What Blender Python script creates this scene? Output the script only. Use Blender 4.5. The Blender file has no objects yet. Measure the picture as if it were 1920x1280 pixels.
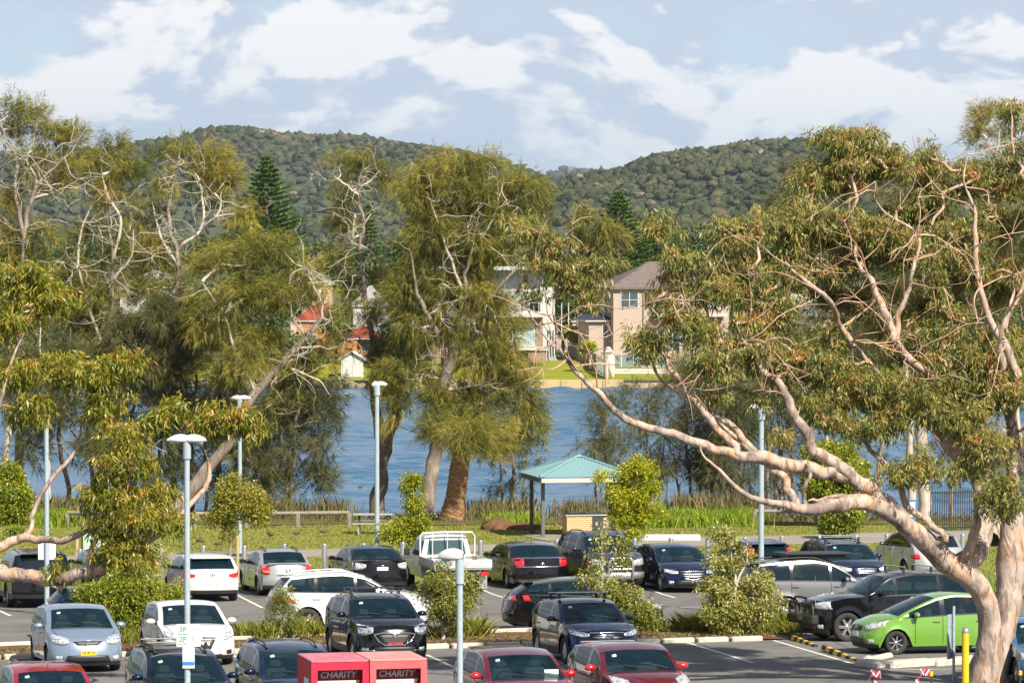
import bpy, math, random
import numpy as np
from mathutils import Vector, Matrix
from mathutils.bvhtree import BVHTree
R = math.radians
S = bpy.context.scene
COL = S.collection
rng = np.random.default_rng(7)
random.seed(7)
# ------------------------------------------------------------------ camera
F = 7500.0                     # focal length in photograph pixels (1920 wide)
CAMZ = 11.1
HOR = 470.0                    # horizon row
PITCH = math.atan((640 - HOR) / F)
cam_d = bpy.data.cameras.new('camera')
cam = bpy.data.objects.new('camera', cam_d)
COL.objects.link(cam)
cam.location = (0, 0, CAMZ)
cam.rotation_euler = (math.pi / 2 - PITCH, 0, 0)
cam_d.sensor_width = 36
cam_d.lens = F / 1920 * 36
cam_d.clip_start = 1.0
cam_d.clip_end = 30000
S.camera = cam
# ------------------------------------------------------------------ view
S.render.engine = 'CYCLES'
S.view_settings.view_transform = 'Standard'
S.view_settings.look = 'None'
S.view_settings.gamma = 1
S.view_settings.exposure = 1.0
S.cycles.use_denoising = True
try:
    S.cycles.denoiser = 'OPENIMAGEDENOISE'
    S.cycles.denoising_input_passes = 'RGB_ALBEDO_NORMAL'
except Exception:
    pass
S.cycles.max_bounces = 6
S.cycles.diffuse_bounces = 2
S.cycles.glossy_bounces = 3
S.cycles.transmission_bounces = 4
S.cycles.transparent_max_bounces = 10
S.cycles.volume_bounces = 0
S.cycles.caustics_reflective = False
S.cycles.caustics_refractive = False
# ------------------------------------------------------------------ sun and sky
SUNDIR = Vector((0.60, -0.92, 0.98)).normalized()
ELEV = math.asin(SUNDIR.z)
AZ = math.atan2(SUNDIR.x, SUNDIR.y)
sd = bpy.data.lights.new('sun', 'SUN')
sd.energy = 5.0
sd.angle = R(0.55)
sd.color = (1.0, 0.92, 0.78)
so = bpy.data.objects.new('sun', sd)
COL.objects.link(so)
so.location = (60, -40, 80)
so.rotation_euler = SUNDIR.to_track_quat('Z', 'Y').to_euler()

W = bpy.data.worlds.new('World')
S.world = W
W.use_nodes = True
nt = W.node_tree
nt.nodes.clear()
def N(t, **k):
    n = nt.nodes.new(t)
    for a, b in k.items():
        setattr(n, a, b)
    return n
def LK(a, b):
    nt.links.new(a, b)
def M_(op, a, b=None, c=None, clamp=False):
    n = N('ShaderNodeMath', operation=op, use_clamp=clamp)
    for i, v in enumerate((a, b, c)):
        if v is None:
            continue
        if isinstance(v, (int, float)):
            n.inputs[i].default_value = v
        else:
            LK(v, n.inputs[i])
    return n.outputs[0]
tc = N('ShaderNodeTexCoord')
sky = N('ShaderNodeTexSky', sky_type='NISHITA')
sky.sun_disc = False
sky.sun_elevation = ELEV
sky.sun_rotation = AZ
sky.air_density = 1.0
sky.dust_density = 0.6
sky.ozone_density = 1.4
sep = N('ShaderNodeSeparateXYZ')
LK(tc.outputs['Generated'], sep.inputs[0])
def cloud_noise(dz, scale, detail, off):
    comb = N('ShaderNodeCombineXYZ')
    LK(sep.outputs[0], comb.inputs[0])
    LK(sep.outputs[1], comb.inputs[1])
    LK(M_('MULTIPLY', M_('ADD', sep.outputs[2], dz), 1.9), comb.inputs[2])
    mp = N('ShaderNodeMapping')
    mp.inputs['Location'].default_value = off
    LK(comb.outputs[0], mp.inputs[0])
    n = N('ShaderNodeTexNoise', noise_dimensions='3D')
    n.inputs['Scale'].default_value = scale
    n.inputs['Detail'].default_value = detail
    n.inputs['Roughness'].default_value = 0.56
    n.inputs['Distortion'].default_value = 0.25
    LK(mp.outputs[0], n.inputs['Vector'])
    return n.outputs['Fac']
OFF = (3.13, 1.7, 0.47)
CS = 22.0
n0 = cloud_noise(0.0, CS, 9, OFF)
n1 = cloud_noise(0.008, CS, 4, OFF)
nbig = cloud_noise(0.0, 6.0, 3, (9.2, 4.4, 2.0))
# cover: how much cloud there is
mr = N('ShaderNodeMapRange', interpolation_type='SMOOTHSTEP')
mr.inputs['From Min'].default_value = 0.33
mr.inputs['From Max'].default_value = 0.47
LK(M_('ADD', n0, M_('MULTIPLY', M_('SUBTRACT', nbig, 0.5), 0.3)), mr.inputs[0])
# light: bright tops, grey bases
lit = M_('ADD', M_('MULTIPLY', M_('SUBTRACT', n0, n1), 8.0), 0.36)
lit = M_('ADD', lit, M_('MULTIPLY', M_('SUBTRACT', n0, 0.5), 1.3))
mr2 = N('ShaderNodeMapRange', interpolation_type='SMOOTHSTEP')
mr2.inputs['From Min'].default_value = 0.0
mr2.inputs['From Max'].default_value = 0.8
LK(lit, mr2.inputs[0])
cr = N('ShaderNodeMix', data_type='RGBA')
cr.inputs[6].default_value = (5.7, 6.5, 7.9, 1)
cr.inputs[7].default_value = (9.9, 9.85, 9.8, 1)
LK(mr2.outputs[0], cr.inputs[0])
# pale horizon air mixed over the clear sky
hz = N('ShaderNodeMapRange', interpolation_type='SMOOTHSTEP')
hz.inputs['From Min'].default_value = 0.0
hz.inputs['From Max'].default_value = 0.28
hz.inputs['To Min'].default_value = 1.0
hz.inputs['To Max'].default_value = 0.0
LK(M_('ABSOLUTE', sep.outputs[2]), hz.inputs[0])
skm = N('ShaderNodeMix', data_type='RGBA')
LK(M_('MULTIPLY', hz.outputs[0], 0.8), skm.inputs[0])
LK(sky.outputs[0], skm.inputs[6])
skm.inputs[7].default_value = (5.6, 7.4, 9.2, 1)
# far clouds fade into the horizon air
hz2 = N('ShaderNodeMapRange', interpolation_type='SMOOTHSTEP')
hz2.inputs['From Min'].default_value = 0.0
hz2.inputs['From Max'].default_value = 0.05
hz2.inputs['To Min'].default_value = 0.35
hz2.inputs['To Max'].default_value = 1.0
LK(sep.outputs[2], hz2.inputs[0])
hi = N('ShaderNodeMapRange', interpolation_type='SMOOTHSTEP')
hi.inputs['From Min'].default_value = 0.12
hi.inputs['From Max'].default_value = 0.5
hi.inputs['To Min'].default_value = 0.92
hi.inputs['To Max'].default_value = 0.3
LK(sep.outputs[2], hi.inputs[0])
cm = N('ShaderNodeMix', data_type='RGBA')
LK(M_('MULTIPLY', M_('MULTIPLY', mr.outputs[0], hz2.outputs[0]), hi.outputs[0]), cm.inputs[0])
LK(skm.outputs[2], cm.inputs[6])
LK(cr.outputs[2], cm.inputs[7])
gd = N('ShaderNodeMix', data_type='RGBA')
lt = N('ShaderNodeMapRange'); lt.inputs['From Min'].default_value = -0.01; lt.inputs['From Max'].default_value = 0.0
lt.inputs['To Min'].default_value = 1.0; lt.inputs['To Max'].default_value = 0.0
LK(sep.outputs[2], lt.inputs[0]); LK(lt.outputs[0], gd.inputs[0]); LK(cm.outputs[2], gd.inputs[6])
gd.inputs[7].default_value = (1.3, 1.25, 1.0, 1)
bg = N('ShaderNodeBackground')
bg.inputs['Strength'].default_value = 0.054
LK(gd.outputs[2], bg.inputs[0])
wo = N('ShaderNodeOutputWorld')
LK(bg.outputs[0], wo.inputs[0])
# ------------------------------------------------------------------ places
GY = [-300, 60, 85, 97, 129, 164, 178, 186, 192]
GZ = [1.5, 1.5, 1.4, 1.04, 0.0, -0.5, -0.8, -1.5, -2.6]
def gz(Y):
    return float(np.interp(Y, GY, GZ))
CA, SA = math.cos(PITCH), math.sin(PITCH)
def ray(px, py):
    x = (px - 960) / F
    u = -(py - 640) / F
    return Vector((x, CA + u * SA, -SA + u * CA))
def P(px, py, D, z=None):
    """the place at distance D seen at photograph pixel px, py"""
    d = ray(px, py)
    k = D / d.y
    return Vector((d.x * k, D, CAMZ + d.z * k))
def G(px, py):
    """the place on the ground seen at px, py"""
    d = ray(px, py)
    lo, hi_ = 30.0, 200.0
    for _ in range(50):
        m = (lo + hi_) / 2
        if CAMZ + d.z * m / d.y > gz(m):
            lo = m
        else:
            hi_ = m
    k = lo / d.y
    return Vector((d.x * k, lo, gz(lo)))
def XY(px, D):
    return Vector(((px - 960) / F * D, D, gz(D)))
ALPHA = R(14.5)
U = Vector((math.cos(ALPHA), math.sin(ALPHA), 0))
V = Vector((-math.sin(ALPHA), math.cos(ALPHA), 0))

# ------------------------------------------------------------------ meshes
def fast_mesh(name, Vx, Fx, mat=None, tint=None, smooth=False, fmat=None, mats=None):
    Vx = np.asarray(Vx, dtype=np.float32)
    Fx = np.asarray(Fx, dtype=np.int32)
    me = bpy.data.meshes.new(name)
    me.vertices.add(len(Vx))
    me.vertices.foreach_set('co', Vx.ravel())
    k = Fx.shape[1]
    me.loops.add(Fx.size)
    me.loops.foreach_set('vertex_index', Fx.ravel())
    me.polygons.add(len(Fx))
    me.polygons.foreach_set('loop_start', np.arange(0, Fx.size, k, dtype=np.int32))
    if smooth:
        me.polygons.foreach_set('use_smooth', np.ones(len(Fx), dtype=bool))
    for m in (mats or ([mat] if mat else [])):
        me.materials.append(m)
    if fmat is not None:
        me.polygons.foreach_set('material_index', np.asarray(fmat, dtype=np.int32))
    me.update(calc_edges=True)
    if tint is not None:
        at = me.attributes.new('tint', 'FLOAT', 'POINT')
        at.data.foreach_set('value', np.asarray(tint, dtype=np.float32))
    me.validate(verbose=False)
    return me
class MB:
    """collects faces, then becomes one mesh object"""
    def __init__(s):
        s.v = []; s.f = []; s.m = []; s.mats = []; s.sm = []
    def mi(s, mat):
        if mat not in s.mats:
            s.mats.append(mat)
        return s.mats.index(mat)
    def add(s, vs, fs, mat, smooth=False):
        o = len(s.v)
        s.v.extend([tuple(v) for v in vs])
        k = s.mi(mat)
        for f in fs:
            s.f.append([i + o for i in f]); s.m.append(k); s.sm.append(smooth)
        return s
    def box(s, c, d, mat, rz=0, bev=0, M=None):
        x, y, z = d[0] / 2, d[1] / 2, d[2] / 2
        if bev:
            b = min(bev, x * .9, y * .9, z * .9)
            vs = []
            for sx in (-1, 1):
                for sy in (-1, 1):
                    for sz in (-1, 1):
                        vs += [(sx * (x - b), sy * (y - b), sz * z), (sx * (x - b), sy * y, sz * (z - b)), (sx * x, sy * (y - b), sz * (z - b))]
            def ix(a, b_, c_, k):
                return ((a > 0) * 4 + (b_ > 0) * 2 + (c_ > 0)) * 3 + k
            fs = []
            for sz in (-1, 1):
                fs.append([ix(-1, -1, sz, 0), ix(1, -1, sz, 0), ix(1, 1, sz, 0), ix(-1, 1, sz, 0)][::sz])
            for sy in (-1, 1):
                fs.append([ix(-1, sy, -1, 1), ix(1, sy, -1, 1), ix(1, sy, 1, 1), ix(-1, sy, 1, 1)][::-sy])
            for sx in (-1, 1):
                fs.append([ix(sx, -1, -1, 2), ix(sx, 1, -1, 2), ix(sx, 1, 1, 2), ix(sx, -1, 1, 2)][::sx])
            for a in (-1, 1):
                for b_ in (-1, 1):
                    fs.append([ix(-1, a, b_, 0), ix(1, a, b_, 0), ix(1, a, b_, 1), ix(-1, a, b_, 1)][::(a * b_)])
                    fs.append([ix(a, -1, b_, 0), ix(a, 1, b_, 0), ix(a, 1, b_, 2), ix(a, -1, b_, 2)][::(-a * b_)])
                    fs.append([ix(a, b_, -1, 1), ix(a, b_, 1, 1), ix(a, b_, 1, 2), ix(a, b_, -1, 2)][::(-a * b_)])
            for sx in (-1, 1):
                for sy in (-1, 1):
                    for sz in (-1, 1):
                        fs.append([ix(sx, sy, sz, 0), ix(sx, sy, sz, 1), ix(sx, sy, sz, 2)][::(-sx * sy * sz)])
        else:
            vs = [(sx * x, sy * y, sz * z) for sx in (-1, 1) for sy in (-1, 1) for sz in (-1, 1)]
            fs = [(0, 1, 3, 2), (4, 6, 7, 5), (0, 4, 5, 1), (2, 3, 7, 6), (0, 2, 6, 4), (1, 5, 7, 3)]
        if M is None:
            M = Matrix.Translation(Vector(c)) @ Matrix.Rotation(rz, 4, 'Z')
        return s.add([M @ Vector(v) for v in vs], fs, mat)
    def cyl(s, a, b, r0, r1, mat, n=10, caps=True, smooth=True):
        a, b = Vector(a), Vector(b)
        d = (b - a).normalized()
        t = d.orthogonal().normalized()
        q = d.cross(t)
        vs = []
        for p, r in ((a, r0), (b, r1)):
            for i in range(n):
                w = 2 * math.pi * i / n
                vs.append(p + (t * math.cos(w) + q * math.sin(w)) * r)
        fs = [(i, (i + 1) % n, n + (i + 1) % n, n + i) for i in range(n)]
        s.add(vs, fs, mat, smooth)
        if caps:
            s.add(vs, [tuple(range(n))[::-1], tuple(range(n, 2 * n))], mat)
        return s
    def lathe(s, c, prof, mat, n=16, axis='Z', M=None):
        vs = []
        for r, h in prof:
            for i in range(n):
                w = 2 * math.pi * i / n
                vs.append(Vector((r * math.cos(w), r * math.sin(w), h)))
        if axis == 'Y':
            vs = [Vector((v.x, v.z, v.y)) for v in vs]
        if M is not None:
            vs = [M @ v for v in vs]
        vs = [v + Vector(c) for v in vs]
        fs = []
        for j in range(len(prof) - 1):
            for i in range(n):
                fs.append((j * n + i, j * n + (i + 1) % n, (j + 1) * n + (i + 1) % n, (j + 1) * n + i))
        return s.add(vs, fs, mat, True)
    def tube(s, pts, rad, mat, n=6):
        vs, fs = tube_np(np.array([list(p) for p in pts]), np.array(rad, dtype=float), n)
        return s.add(vs, fs.tolist(), mat, True)
    def prism(s, poly, z0, z1, mat):
        n = len(poly)
        vs = [(p[0], p[1], z0) for p in poly] + [(p[0], p[1], z1) for p in poly]
        fs = [tuple(range(n))[::-1], tuple(range(n, 2 * n))] + [(i, (i + 1) % n, n + (i + 1) % n, n + i) for i in range(n)]
        return s.add(vs, fs, mat)
    def mesh(s, name):
        me = bpy.data.meshes.new(name)
        me.from_pydata(s.v, [], s.f)
        for m in s.mats:
            me.materials.append(m)
        me.polygons.foreach_set('material_index', s.m)
        me.polygons.foreach_set('use_smooth', s.sm)
        me.update()
        return me
    def build(s, name, parent=None, **k):
        return link(name, s.mesh(name), parent, **k)
def tube_np(P_, rad, n=6):
    """tapered tube through the points"""
    m = len(P_)
    T = np.gradient(P_, axis=0)
    T /= np.linalg.norm(T, axis=1)[:, None] + 1e-9
    ref = np.array([0.31, 0.87, 0.13]) if abs(T[0][1]) < 0.8 else np.array([0.9, 0.1, 0.3])
    A = np.cross(T, ref); A /= np.linalg.norm(A, axis=1)[:, None] + 1e-9
    B = np.cross(T, A)
    w = np.arange(n) * 2 * np.pi / n
    ring = A[:, None, :] * np.cos(w)[None, :, None] + B[:, None, :] * np.sin(w)[None, :, None]
    Vv = (P_[:, None, :] + ring * rad[:, None, None]).reshape(-1, 3)
    i = np.arange(m - 1)[:, None] * n
    j = np.arange(n)[None, :]
    Ff = np.stack([i + j, i + (j + 1) % n, i + n + (j + 1) % n, i + n + j], -1).reshape(-1, 4)
    return Vv, Ff
def link(name, me, parent=None, label=None, cat=None, group=None, kind=None, M=None):
    o = bpy.data.objects.new(name, me)
    COL.objects.link(o)
    if parent is not None:
        o.parent = parent
    if M is not None:
        o.matrix_local = M
    tag(o, label, cat, group, kind)
    return o
def tag(o, label=None, cat=None, group=None, kind=None):
    if label: o['label'] = label
    if cat: o['category'] = cat
    if group: o['group'] = group
    if kind: o['kind'] = kind
    return o
def empty(name, loc, label, cat, group=None, rz=0):
    o = bpy.data.objects.new(name, None)
    COL.objects.link(o)
    o.location = loc
    o.rotation_euler = (0, 0, rz)
    o.empty_display_size = 0.3
    return tag(o, label, cat, group)
def kids(o, L):
    return [c for c in L if c.parent == o]
def copy_tree(o, parent=None):
    c = o.copy(); COL.objects.link(c)
    if parent is not None:
        c.parent = parent
    for ch in [x for x in o.children if x is not c]:
        copy_tree(ch, c)
    return c
def text_mesh(txt, size, depth=0.004, bold=False, shear=0.0, mat=None, align='CENTER'):
    cu = bpy.data.curves.new('lettering', 'FONT')
    cu.body = txt
    cu.size = size
    cu.align_x = align
    cu.align_y = 'CENTER'
    cu.extrude = depth
    cu.shear = shear
    cu.resolution_u = 3
    if bold:
        cu.offset = size * 0.018
    ob = bpy.data.objects.new('lettering_curve', cu)
    COL.objects.link(ob)
    dg = bpy.context.evaluated_depsgraph_get()
    dg.update()
    me = bpy.data.meshes.new_from_object(ob.evaluated_get(dg))
    me.name = 'lettering'
    bpy.data.objects.remove(ob)
    me.materials.clear()
    me.materials.append(mat)
    return me
def catmull(pts, k=5):
    """smooth curve through the rows of pts (any width)"""
    p = np.asarray(pts, dtype=float)
    if len(p) < 3:
        t = np.linspace(0, 1, k + 1)[:, None]
        return p[0] * (1 - t) + p[-1] * t
    q = np.vstack([2 * p[0] - p[1], p, 2 * p[-1] - p[-2]])
    out = []
    for i in range(1, len(q) - 2):
        a, b, c, d = q[i - 1], q[i], q[i + 1], q[i + 2]
        for t in np.linspace(0, 1, k, endpoint=False):
            out.append(0.5 * ((2 * b) + (-a + c) * t + (2 * a - 5 * b + 4 * c - d) * t ** 2 + (-a + 3 * b - 3 * c + d) * t ** 3))
    out.append(p[-1])
    return np.array(out)

# ------------------------------------------------------------------ materials
def new_mat(name):
    m = bpy.data.materials.new(name)
    m.use_nodes = True
    t = m.node_tree
    b = t.nodes['Principled BSDF']
    return m, t, b
def sock(b, *names):
    for n in names:
        if n in b.inputs:
            return b.inputs[n]
def flat(name, col, rough=0.6, metal=0.0, coat=0.0, spec=None, noise=0.0, nscale=6.0, bump=0.0, bscale=30.0):
    m, t, b = new_mat(name)
    b.inputs['Base Color'].default_value = (*col, 1)
    b.inputs['Roughness'].default_value = rough
    b.inputs['Metallic'].default_value = metal
    if coat:
        sock(b, 'Coat Weight', 'Clearcoat').default_value = coat
        sock(b, 'Coat Roughness', 'Clearcoat Roughness').default_value = 0.04
    if spec is not None:
        sock(b, 'Specular IOR Level', 'Specular').default_value = spec
    if noise:
        tcn = t.nodes.new('ShaderNodeTexCoord')
        n = t.nodes.new('ShaderNodeTexNoise')
        n.inputs['Scale'].default_value = nscale
        n.inputs['Detail'].default_value = 6
        t.links.new(tcn.outputs['Object'], n.inputs['Vector'])
        r = t.nodes.new('ShaderNodeMapRange')
        r.inputs['From Min'].default_value = 0.3
        r.inputs['From Max'].default_value = 0.7
        r.inputs['To Min'].default_value = 1 - noise
        r.inputs['To Max'].default_value = 1 + noise
        t.links.new(n.outputs['Fac'], r.inputs[0])
        mx = t.nodes.new('ShaderNodeVectorMath'); mx.operation = 'SCALE'
        mx.inputs[0].default_value = col
        t.links.new(r.outputs[0], mx.inputs['Scale'])
        t.links.new(mx.outputs[0], b.inputs['Base Color'])
    if bump:
        tcn = t.nodes.new('ShaderNodeTexCoord')
        n = t.nodes.new('ShaderNodeTexNoise')
        n.inputs['Scale'].default_value = bscale
        n.inputs['Detail'].default_value = 4
        t.links.new(tcn.outputs['Object'], n.inputs['Vector'])
        bp = t.nodes.new('ShaderNodeBump')
        bp.inputs['Strength'].default_value = bump
        bp.inputs['Distance'].default_value = 0.02
        t.links.new(n.outputs['Fac'], bp.inputs['Height'])
        t.links.new(bp.outputs[0], b.inputs['Normal'])
    return m
def ramp_mat(name, stops, scale=1.0, detail=8, rough=0.9, bump=0.0, bdist=0.05, coord='Object', stretch=(1, 1, 1), scale2=None, mix2=0.5, spec=0.3, rough_n=0.55):
    """colour from noise through a ramp, optionally broken by a second finer noise"""
    m, t, b = new_mat(name)
    b.inputs['Roughness'].default_value = rough
    sock(b, 'Specular IOR Level', 'Specular').default_value = spec
    tcn = t.nodes.new('ShaderNodeTexCoord')
    mp = t.nodes.new('ShaderNodeMapping')
    mp.inputs['Scale'].default_value = stretch
    t.links.new(tcn.outputs[coord], mp.inputs[0])
    n = t.nodes.new('ShaderNodeTexNoise')
    n.inputs['Scale'].default_value = scale
    n.inputs['Detail'].default_value = detail
    n.inputs['Roughness'].default_value = rough_n
    t.links.new(mp.outputs[0], n.inputs['Vector'])
    fac = n.outputs['Fac']
    if scale2:
        n2 = t.nodes.new('ShaderNodeTexNoise')
        n2.inputs['Scale'].default_value = scale2
        n2.inputs['Detail'].default_value = 5
        t.links.new(mp.outputs[0], n2.inputs['Vector'])
        a = t.nodes.new('ShaderNodeMix'); a.data_type = 'FLOAT'
        a.inputs[0].default_value = mix2
        t.links.new(fac, a.inputs[2]); t.links.new(n2.outputs['Fac'], a.inputs[3])
        fac = a.outputs[0]
    r = t.nodes.new('ShaderNodeValToRGB')
    e = r.color_ramp.elements
    while len(e) > 1:
        e.remove(e[-1])
    e[0].position = stops[0][0]; e[0].color = (*stops[0][1], 1)
    for p_, c_ in stops[1:]:
        x = e.new(p_); x.color = (*c_, 1)
    t.links.new(fac, r.inputs[0])
    t.links.new(r.outputs[0], b.inputs['Base Color'])
    if bump:
        bp = t.nodes.new('ShaderNodeBump')
        bp.inputs['Strength'].default_value = bump
        bp.inputs['Distance'].default_value = bdist
        t.links.new(fac, bp.inputs['Height'])
        t.links.new(bp.outputs[0], b.inputs['Normal'])
    return m
def leaf_mat(name, stops, trans=0.35, rough=0.5, spec=0.4):
    """leaf colour by the leaf's own tint attribute; light passes through"""
    m, t, b = new_mat(name)
    at = t.nodes.new('ShaderNodeAttribute'); at.attribute_name = 'tint'
    r = t.nodes.new('ShaderNodeValToRGB')
    e = r.color_ramp.elements
    while len(e) > 1:
        e.remove(e[-1])
    e[0].position = stops[0][0]; e[0].color = (*stops[0][1], 1)
    for p_, c_ in stops[1:]:
        x = e.new(p_); x.color = (*c_, 1)
    t.links.new(at.outputs['Fac'], r.inputs[0])
    t.links.new(r.outputs[0], b.inputs['Base Color'])
    b.inputs['Roughness'].default_value = rough
    sock(b, 'Specular IOR Level', 'Specular').default_value = spec
    tr = t.nodes.new('ShaderNodeBsdfTranslucent')
    hs = t.nodes.new('ShaderNodeHueSaturation')
    hs.inputs['Value'].default_value = 1.25
    hs.inputs['Saturation'].default_value = 1.15
    t.links.new(r.outputs[0], hs.inputs['Color'])
    t.links.new(hs.outputs[0], tr.inputs[0])
    ms = t.nodes.new('ShaderNodeMixShader')
    ms.inputs[0].default_value = trans
    t.links.new(b.outputs[0], ms.inputs[1]); t.links.new(tr.outputs[0], ms.inputs[2])
    t.links.new(ms.outputs[0], t.nodes['Material Output'].inputs[0])
    return m
# ================================================================== LAND
m_asph = ramp_mat('asphalt', [(0.32, (0.07, 0.068, 0.064)), (0.42, (0.112, 0.107, 0.10)), (0.55, (0.14, 0.134, 0.124)), (0.68, (0.175, 0.168, 0.155))], scale=0.30, scale2=9, mix2=0.4, rough=0.9, bump=0.25, bdist=0.01)
_t = m_asph.node_tree; _b = _t.nodes['Principled BSDF']
_src = _b.inputs['Base Color'].links[0].from_socket
_tc = _t.nodes.new('ShaderNodeTexCoord'); _n = _t.nodes.new('ShaderNodeTexNoise'); _n.inputs['Scale'].default_value = 1.1; _n.inputs['Detail'].default_value = 3
_v = _t.nodes.new('ShaderNodeTexVoronoi'); _v.feature = 'DISTANCE_TO_EDGE'; _v.inputs['Scale'].default_value = .16
_t.links.new(_tc.outputs['Object'], _n.inputs['Vector']); _t.links.new(_tc.outputs['Object'], _v.inputs['Vector'])
_r = _t.nodes.new('ShaderNodeMapRange'); _r.inputs['From Min'].default_value = .62; _r.inputs['From Max'].default_value = .72; _r.inputs['To Min'].default_value = 1.0; _r.inputs['To Max'].default_value = .55
_t.links.new(_n.outputs['Fac'], _r.inputs[0])
_r2 = _t.nodes.new('ShaderNodeMapRange'); _r2.inputs['From Min'].default_value = .002; _r2.inputs['From Max'].default_value = .012; _r2.inputs['To Min'].default_value = .6; _r2.inputs['To Max'].default_value = 1.0
_t.links.new(_v.outputs['Distance'], _r2.inputs[0])
_m = _t.nodes.new('ShaderNodeMath'); _m.operation = 'MULTIPLY'; _t.links.new(_r.outputs[0], _m.inputs[0]); _t.links.new(_r2.outputs[0], _m.inputs[1])
_s = _t.nodes.new('ShaderNodeVectorMath'); _s.operation = 'SCALE'; _t.links.new(_src, _s.inputs[0]); _t.links.new(_m.outputs[0], _s.inputs['Scale']); _t.links.new(_s.outputs[0], _b.inputs['Base Color'])
m_path = ramp_mat('path_concrete', [(0.3, (0.19, 0.168, 0.142)), (0.7, (0.27, 0.245, 0.21))], scale=0.6, scale2=10, rough=0.95)
m_grass = ramp_mat('grass_turf', [(0.34, (0.17, 0.12, 0.05)), (0.43, (0.18, 0.17, 0.035)), (0.53, (0.125, 0.165, 0.02)), (0.62, (0.25, 0.21, 0.065))], scale=0.7, scale2=9, mix2=0.5, rough=1.0, bump=0.9, bdist=0.05, spec=0.1, rough_n=0.7)
m_lawn = ramp_mat('lawn_turf', [(0.3, (0.14, 0.155, 0.016)), (0.5, (0.19, 0.20, 0.02)), (0.7, (0.26, 0.24, 0.04))], scale=0.4, scale2=5, rough=1.0, bump=0.6, bdist=0.06, spec=0.1)
m_soil = ramp_mat('leaf_litter', [(0.3, (0.05, 0.028, 0.016)), (0.5, (0.13, 0.07, 0.035)), (0.7, (0.22, 0.13, 0.07))], scale=6, scale2=40, rough=1.0, bump=1.0, bdist=0.05, spec=0.1)
m_mud = ramp_mat('shore_ground', [(0.3, (0.05, 0.045, 0.02)), (0.5, (0.10, 0.09, 0.035)), (0.7, (0.16, 0.13, 0.06))], scale=1.2, scale2=14, rough=1.0, bump=0.8, bdist=0.08, spec=0.1)
m_line = flat('road_paint', (0.56, 0.55, 0.52), 0.7, noise=0.2, nscale=9)
m_kerb = ramp_mat('kerb_concrete', [(0.3, (0.28, 0.25, 0.20)), (0.5, (0.44, 0.41, 0.35)), (0.75, (0.54, 0.50, 0.43))], scale=3, scale2=22, rough=0.95, bump=0.3, bdist=0.01)

def sheet(name, mat, ynear, yfar, x0, x1, dz, nx=60, dy=0.6, kind='structure'):
    """ground-hugging strip between two lines given as functions of x"""
    xs = np.linspace(x0, x1, nx + 1)
    ny = max(2, int((yfar(0) - ynear(0)) / dy) + 1)
    Vx = []
    for i, x in enumerate(xs):
        for y in np.linspace(ynear(x), yfar(x), ny + 1):
            Vx.append((x, y, gz(y) + dz))
    a = np.arange(nx)[:, None] * (ny + 1) + np.arange(ny)[None, :]
    Fx = np.stack([a, a + ny + 1, a + ny + 2, a + 1], -1).reshape(-1, 4)
    return link(name, fast_mesh(name, Vx, Fx, mat), kind=kind)
# the near land, down to the water's edge
bp0 = G(458, 1102)                       # a bollard's foot: the far edge of the lot runs through here
TA = math.tan(ALPHA)
def lot_edge(x): return bp0.y - 0.35 + (x - bp0.x) * 0.20
sheet('ground', m_grass, lambda x: 100, lambda x: 181 + 1.2 * math.sin(x * 0.5) + 0.6 * math.sin(x * 1.7), -160, 160, 0, nx=110, dy=1.6)
sheet('ground', m_grass, lambda x: -260, lambda x: 100, -260, 260, 0, nx=20, dy=12)
xs_ = np.linspace(-70, 70, 141)
sheet('shore_bank', m_mud, lambda x: 171.5 + 0.8 * math.sin(x * 0.8 + 1), lambda x: 191.9, -70, 70, 0.03, nx=140, dy=1.0)
sheet('parking_lot', m_asph, lambda x: 60, lot_edge, -70, 70, 0.012, nx=40, dy=1.0)
sheet('parking_lot', m_asph, lambda x: -90, lambda x: 60, -70, 70, 0.012, nx=10, dy=15)
def px_line(pts):
    w = [G(*p) for p in pts]
    w.sort(key=lambda v: v.x)
    X = [v.x for v in w]; Y = [v.y for v in w]
    def f(x):
        if x <= X[0]: return Y[0] + (x - X[0]) * (Y[1] - Y[0]) / (X[1] - X[0])
        if x >= X[-1]: return Y[-1] + (x - X[-1]) * (Y[-1] - Y[-2]) / (X[-1] - X[-2])
        return float(np.interp(x, X, Y))
    return f
path_n = px_line([(0, 1062), (300, 1050), (700, 1041), (1000, 1030), (1400, 1021), (1650, 1018), (1920, 1012)])
path_f = px_line([(0, 1047), (300, 1036), (700, 1027), (1000, 1018), (1300, 1007), (1500, 1003), (1920, 990)])
sheet('footpath', m_path, path_n, path_f, -60, 60, 0.010, nx=120, dy=0.8)
# paved floor under the shelter
def pad(name, mat, px_pts, h, **k):
    q = [G(*p) for p in px_pts]
    b = MB()
    n = len(q)
    b.add([(v.x, v.y, v.z - 0.3) for v in q] + [(v.x, v.y, v.z + h) for v in q], [tuple(range(n, 2 * n))] + [(i, (i + 1) % n, n + (i + 1) % n, n + i) for i in range(n)], mat)
    return b.build(name, **k)
pad('shelter_floor', m_path, [(975, 1003), (1140, 1000), (1165, 1011), (1040, 1016), (1010, 1012)], 0.03, kind='structure')

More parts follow.
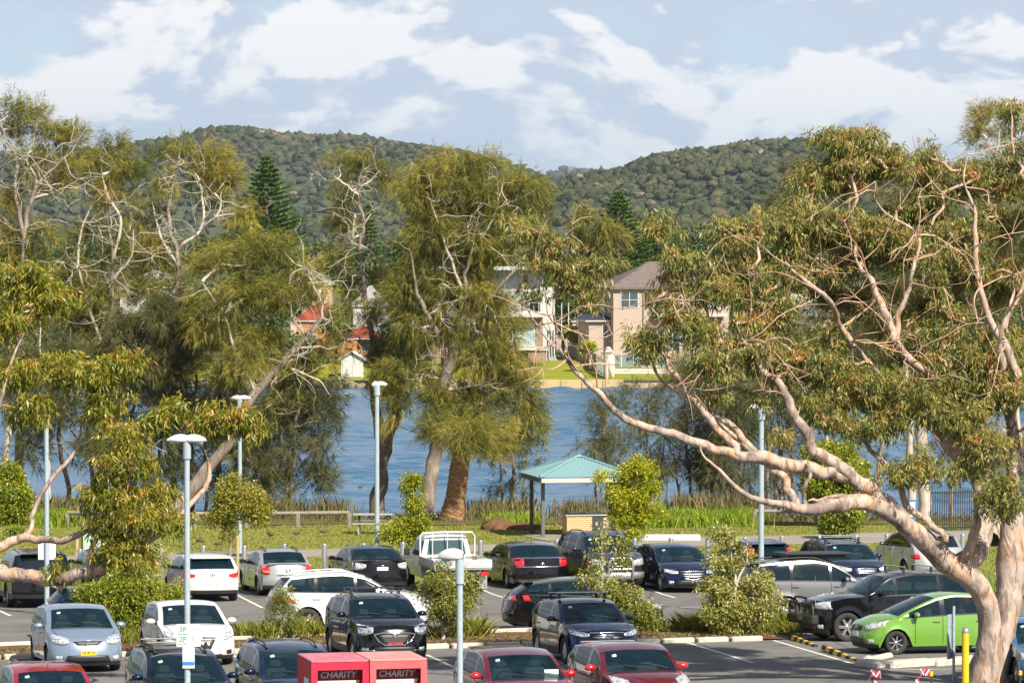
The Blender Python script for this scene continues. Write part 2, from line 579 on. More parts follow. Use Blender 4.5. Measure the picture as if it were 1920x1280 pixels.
# ---- kerbs and planted island
kerb_root = empty('kerb', (0, 0, 0), None, None); tag(kerb_root, kind='structure')
blk_mesh = None
def block_mesh(L_, w=0.20, h=0.17):
    return MB().box((0, 0, h / 2 - 0.01), (L_, w, h), m_kerb, bev=0.03).mesh('kerb_block')
def kerb_line(a, b, step=0.98, L_=0.88, w=0.22, h=0.15):
    me = block_mesh(L_, w, h)
    a, b = Vector(a), Vector(b)
    d = (b - a); n = int(d.length / step); d.normalize()
    for i in range(n):
        c = a + d * (step * (i + 0.5))
        o = link('kerb_block', me, kerb_root)
        o.location = (c.x, c.y, gz(c.y))
        o.rotation_euler = (0, 0, math.atan2(d.y, d.x) + random.uniform(-.012, .012))
def gl(px, py): v = G(px, py); return Vector((v.x, v.y, 0))
K0, K1 = gl(8, 1236), gl(1476, 1200)
kerb_line(K0 + (K0 - K1).normalized() * 3, K1)
# far kerb of the island: one low run
kf0, kf1 = gl(-60, 1216), gl(1300, 1178)
b = MB()
dk = (kf1 - kf0).normalized(); nk = Vector((-dk.y, dk.x, 0))
Lk = (kf1 - kf0).length
for i in range(int(Lk / 1.8)):
    c = kf0 + dk * (i * 1.8 + 0.9)
    o = link('kerb_block', MB().box((0, 0, 0.07), (1.79, 0.16, 0.16), m_kerb, bev=0.02).mesh('kerb_block') if i == 0 else kbm, kerb_root)
    if i == 0: kbm = o.data
    o.location = (c.x, c.y, gz(c.y)); o.rotation_euler = (0, 0, math.atan2(dk.y, dk.x))
# soil of the island
n0_, n1_ = K0 + nk * 0.2, K1 + nk * 0.2
q = []
NS = 40
Vx = []
for i in range(NS + 1):
    t = i / NS
    a = (K0 + nk * 0.12 - dk * 3).lerp(K1 + nk * 0.12, t)
    c = (kf0 - nk * 0.1).lerp(kf1 + dk * 1.5 - nk * 0.1, t)
    for j in range(7):
        p = a.lerp(c, j / 6)
        Vx.append((p.x, p.y, gz(p.y) + (0.05 if j in (0, 6) else 0.09 + 0.03 * math.sin(i * 1.3 + j * 2.1))))
a = np.arange(NS)[:, None] * 7 + np.arange(6)[None, :]
link('planting_bed', fast_mesh('planting_bed', Vx, np.stack([a, a + 7, a + 8, a + 1], -1).reshape(-1, 4), m_soil, smooth=True), kind='structure')
# rounded white kerb on the right
def poly_kerb(pts, w, h):
    pts = [Vector(p) for p in pts]
    for a, c in zip(pts[:-1], pts[1:]):
        d = (c - a); L_ = d.length; m = (a + c) / 2
        o = link('kerb_block', MB().box((0, 0, h / 2 - 0.02), (L_ - 0.015, w, h), m_kerb, bev=0.05).mesh('kerb_block'), kerb_root)
        o.location = (m.x, m.y, gz(m.y)); o.rotation_euler = (0, 0, math.atan2(d.y, d.x))
poly_kerb([gl(1612, 1249), gl(1660, 1252), gl(1745, 1248), gl(1835, 1243), gl(1930, 1236)], 0.5, 0.2)
poly_kerb([gl(1612, 1249), gl(1630, 1240), gl(1670, 1234)], 0.18, 0.16)
# ---- painted lines
mk = empty('road_markings', (0, 0, 0), None, None); tag(mk, kind='structure')
def line(p0, p1, w=0.10):
    a, c = gl(*p0), gl(*p1)
    d = (c - a).normalized(); nn = Vector((-d.y, d.x, 0)) * w / 2
    k = 24
    Vx = []
    for i in range(k + 1):
        p = a.lerp(c, i / k)
        for s_ in (-1, 1):
            Vx.append((p.x + nn.x * s_, p.y + nn.y * s_, gz(p.y + nn.y * s_) + 0.02))
    Fx = [(2 * i, 2 * i + 1, 2 * i + 3, 2 * i + 2) for i in range(k)]
    link('painted_line', fast_mesh('painted_line', Vx, [f[::-1] for f in Fx], m_line), mk)
for q_ in [((440, 1113), (492, 1140)), ((590, 1109), (650, 1139)), ((905, 1106), (948, 1122)), ((765, 1110), (800, 1124)),
           ((1210, 1102), (1266, 1121)), ((1250, 1140), (1335, 1137)), ((300, 1118), (345, 1142)), ((1345, 1100), (1395, 1118)), ((150, 1122), (190, 1140)),
           ((20, 1232), (60, 1262)), ((230, 1226), (300, 1268)), ((432, 1226), (520, 1275)), ((800, 1228), (872, 1261)), ((610, 1225), (690, 1262)), ((1010, 1222), (1080, 1256)),
           ((1180, 1212), (1230, 1228)), ((1288, 1205), (1412, 1243)), ((1450, 1201), (1600, 1245)), ((1655, 1257), (1830, 1254)), ((1700, 1110), (1760, 1130)), ((-40, 1128), (20, 1155))]:
    line(*q_)
# ---- water
def water_mat():
    m, t, b = new_mat('lake_water')
    b.inputs['Roughness'].default_value = 0.22
    sock(b, 'IOR').default_value = 1.33
    b.inputs['Base Color'].default_value = (0.028, 0.092, 0.17, 1)
    tcn = t.nodes.new('ShaderNodeTexCoord')
    mp = t.nodes.new('ShaderNodeMapping')
    mp.inputs['Rotation'].default_value = (0, 0, R(12))
    mp.inputs['Scale'].default_value = (0.75, 1.0, 1)
    t.links.new(tcn.outputs['Object'], mp.inputs[0])
    hs = []
    for sc, de, wgt in ((0.22, 2, 0.35), (0.9, 4, 0.5), (3.0, 3, 0.18)):
        n = t.nodes.new('ShaderNodeTexNoise')
        n.inputs['Scale'].default_value = sc
        n.inputs['Detail'].default_value = de
        n.inputs['Roughness'].default_value = 0.6
        t.links.new(mp.outputs[0], n.inputs['Vector'])
        x = t.nodes.new('ShaderNodeMath'); x.operation = 'MULTIPLY'; x.inputs[1].default_value = wgt
        t.links.new(n.outputs['Fac'], x.inputs[0]); hs.append(x.outputs[0])
    a1 = t.nodes.new('ShaderNodeMath'); t.links.new(hs[0], a1.inputs[0]); t.links.new(hs[1], a1.inputs[1])
    a2 = t.nodes.new('ShaderNodeMath'); t.links.new(a1.outputs[0], a2.inputs[0]); t.links.new(hs[2], a2.inputs[1])
    bp = t.nodes.new('ShaderNodeBump')
    bp.inputs['Strength'].default_value = 1.0
    bp.inputs['Distance'].default_value = 0.35
    t.links.new(a2.outputs[0], bp.inputs['Height'])
    t.links.new(bp.outputs[0], b.inputs['Normal'])
    return m
WZ = -1.8
m_water = water_mat()
wx_ = np.concatenate([np.arange(-160, -48, 8), np.arange(-48, 48.1, .7), np.arange(56, 161, 8)])
wy_ = np.concatenate([[178, 181], np.arange(184, 376, .42), [385]])
X, Y = np.meshgrid(wx_, wy_, indexing='ij')
rw = np.random.default_rng(4)
Zw = np.zeros_like(X)
for i in range(46):
    lam = rw.uniform(1.5, 3.8) if i < 38 else rw.uniform(8, 20); th = rw.normal(1.9, .75); k_ = 2 * np.pi / lam
    Zw += .0105 * lam ** .75 * np.sin(k_ * (X * np.cos(th) + Y * np.sin(th)) + rw.uniform(0, 6.28) + .8 * np.sin(X * .05 * rw.uniform(.5, 2) + Y * .06)) * (1 if i < 38 else .35)
Zw *= .55 + .45 * np.sin(X * .11 + Y * .05) * np.sin(Y * .07 - X * .04 + 1)
fade = np.clip((48 - np.abs(X)) / 6, 0, 1); Zw *= fade
a = np.arange(len(wx_) - 1)[:, None] * len(wy_) + np.arange(len(wy_) - 1)[None, :]
link('water', fast_mesh('water', np.stack([X, Y, Zw + WZ], -1).reshape(-1, 3), np.stack([a, a + len(wy_), a + len(wy_) + 1, a + 1], -1).reshape(-1, 4), m_water, smooth=True), kind='structure')
# ---- the far bank
FY = 375.0
def fz(Y):
    return float(np.interp(Y, [375, 376, 388, 397, 700, 1500, 5000], [-1.05, -1.0, -0.55, 0.0, 1.2, 2.0, 2.0]))
Vx = []; ys = [375.2, 376, 380, 384, 388, 392, 397, 408]
xs = list(np.linspace(-200, 200, 41)); xs = [-9000, -1500] + xs + [1500, 9000]
for x in xs:
    for y in ys:
        Vx.append((x, y, fz(y)))
n_, m_ = len(xs), len(ys)
a = np.arange(n_ - 1)[:, None] * m_ + np.arange(m_ - 1)[None, :]
link('far_bank', fast_mesh('far_bank', Vx, np.stack([a, a + m_, a + m_ + 1, a + 1], -1).reshape(-1, 4), m_lawn), kind='structure')
# ---- hills with their forest
Vx = []; ys = [408, 500, 700, 1000, 1500, 3000, 6000, 20000]
for x in xs:
    for y in ys: Vx.append((x, y, fz(y)))
m_ = len(ys)
m_farsoil = ramp_mat('scrub_ground', [(0.3, (0.04, 0.055, 0.02)), (0.7, (0.10, 0.11, 0.04))], scale=0.05, rough=1)
a = np.arange(n_ - 1)[:, None] * m_ + np.arange(m_ - 1)[None, :]
link('far_ground', fast_mesh('far_ground', Vx, np.stack([a, a + m_, a + m_ + 1, a + 1], -1).reshape(-1, 4), m_farsoil), kind='structure')
m_hill = ramp_mat('hill_soil', [(0.3, (0.03, 0.04, 0.018)), (0.7, (0.07, 0.08, 0.035))], scale=0.05, rough=1)
def hill_leaf(name, stops):
    m = leaf_mat(name, stops, trans=0.0, rough=0.9, spec=0.1)
    t = m.node_tree; b = t.nodes['Principled BSDF']
    tcn = t.nodes.new('ShaderNodeTexCoord'); n = t.nodes.new('ShaderNodeTexNoise')
    n.inputs['Scale'].default_value = 0.5; n.inputs['Detail'].default_value = 6
    t.links.new(tcn.outputs['Object'], n.inputs['Vector'])
    bp = t.nodes.new('ShaderNodeBump'); bp.inputs['Strength'].default_value = 1.0; bp.inputs['Distance'].default_value = 3.0
    t.links.new(n.outputs['Fac'], bp.inputs['Height']); t.links.new(bp.outputs[0], b.inputs['Normal'])
    return m
m_hleaf = hill_leaf('hill_forest', [(0.0, (0.028, 0.040, 0.018)), (0.3, (0.048, 0.060, 0.026)), (0.55, (0.075, 0.080, 0.036)), (0.8, (0.105, 0.095, 0.052)), (0.93, (0.125, 0.085, 0.058)), (1.0, (0.25, 0.22, 0.17))])
m_trunkfar = flat('pale_far_trunk', (0.45, 0.42, 0.36), 0.9)
import bmesh as _bm
def ico(sub):
    b = _bm.new(); _bm.ops.create_icosphere(b, subdivisions=sub, radius=1)
    v = np.array([list(x.co) for x in b.verts]); f = np.array([[q.index for q in p.verts] for p in b.faces]); b.free()
    return v, f
ICO2 = ico(2); ICO1 = ico(1)
def hill(name, D, depth, prof, crown, ncr, lbl=None):
    pr = np.array(prof, dtype=float)
    Xs = (pr[:, 0] - 960) / F * D
    Zs = (HOR - pr[:, 1]) / F * D + CAMZ - crown * 0.8
    def top(x): return np.interp(x, Xs, Zs)
    def h(x, y):
        t = np.clip((y - (D - depth)) / depth, 0, 2)
        s = np.where(t < 1, np.sin(t * np.pi / 2) ** 1.3, np.cos((t - 1) * 1.2) ** 1.0)
        w = 0.16 * np.sin(x * 0.014 + y * 0.006) + 0.10 * np.sin(x * 0.03 + 1.7 + y * 0.009) + 0.05 * np.sin(y * 0.02 + x * 0.017)
        return 2 + (top(x) - 2) * s * (1 + w * np.clip(1 - t, 0, 1) * 1.6)
    nx, ny = 90, 40
    X, Y = np.meshgrid(np.linspace(Xs[0], Xs[-1], nx), np.linspace(D - depth, D + depth, ny), indexing='ij')
    Z = h(X, Y)
    a = np.arange(nx - 1)[:, None] * ny + np.arange(ny - 1)[None, :]
    link(name, fast_mesh(name, np.stack([X, Y, Z], -1).reshape(-1, 3), np.stack([a, a + ny, a + ny + 1, a + 1], -1).reshape(-1, 4), m_hill, smooth=True), kind='structure')
    # crowns
    r = np.random.default_rng(int(D))
    x = r.uniform(Xs[0], Xs[-1], ncr); y = D - depth + depth * r.uniform(0.03, 1.04, ncr) ** 0.8
    z = h(x, y)
    v0, f0 = ICO1
    nv = len(v0)
    sc = crown * r.uniform(0.6, 1.35, ncr)
    disp = 1 + r.normal(0, 0.38, (ncr, nv))
    Vv = v0[None] * disp[..., None]
    Vv = Vv * np.stack([sc * 0.85, sc * 0.85, sc * 0.62], -1)[:, None, :]
    Vv += np.stack([x, y, z + sc * 0.45], -1)[:, None, :]
    Ff = f0[None] + (np.arange(ncr) * nv)[:, None, None]
    tint = np.clip(r.normal(0.36, 0.15, ncr) + .16 * np.sin(x * .03 + y * .008) * np.sin(y * .011 + 2) + (r.uniform(0, 1, ncr) > .975) * .55, 0, 1)[:, None] + r.normal(0, 0.16, (ncr, nv))
    return Vv.reshape(-1, 3), Ff.reshape(-1, 3), np.clip(tint, 0, 1).ravel()
def forest(name, parts):
    off = 0; VV = []; FF = []; TT = []
    for v, f, t in parts:
        VV.append(v); FF.append(f + off); TT.append(t); off += len(v)
    link(name, fast_mesh(name, np.vstack(VV), np.vstack(FF), m_hleaf, tint=np.concatenate(TT), smooth=False), label='dense eucalypt forest covering the far hills', cat='forest', kind='stuff')
A_ = hill('hill', 4000, 1500, [(-500, 360), (0, 322), (130, 298), (280, 271), (380, 266), (420, 252), (465, 249), (520, 255), (600, 264), (680, 266), (740, 280), (850, 298), (950, 318), (1020, 338), (1120, 352), (1400, 380)], 4.9, 10500)
B_ = hill('hill', 2900, 1300, [(850, 400), (960, 380), (1030, 350), (1080, 331), (1150, 322), (1200, 300), (1250, 290), (1300, 284), (1350, 281), (1400, 274), (1500, 281), (1560, 292), (1650, 320), (1750, 345), (1920, 365), (2400, 400)], 3.9, 9000)
C_ = hill('hill', 9500, 2000, [(700, 335), (900, 326), (960, 329), (1020, 324), (1050, 321), (1075, 324), (1120, 327), (1300, 331)], 16, 300)
forest('forest', [A_, B_, C_])

# ---- the air: a closed box of thin haze round everything but the sky
mh = bpy.data.materials.new('haze'); mh.use_nodes = True
th_ = mh.node_tree; th_.nodes.clear()
oh = th_.nodes.new('ShaderNodeOutputMaterial'); pv = th_.nodes.new('ShaderNodeVolumePrincipled')
pv.inputs['Color'].default_value = (0.66, 0.80, 1.0, 1); pv.inputs['Density'].default_value = 0.000045
pv.inputs['Anisotropy'].default_value = 0.3
th_.links.new(pv.outputs[0], oh.inputs['Volume'])
hb = MB().box((0, 5600, 170), (21000, 12400, 352), mh)
hb.build('haze', kind='stuff', label='thin blue air between the camera and the far hills', cat='haze')
# ================================================================== FAR BANK
m_beige = flat('beige_render', (0.36, 0.28, 0.23), .9, noise=.06)
m_cream = flat('cream_render', (0.48, 0.37, 0.26), .9, noise=.06)
m_whiter = flat('white_render', (0.42, 0.42, 0.41), .8, noise=.05)
m_greyr = flat('grey_cladding', (0.36, 0.36, 0.35), .8, noise=.1)
m_tile = ramp_mat('brown_roof_tiles', [(.3, (.09, .07, .065)), (.6, (.16, .125, .115)), (.8, (.22, .18, .165))], scale=2, scale2=12, rough=.8)
m_redtile = ramp_mat('red_roof_tiles', [(.3, (.18, .035, .022)), (.6, (.30, .06, .035)), (.8, (.38, .12, .07))], scale=2, scale2=12, rough=.8)
m_pinktile = ramp_mat('pink_roof_tiles', [(.3, (.26, .13, .10)), (.7, (.40, .22, .17))], scale=2, scale2=12, rough=.8)
m_greytile = ramp_mat('grey_metal_roof', [(.3, (.28, .28, .28)), (.7, (.46, .46, .45))], scale=2, scale2=12, rough=.6)
m_darktile = flat('blue_black_tiles', (.022, .026, .04), .55, noise=.2)
m_obrick = ramp_mat('orange_brick', [(.35, (.30, .11, .035)), (.6, (.42, .19, .07)), (.8, (.5, .27, .12))], scale=4, scale2=30, rough=.9)
m_brbrick = ramp_mat('brown_brick', [(.35, (.17, .12, .09)), (.6, (.28, .20, .155)), (.8, (.36, .27, .21))], scale=4, scale2=30, rough=.9)
m_wframe = flat('white_frame', (.52, .52, .51), .5)
m_hglass = flat('window_glass', (.045, .07, .085), .06, spec=.9)
m_curtain = flat('pale_curtain_glass', (.30, .40, .42), .15, spec=.8)
m_timber = ramp_mat('weathered_timber', [(.3, (.26, .19, .11)), (.6, (.42, .32, .20)), (.8, (.52, .42, .28))], scale=3, scale2=14, rough=.9)
m_sand = ramp_mat('sandstone', [(.3, (.28, .20, .10)), (.5, (.42, .31, .16)), (.75, (.50, .40, .24))], scale=.8, scale2=7, rough=.95, bump=.3, bdist=.02)
m_concrete = ramp_mat('pale_concrete', [(.3, (.36, .34, .30)), (.7, (.50, .47, .42))], scale=1, scale2=8, rough=.9)
m_deep = flat('shadowed_recess', (.03, .03, .03), .9)
class House:
    def __init__(s, name, label, px, D, rz=0.0, cat='house', group=None):
        s.z = fz(D)
        w = P(px, 600, D)
        s.D = D
        s.root = empty(name, (w.x, D, s.z), label, cat, group, rz=R(rz))
    def px(s, p): return p * s.D / F
    def zp(s, py): return CAMZ - (py - HOR) / F * s.D - s.z
    def box(s, name, x0, x1, y0, y1, z0, z1, mat, parent=None):
        b = MB(); b.box(((x0 + x1) / 2, (y0 + y1) / 2, (z0 + z1) / 2), (x1 - x0, y1 - y0, z1 - z0), mat)
        return b.build(name, parent or s.root)
    def window(s, x0, x1, z0, z1, y=0.0, nv=1, nh=0, glass=None, name='window', fr=.07):
        """frame proud of the wall at local y, glass set back in it"""
        b = MB()
        b.box(((x0 + x1) / 2, y - .03, z0 + fr / 2), (x1 - x0, .08, fr), m_wframe)
        b.box(((x0 + x1) / 2, y - .03, z1 - fr / 2), (x1 - x0, .08, fr), m_wframe)
        for i in range(nv + 2):
            x = x0 + fr / 2 + (x1 - x0 - fr) * i / (nv + 1)
            b.box((x, y - .03, (z0 + z1) / 2), (fr if i in (0, nv + 1) else fr * .8, .078, z1 - z0 - 2 * fr), m_wframe)
        for i in range(nh):
            z = z0 + (z1 - z0) * (i + 1) / (nh + 1)
            b.box(((x0 + x1) / 2, y - .028, z), (x1 - x0 - 2 * fr, .07, fr * .6), m_wframe)
        o = b.build(name, s.root)
        gb = MB()
        for i in range(nv + 1):
            xa = x0 + fr + (x1 - x0 - fr) * i / (nv + 1) - (0 if i == 0 else fr * .1); xb = x0 + (x1 - x0 - fr) * (i + 1) / (nv + 1)
            q = MB(); q.box(((xa + xb) / 2, y - .018, (z0 + z1) / 2), (xb - xa, .03, z1 - z0 - 2 * fr), glass or m_hglass)
            q.build('pane', o)
        return o
    def hip(s, x0, x1, y0, y1, z, rise, mat, over=.5, name='roof', gable=None, n=None):
        """stepped tile courses climbing to the ridge"""
        x0 -= over; x1 += over; y0 -= over; y1 += over
        hd = min((x1 - x0), (y1 - y0)) / 2
        n = n or max(5, int(math.hypot(hd, rise) / .38))
        b = MB()
        for i in range(n):
            a = hd * i / n; c = hd * (i + 1) / n
            za = z + rise * i / n + .03; zc = z + rise * (i + 1) / n
            if gable == 'x': q0 = (x0, y0 + a, x1, y1 - a); q1 = (x0, y0 + c, x1, y1 - c)
            elif gable == 'y': q0 = (x0 + a, y0, x1 - a, y1); q1 = (x0 + c, y0, x1 - c, y1)
            else: q0 = (x0 + a, y0 + a, x1 - a, y1 - a); q1 = (x0 + c, y0 + c, x1 - c, y1 - c)
            def rect(q, zz): return [(q[0], q[1], zz), (q[2], q[1], zz), (q[2], q[3], zz), (q[0], q[3], zz)]
            b.add(rect(q0, za - .045) + rect(q0, za) + rect(q1, zc), [(j, (j + 1) % 4, 4 + (j + 1) % 4, 4 + j) for j in range(4)] + [(4 + j, 4 + (j + 1) % 4, 8 + (j + 1) % 4, 8 + j) for j in range(4)], mat)
        b.box(((x0 + x1) / 2, (y0 + y1) / 2, z - .08), (x1 - x0 - .06, y1 - y0 - .06, .16), m_wframe if mat is not m_tile else m_tile)
        return b.build(name, s.root)
# --- beige two-storey house on the right
h = House('house', 'beige rendered two-storey house with brown tiled hip roof, right of the lawn', 1150, 400, 9)
ze = h.zp(541)
h.box('wall', 0, 3.15, 0, 9, -.6, ze, m_beige)
h.box('wall', 3.15, 12, .9, 9, -.6, ze, m_beige)
h.hip(0, 12, 0, 9, ze + .08, 2.6, m_tile, .45)
h.window(.72, 2.55, h.zp(577), h.zp(547), 0, nv=1, nh=1)
h.window(4.2, 6.8, h.zp(577), h.zp(548), .9, nv=2, glass=m_curtain)
h.window(8.2, 10.6, h.zp(577), h.zp(548), .9, nv=2, glass=m_curtain)
h.window(4.6, 7.0, h.zp(660), h.zp(618), .9, nv=2)
h.box('balcony', 4.0, 11.5, -.6, .9, h.zp(594), h.zp(588), m_concrete)
h.box('downpipe', 2.98, 3.08, -.1, -.02, -.3, ze, m_tile)
for k in range(2):
    b = MB(); b.box((-.02, 2.2 + k * 1.6, 5.6), (.06, .7, 1.5), m_wframe); o = b.build('window', h.root)
    MB().box((-.055, 2.2 + k * 1.6, 5.6), (.02, .56, 1.36), m_hglass).build('pane', o)
# side wing with dark roof
h.box('wing', -2.2, -.01, 1.6, 8, -.6, h.zp(602), m_beige)
h.hip(-2.2, 0, 1.6, 8, h.zp(602) + .1, .75, m_darktile, .45, name='wing_roof')
h.window(-.85, -.25, h.zp(634), h.zp(606), 1.6, nv=0)
MB().box((-1.9, 1.56, 1.4), (.34, .1, .6), m_whiter).build('meter_box', h.root)
# --- modern house with balcony behind the big casuarina
h = House('house', 'modern two-storey house with white balcony slab and glass doors behind the central casuarina', 812, 402, 0)
X = lambda p: (p - 812) * 402 / F
zr = h.zp(500)
h.box('wall', 0, X(1018), 0, 10, h.zp(690), h.zp(594), m_brbrick)
h.box('wall', 0, X(1018), .8, 10, h.zp(594), h.zp(506), m_greyr)
h.box('roof', -.5, X(1030), -1.0, 10.5, h.zp(506), zr, m_wframe)
h.box('wing', X(1018), X(1041), 1.6, 10, h.zp(690), h.zp(540), m_whiter)
h.box('wing_edge', X(1013), X(1019), -1.2, 1.6, h.zp(594), h.zp(538), m_whiter)
h.box('balcony', X(905), X(1013), -1.3, .8, h.zp(594), h.zp(584), m_wframe)
h.box('terrace', X(940), X(1027), -1.8, .0, h.zp(656), h.zp(650), m_concrete)
h.box('wall', X(990), X(1024), -1.6, -.01, h.zp(690), h.zp(656), m_brbrick)
h.window(X(915), X(970), h.zp(584), h.zp(545), .8, nv=3, glass=m_curtain)
h.window(X(975), X(1010), h.zp(584), h.zp(545), .8, nv=1, glass=m_hglass)
h.window(X(830), X(900), h.zp(584), h.zp(545), .8, nv=3)
h.window(X(967), X(1003), h.zp(649), h.zp(606), 0, nv=1, glass=m_curtain)
h.window(X(930), X(962), h.zp(640), h.zp(606), 0, nv=1)
h.window(X(840), X(900), h.zp(640), h.zp(606), 0, nv=2)
for k in range(12):
    MB().box((X(908 + k * 9.3), -1.26, h.zp(575)), (.04, .04, .9), m_wframe).build('baluster', h.root)
MB().box((X(960), -1.26, h.zp(567)), (X(1013) - X(905), .05, .05), m_wframe).build('handrail', h.root)
for k, p in enumerate((1029, 1034, 1039)):
    b = MB(); x = X(p)
    b.tube([(x, 1.45, h.zp(618)), (x, 1.42, h.zp(650)), (x + .05, 1.40, h.zp(668)), (x + .35, 1.3, h.zp(680))], [.06] * 4, m_whiter if k != 1 else m_greyr, n=6); b.build('downpipe', h.root)
# --- cottages on the left
h = House('house', 'orange brick cottage with red tiled roof just behind the white boat shed', 641, 394)
h.box('wall', 0, 1.5, 0, 5, h.zp(672), h.zp(634), m_obrick)
h.box('wall', 1.5, 4.0, .8, 5, h.zp(672), h.zp(634), m_obrick)
h.hip(-.1, 4.1, 0, 6, h.zp(633), 1.2, m_redtile, .2)
h.window(1.9, 3.2, h.zp(660), h.zp(640), .8, nv=1)
h = House('house', 'cream house with a broad red tiled roof seen left of the thin bare tree', 556, 425)
h.box('wall', 0, 4.6, 0, 8, -.5, h.zp(600), m_obrick)
h.hip(0, 4.6, 0, 8, h.zp(600), h.zp(566) - h.zp(600), m_redtile, .3, n=10)
h.box('wall', .3, 3.5, 5, 9, h.zp(600), h.zp(541), m_cream)
h.box('chimney', 2.7, 3.0, 4.7, 4.98, h.zp(570), h.zp(533), m_cream)
h.window(.9, 2.2, .8, 2.1, 0, nv=1)
h = House('house', 'grey-roofed house high behind the red roof', 545, 470)
h.box('wall', 0, 4.5, 0, 8, -.5, h.zp(532), m_cream)
h.hip(0, 4.5, 0, 8, h.zp(532), h.zp(505) - h.zp(532), m_greytile, .4, n=8)
h.window(1.2, 2.6, h.zp(552), h.zp(538), 0, nv=1)
h = House('house', 'white weatherboard house with low gable roof behind the bare tree', 662, 432, 0)
h.box('wall', 0, 3.5, 0, 8, -.5, h.zp(572), m_whiter)
h.hip(0, 3.5, 0, 8, h.zp(572), h.zp(536) - h.zp(572), m_greytile, .25, gable='y', n=8)
b = MB(); b.prism([(0, .02), (3.5, .02), (3.5, .12), (0, .12)], 0, .01, m_whiter)
b.add([(0, 0.01, h.zp(572)), (3.5, 0.01, h.zp(572)), (1.75, 0.01, h.zp(540)), (0, .2, h.zp(572)), (3.5, .2, h.zp(572)), (1.75, .2, h.zp(540))], [(0, 1, 2), (3, 5, 4), (0, 2, 5, 3), (1, 4, 5, 2)], m_whiter); b.build('gable', h.root)
h.window(.9, 2.4, h.zp(600), h.zp(582), 0, nv=1)
h = House('house', 'pale blue cottage with a white lattice verandah beside the central casuarina', 704, 402)
m_paleblue = flat('pale_blue_boards', (.30, .55, .66), .8, noise=.08)
h.box('wall', 0, 3.0, 0, 6, -.5, h.zp(608), m_paleblue)
h.hip(0, 3.0, 0, 6, h.zp(606), .9, m_greytile, .3)
for k in range(7): MB().box((.25 + k * .42, -.06, h.zp(622)), (.06, .06, 1.4), m_wframe).build('verandah_post', h.root)
h.box('balcony', -.1, 3.1, -.5, 0, h.zp(636), h.zp(633), m_wframe)
h.window(.6, 2.4, .3, 1.4, 0, nv=1)
h = House('house', 'pale two-storey house glimpsed through the left-hand casuarinas', 225, 440)
h.box('wall', 0, 7, 0, 8, -.5, h.zp(540), m_whiter)
h.hip(0, 7, 0, 8, h.zp(540), h.zp(505) - h.zp(540), m_greytile, .4)
for k in range(3):
    h.window(.7 + k * 2.1, 2.0 + k * 2.1, h.zp(575), h.zp(552), 0, nv=1); h.window(.7 + k * 2.1, 2.0 + k * 2.1, h.zp(640), h.zp(610), 0, nv=1, glass=m_curtain)
h = House('house', 'white gabled house glimpsed at the far left between trunks', 60, 450)
h.box('wall', 0, 6, 0, 8, -.5, h.zp(600), m_whiter)
h.hip(0, 6, 0, 8, h.zp(600), 1.8, m_pinktile, .4)
h.window(1, 2.6, .6, 1.9, 0, nv=1); h.window(3.6, 5.2, .6, 1.9, 0, nv=1)
h = House('garage', 'low brick garage with pink tiled roof and white roller door between the two big houses', 1040, 432, 0, cat='garage')
X = lambda p: (p - 1040) * 432 / F
h.box('wall', 0, X(1125), 0, 7, -.5, h.zp(601), m_cream)
h.hip(0, X(1125), 0, 7, h.zp(601), 1.2, m_pinktile, .2)
o = h.box('roller_door', X(1072), X(1108), -.06, -.01, -.3, h.zp(613), m_whiter)
for k in range(6): MB().box(((X(1072) + X(1108)) / 2, -.075, .05 + k * .36), (X(1108) - X(1072), .025, .03), m_greyr).build('door_rib', o)
h = House('house', 'brick house with pink tiled roof behind the garage', 1025, 475, 0)
X = lambda p: (p - 1025) * 475 / F
h.box('wall', 0, X(1105), 0, 7, -.5, h.zp(572), m_brbrick)
h.hip(0, X(1105), 0, 7, h.zp(572), 1.9, m_pinktile, .3)
h.window(1, 2.4, 2.4, 3.6, 0, nv=1)
h = House('house', 'white house glimpsed beyond the gum crown at the right', 1420, 430, 0)
h.box('wall', 0, 9, 0, 8, -.5, h.zp(590), m_whiter)
h.hip(0, 9, 0, 8, h.zp(590), 2.2, m_greytile, .4)
for k in range(3): h.window(.8 + k * 2.8, 2.6 + k * 2.8, 1.0, 2.6, 0, nv=1)
# --- boat shed on its slip
D = 379.0
h = House('boat_shed', 'small white boat shed with gabled roof standing at the far water edge', 640, D, 0, cat='boat shed')
h.root.location.z = -1.0; h.z = -1.0
w = 40 / F * D
zt = h.zp(672); zb = h.zp(708)
h.box('wall', 0, w, 0, 3, zb, zt, m_wframe)
b = MB(); ap = h.zp(660)
b.add([(0, -.001, zt), (w, -.001, zt), (w / 2, -.001, ap), (0, 3, zt), (w, 3, zt), (w / 2, 3, ap)], [(0, 1, 2), (3, 5, 4)], m_wframe); b.build('gable', h.root)
for sg in (0, 1):
    b = MB(); xe = -.35 if sg == 0 else w + .35; xm = w / 2
    slope = (ap - zt) / (w / 2); ze_ = zt - .35 * slope
    vs = [(xe, -.3, ze_), (xm, -.3, ap + .02), (xm, 3.3, ap + .02), (xe, 3.3, ze_)]
    b.add([v for v in vs] + [(v[0], v[1], v[2] + .12) for v in vs], [(0, 1, 2, 3), (4, 5, 6, 7), (0, 1, 5, 4), (1, 2, 6, 5), (2, 3, 7, 6), (3, 0, 4, 7)], m_wframe); b.build('roof_panel', h.root)
for k in range(2): MB().box((w * (.27 + .46 * k), -.03, (zb + zt) / 2 - .05), (w * .43, .04, (zt - zb) * .86), m_whiter).build('door', h.root)
for x in (.1, w - .1): MB().box((x, .1, zb - .5), (.14, .14, 1.0), m_deep).build('pile', h.root)
h.box('floor', -.1, w + .1, -.1, 3, zb - .14, zb, m_deep)
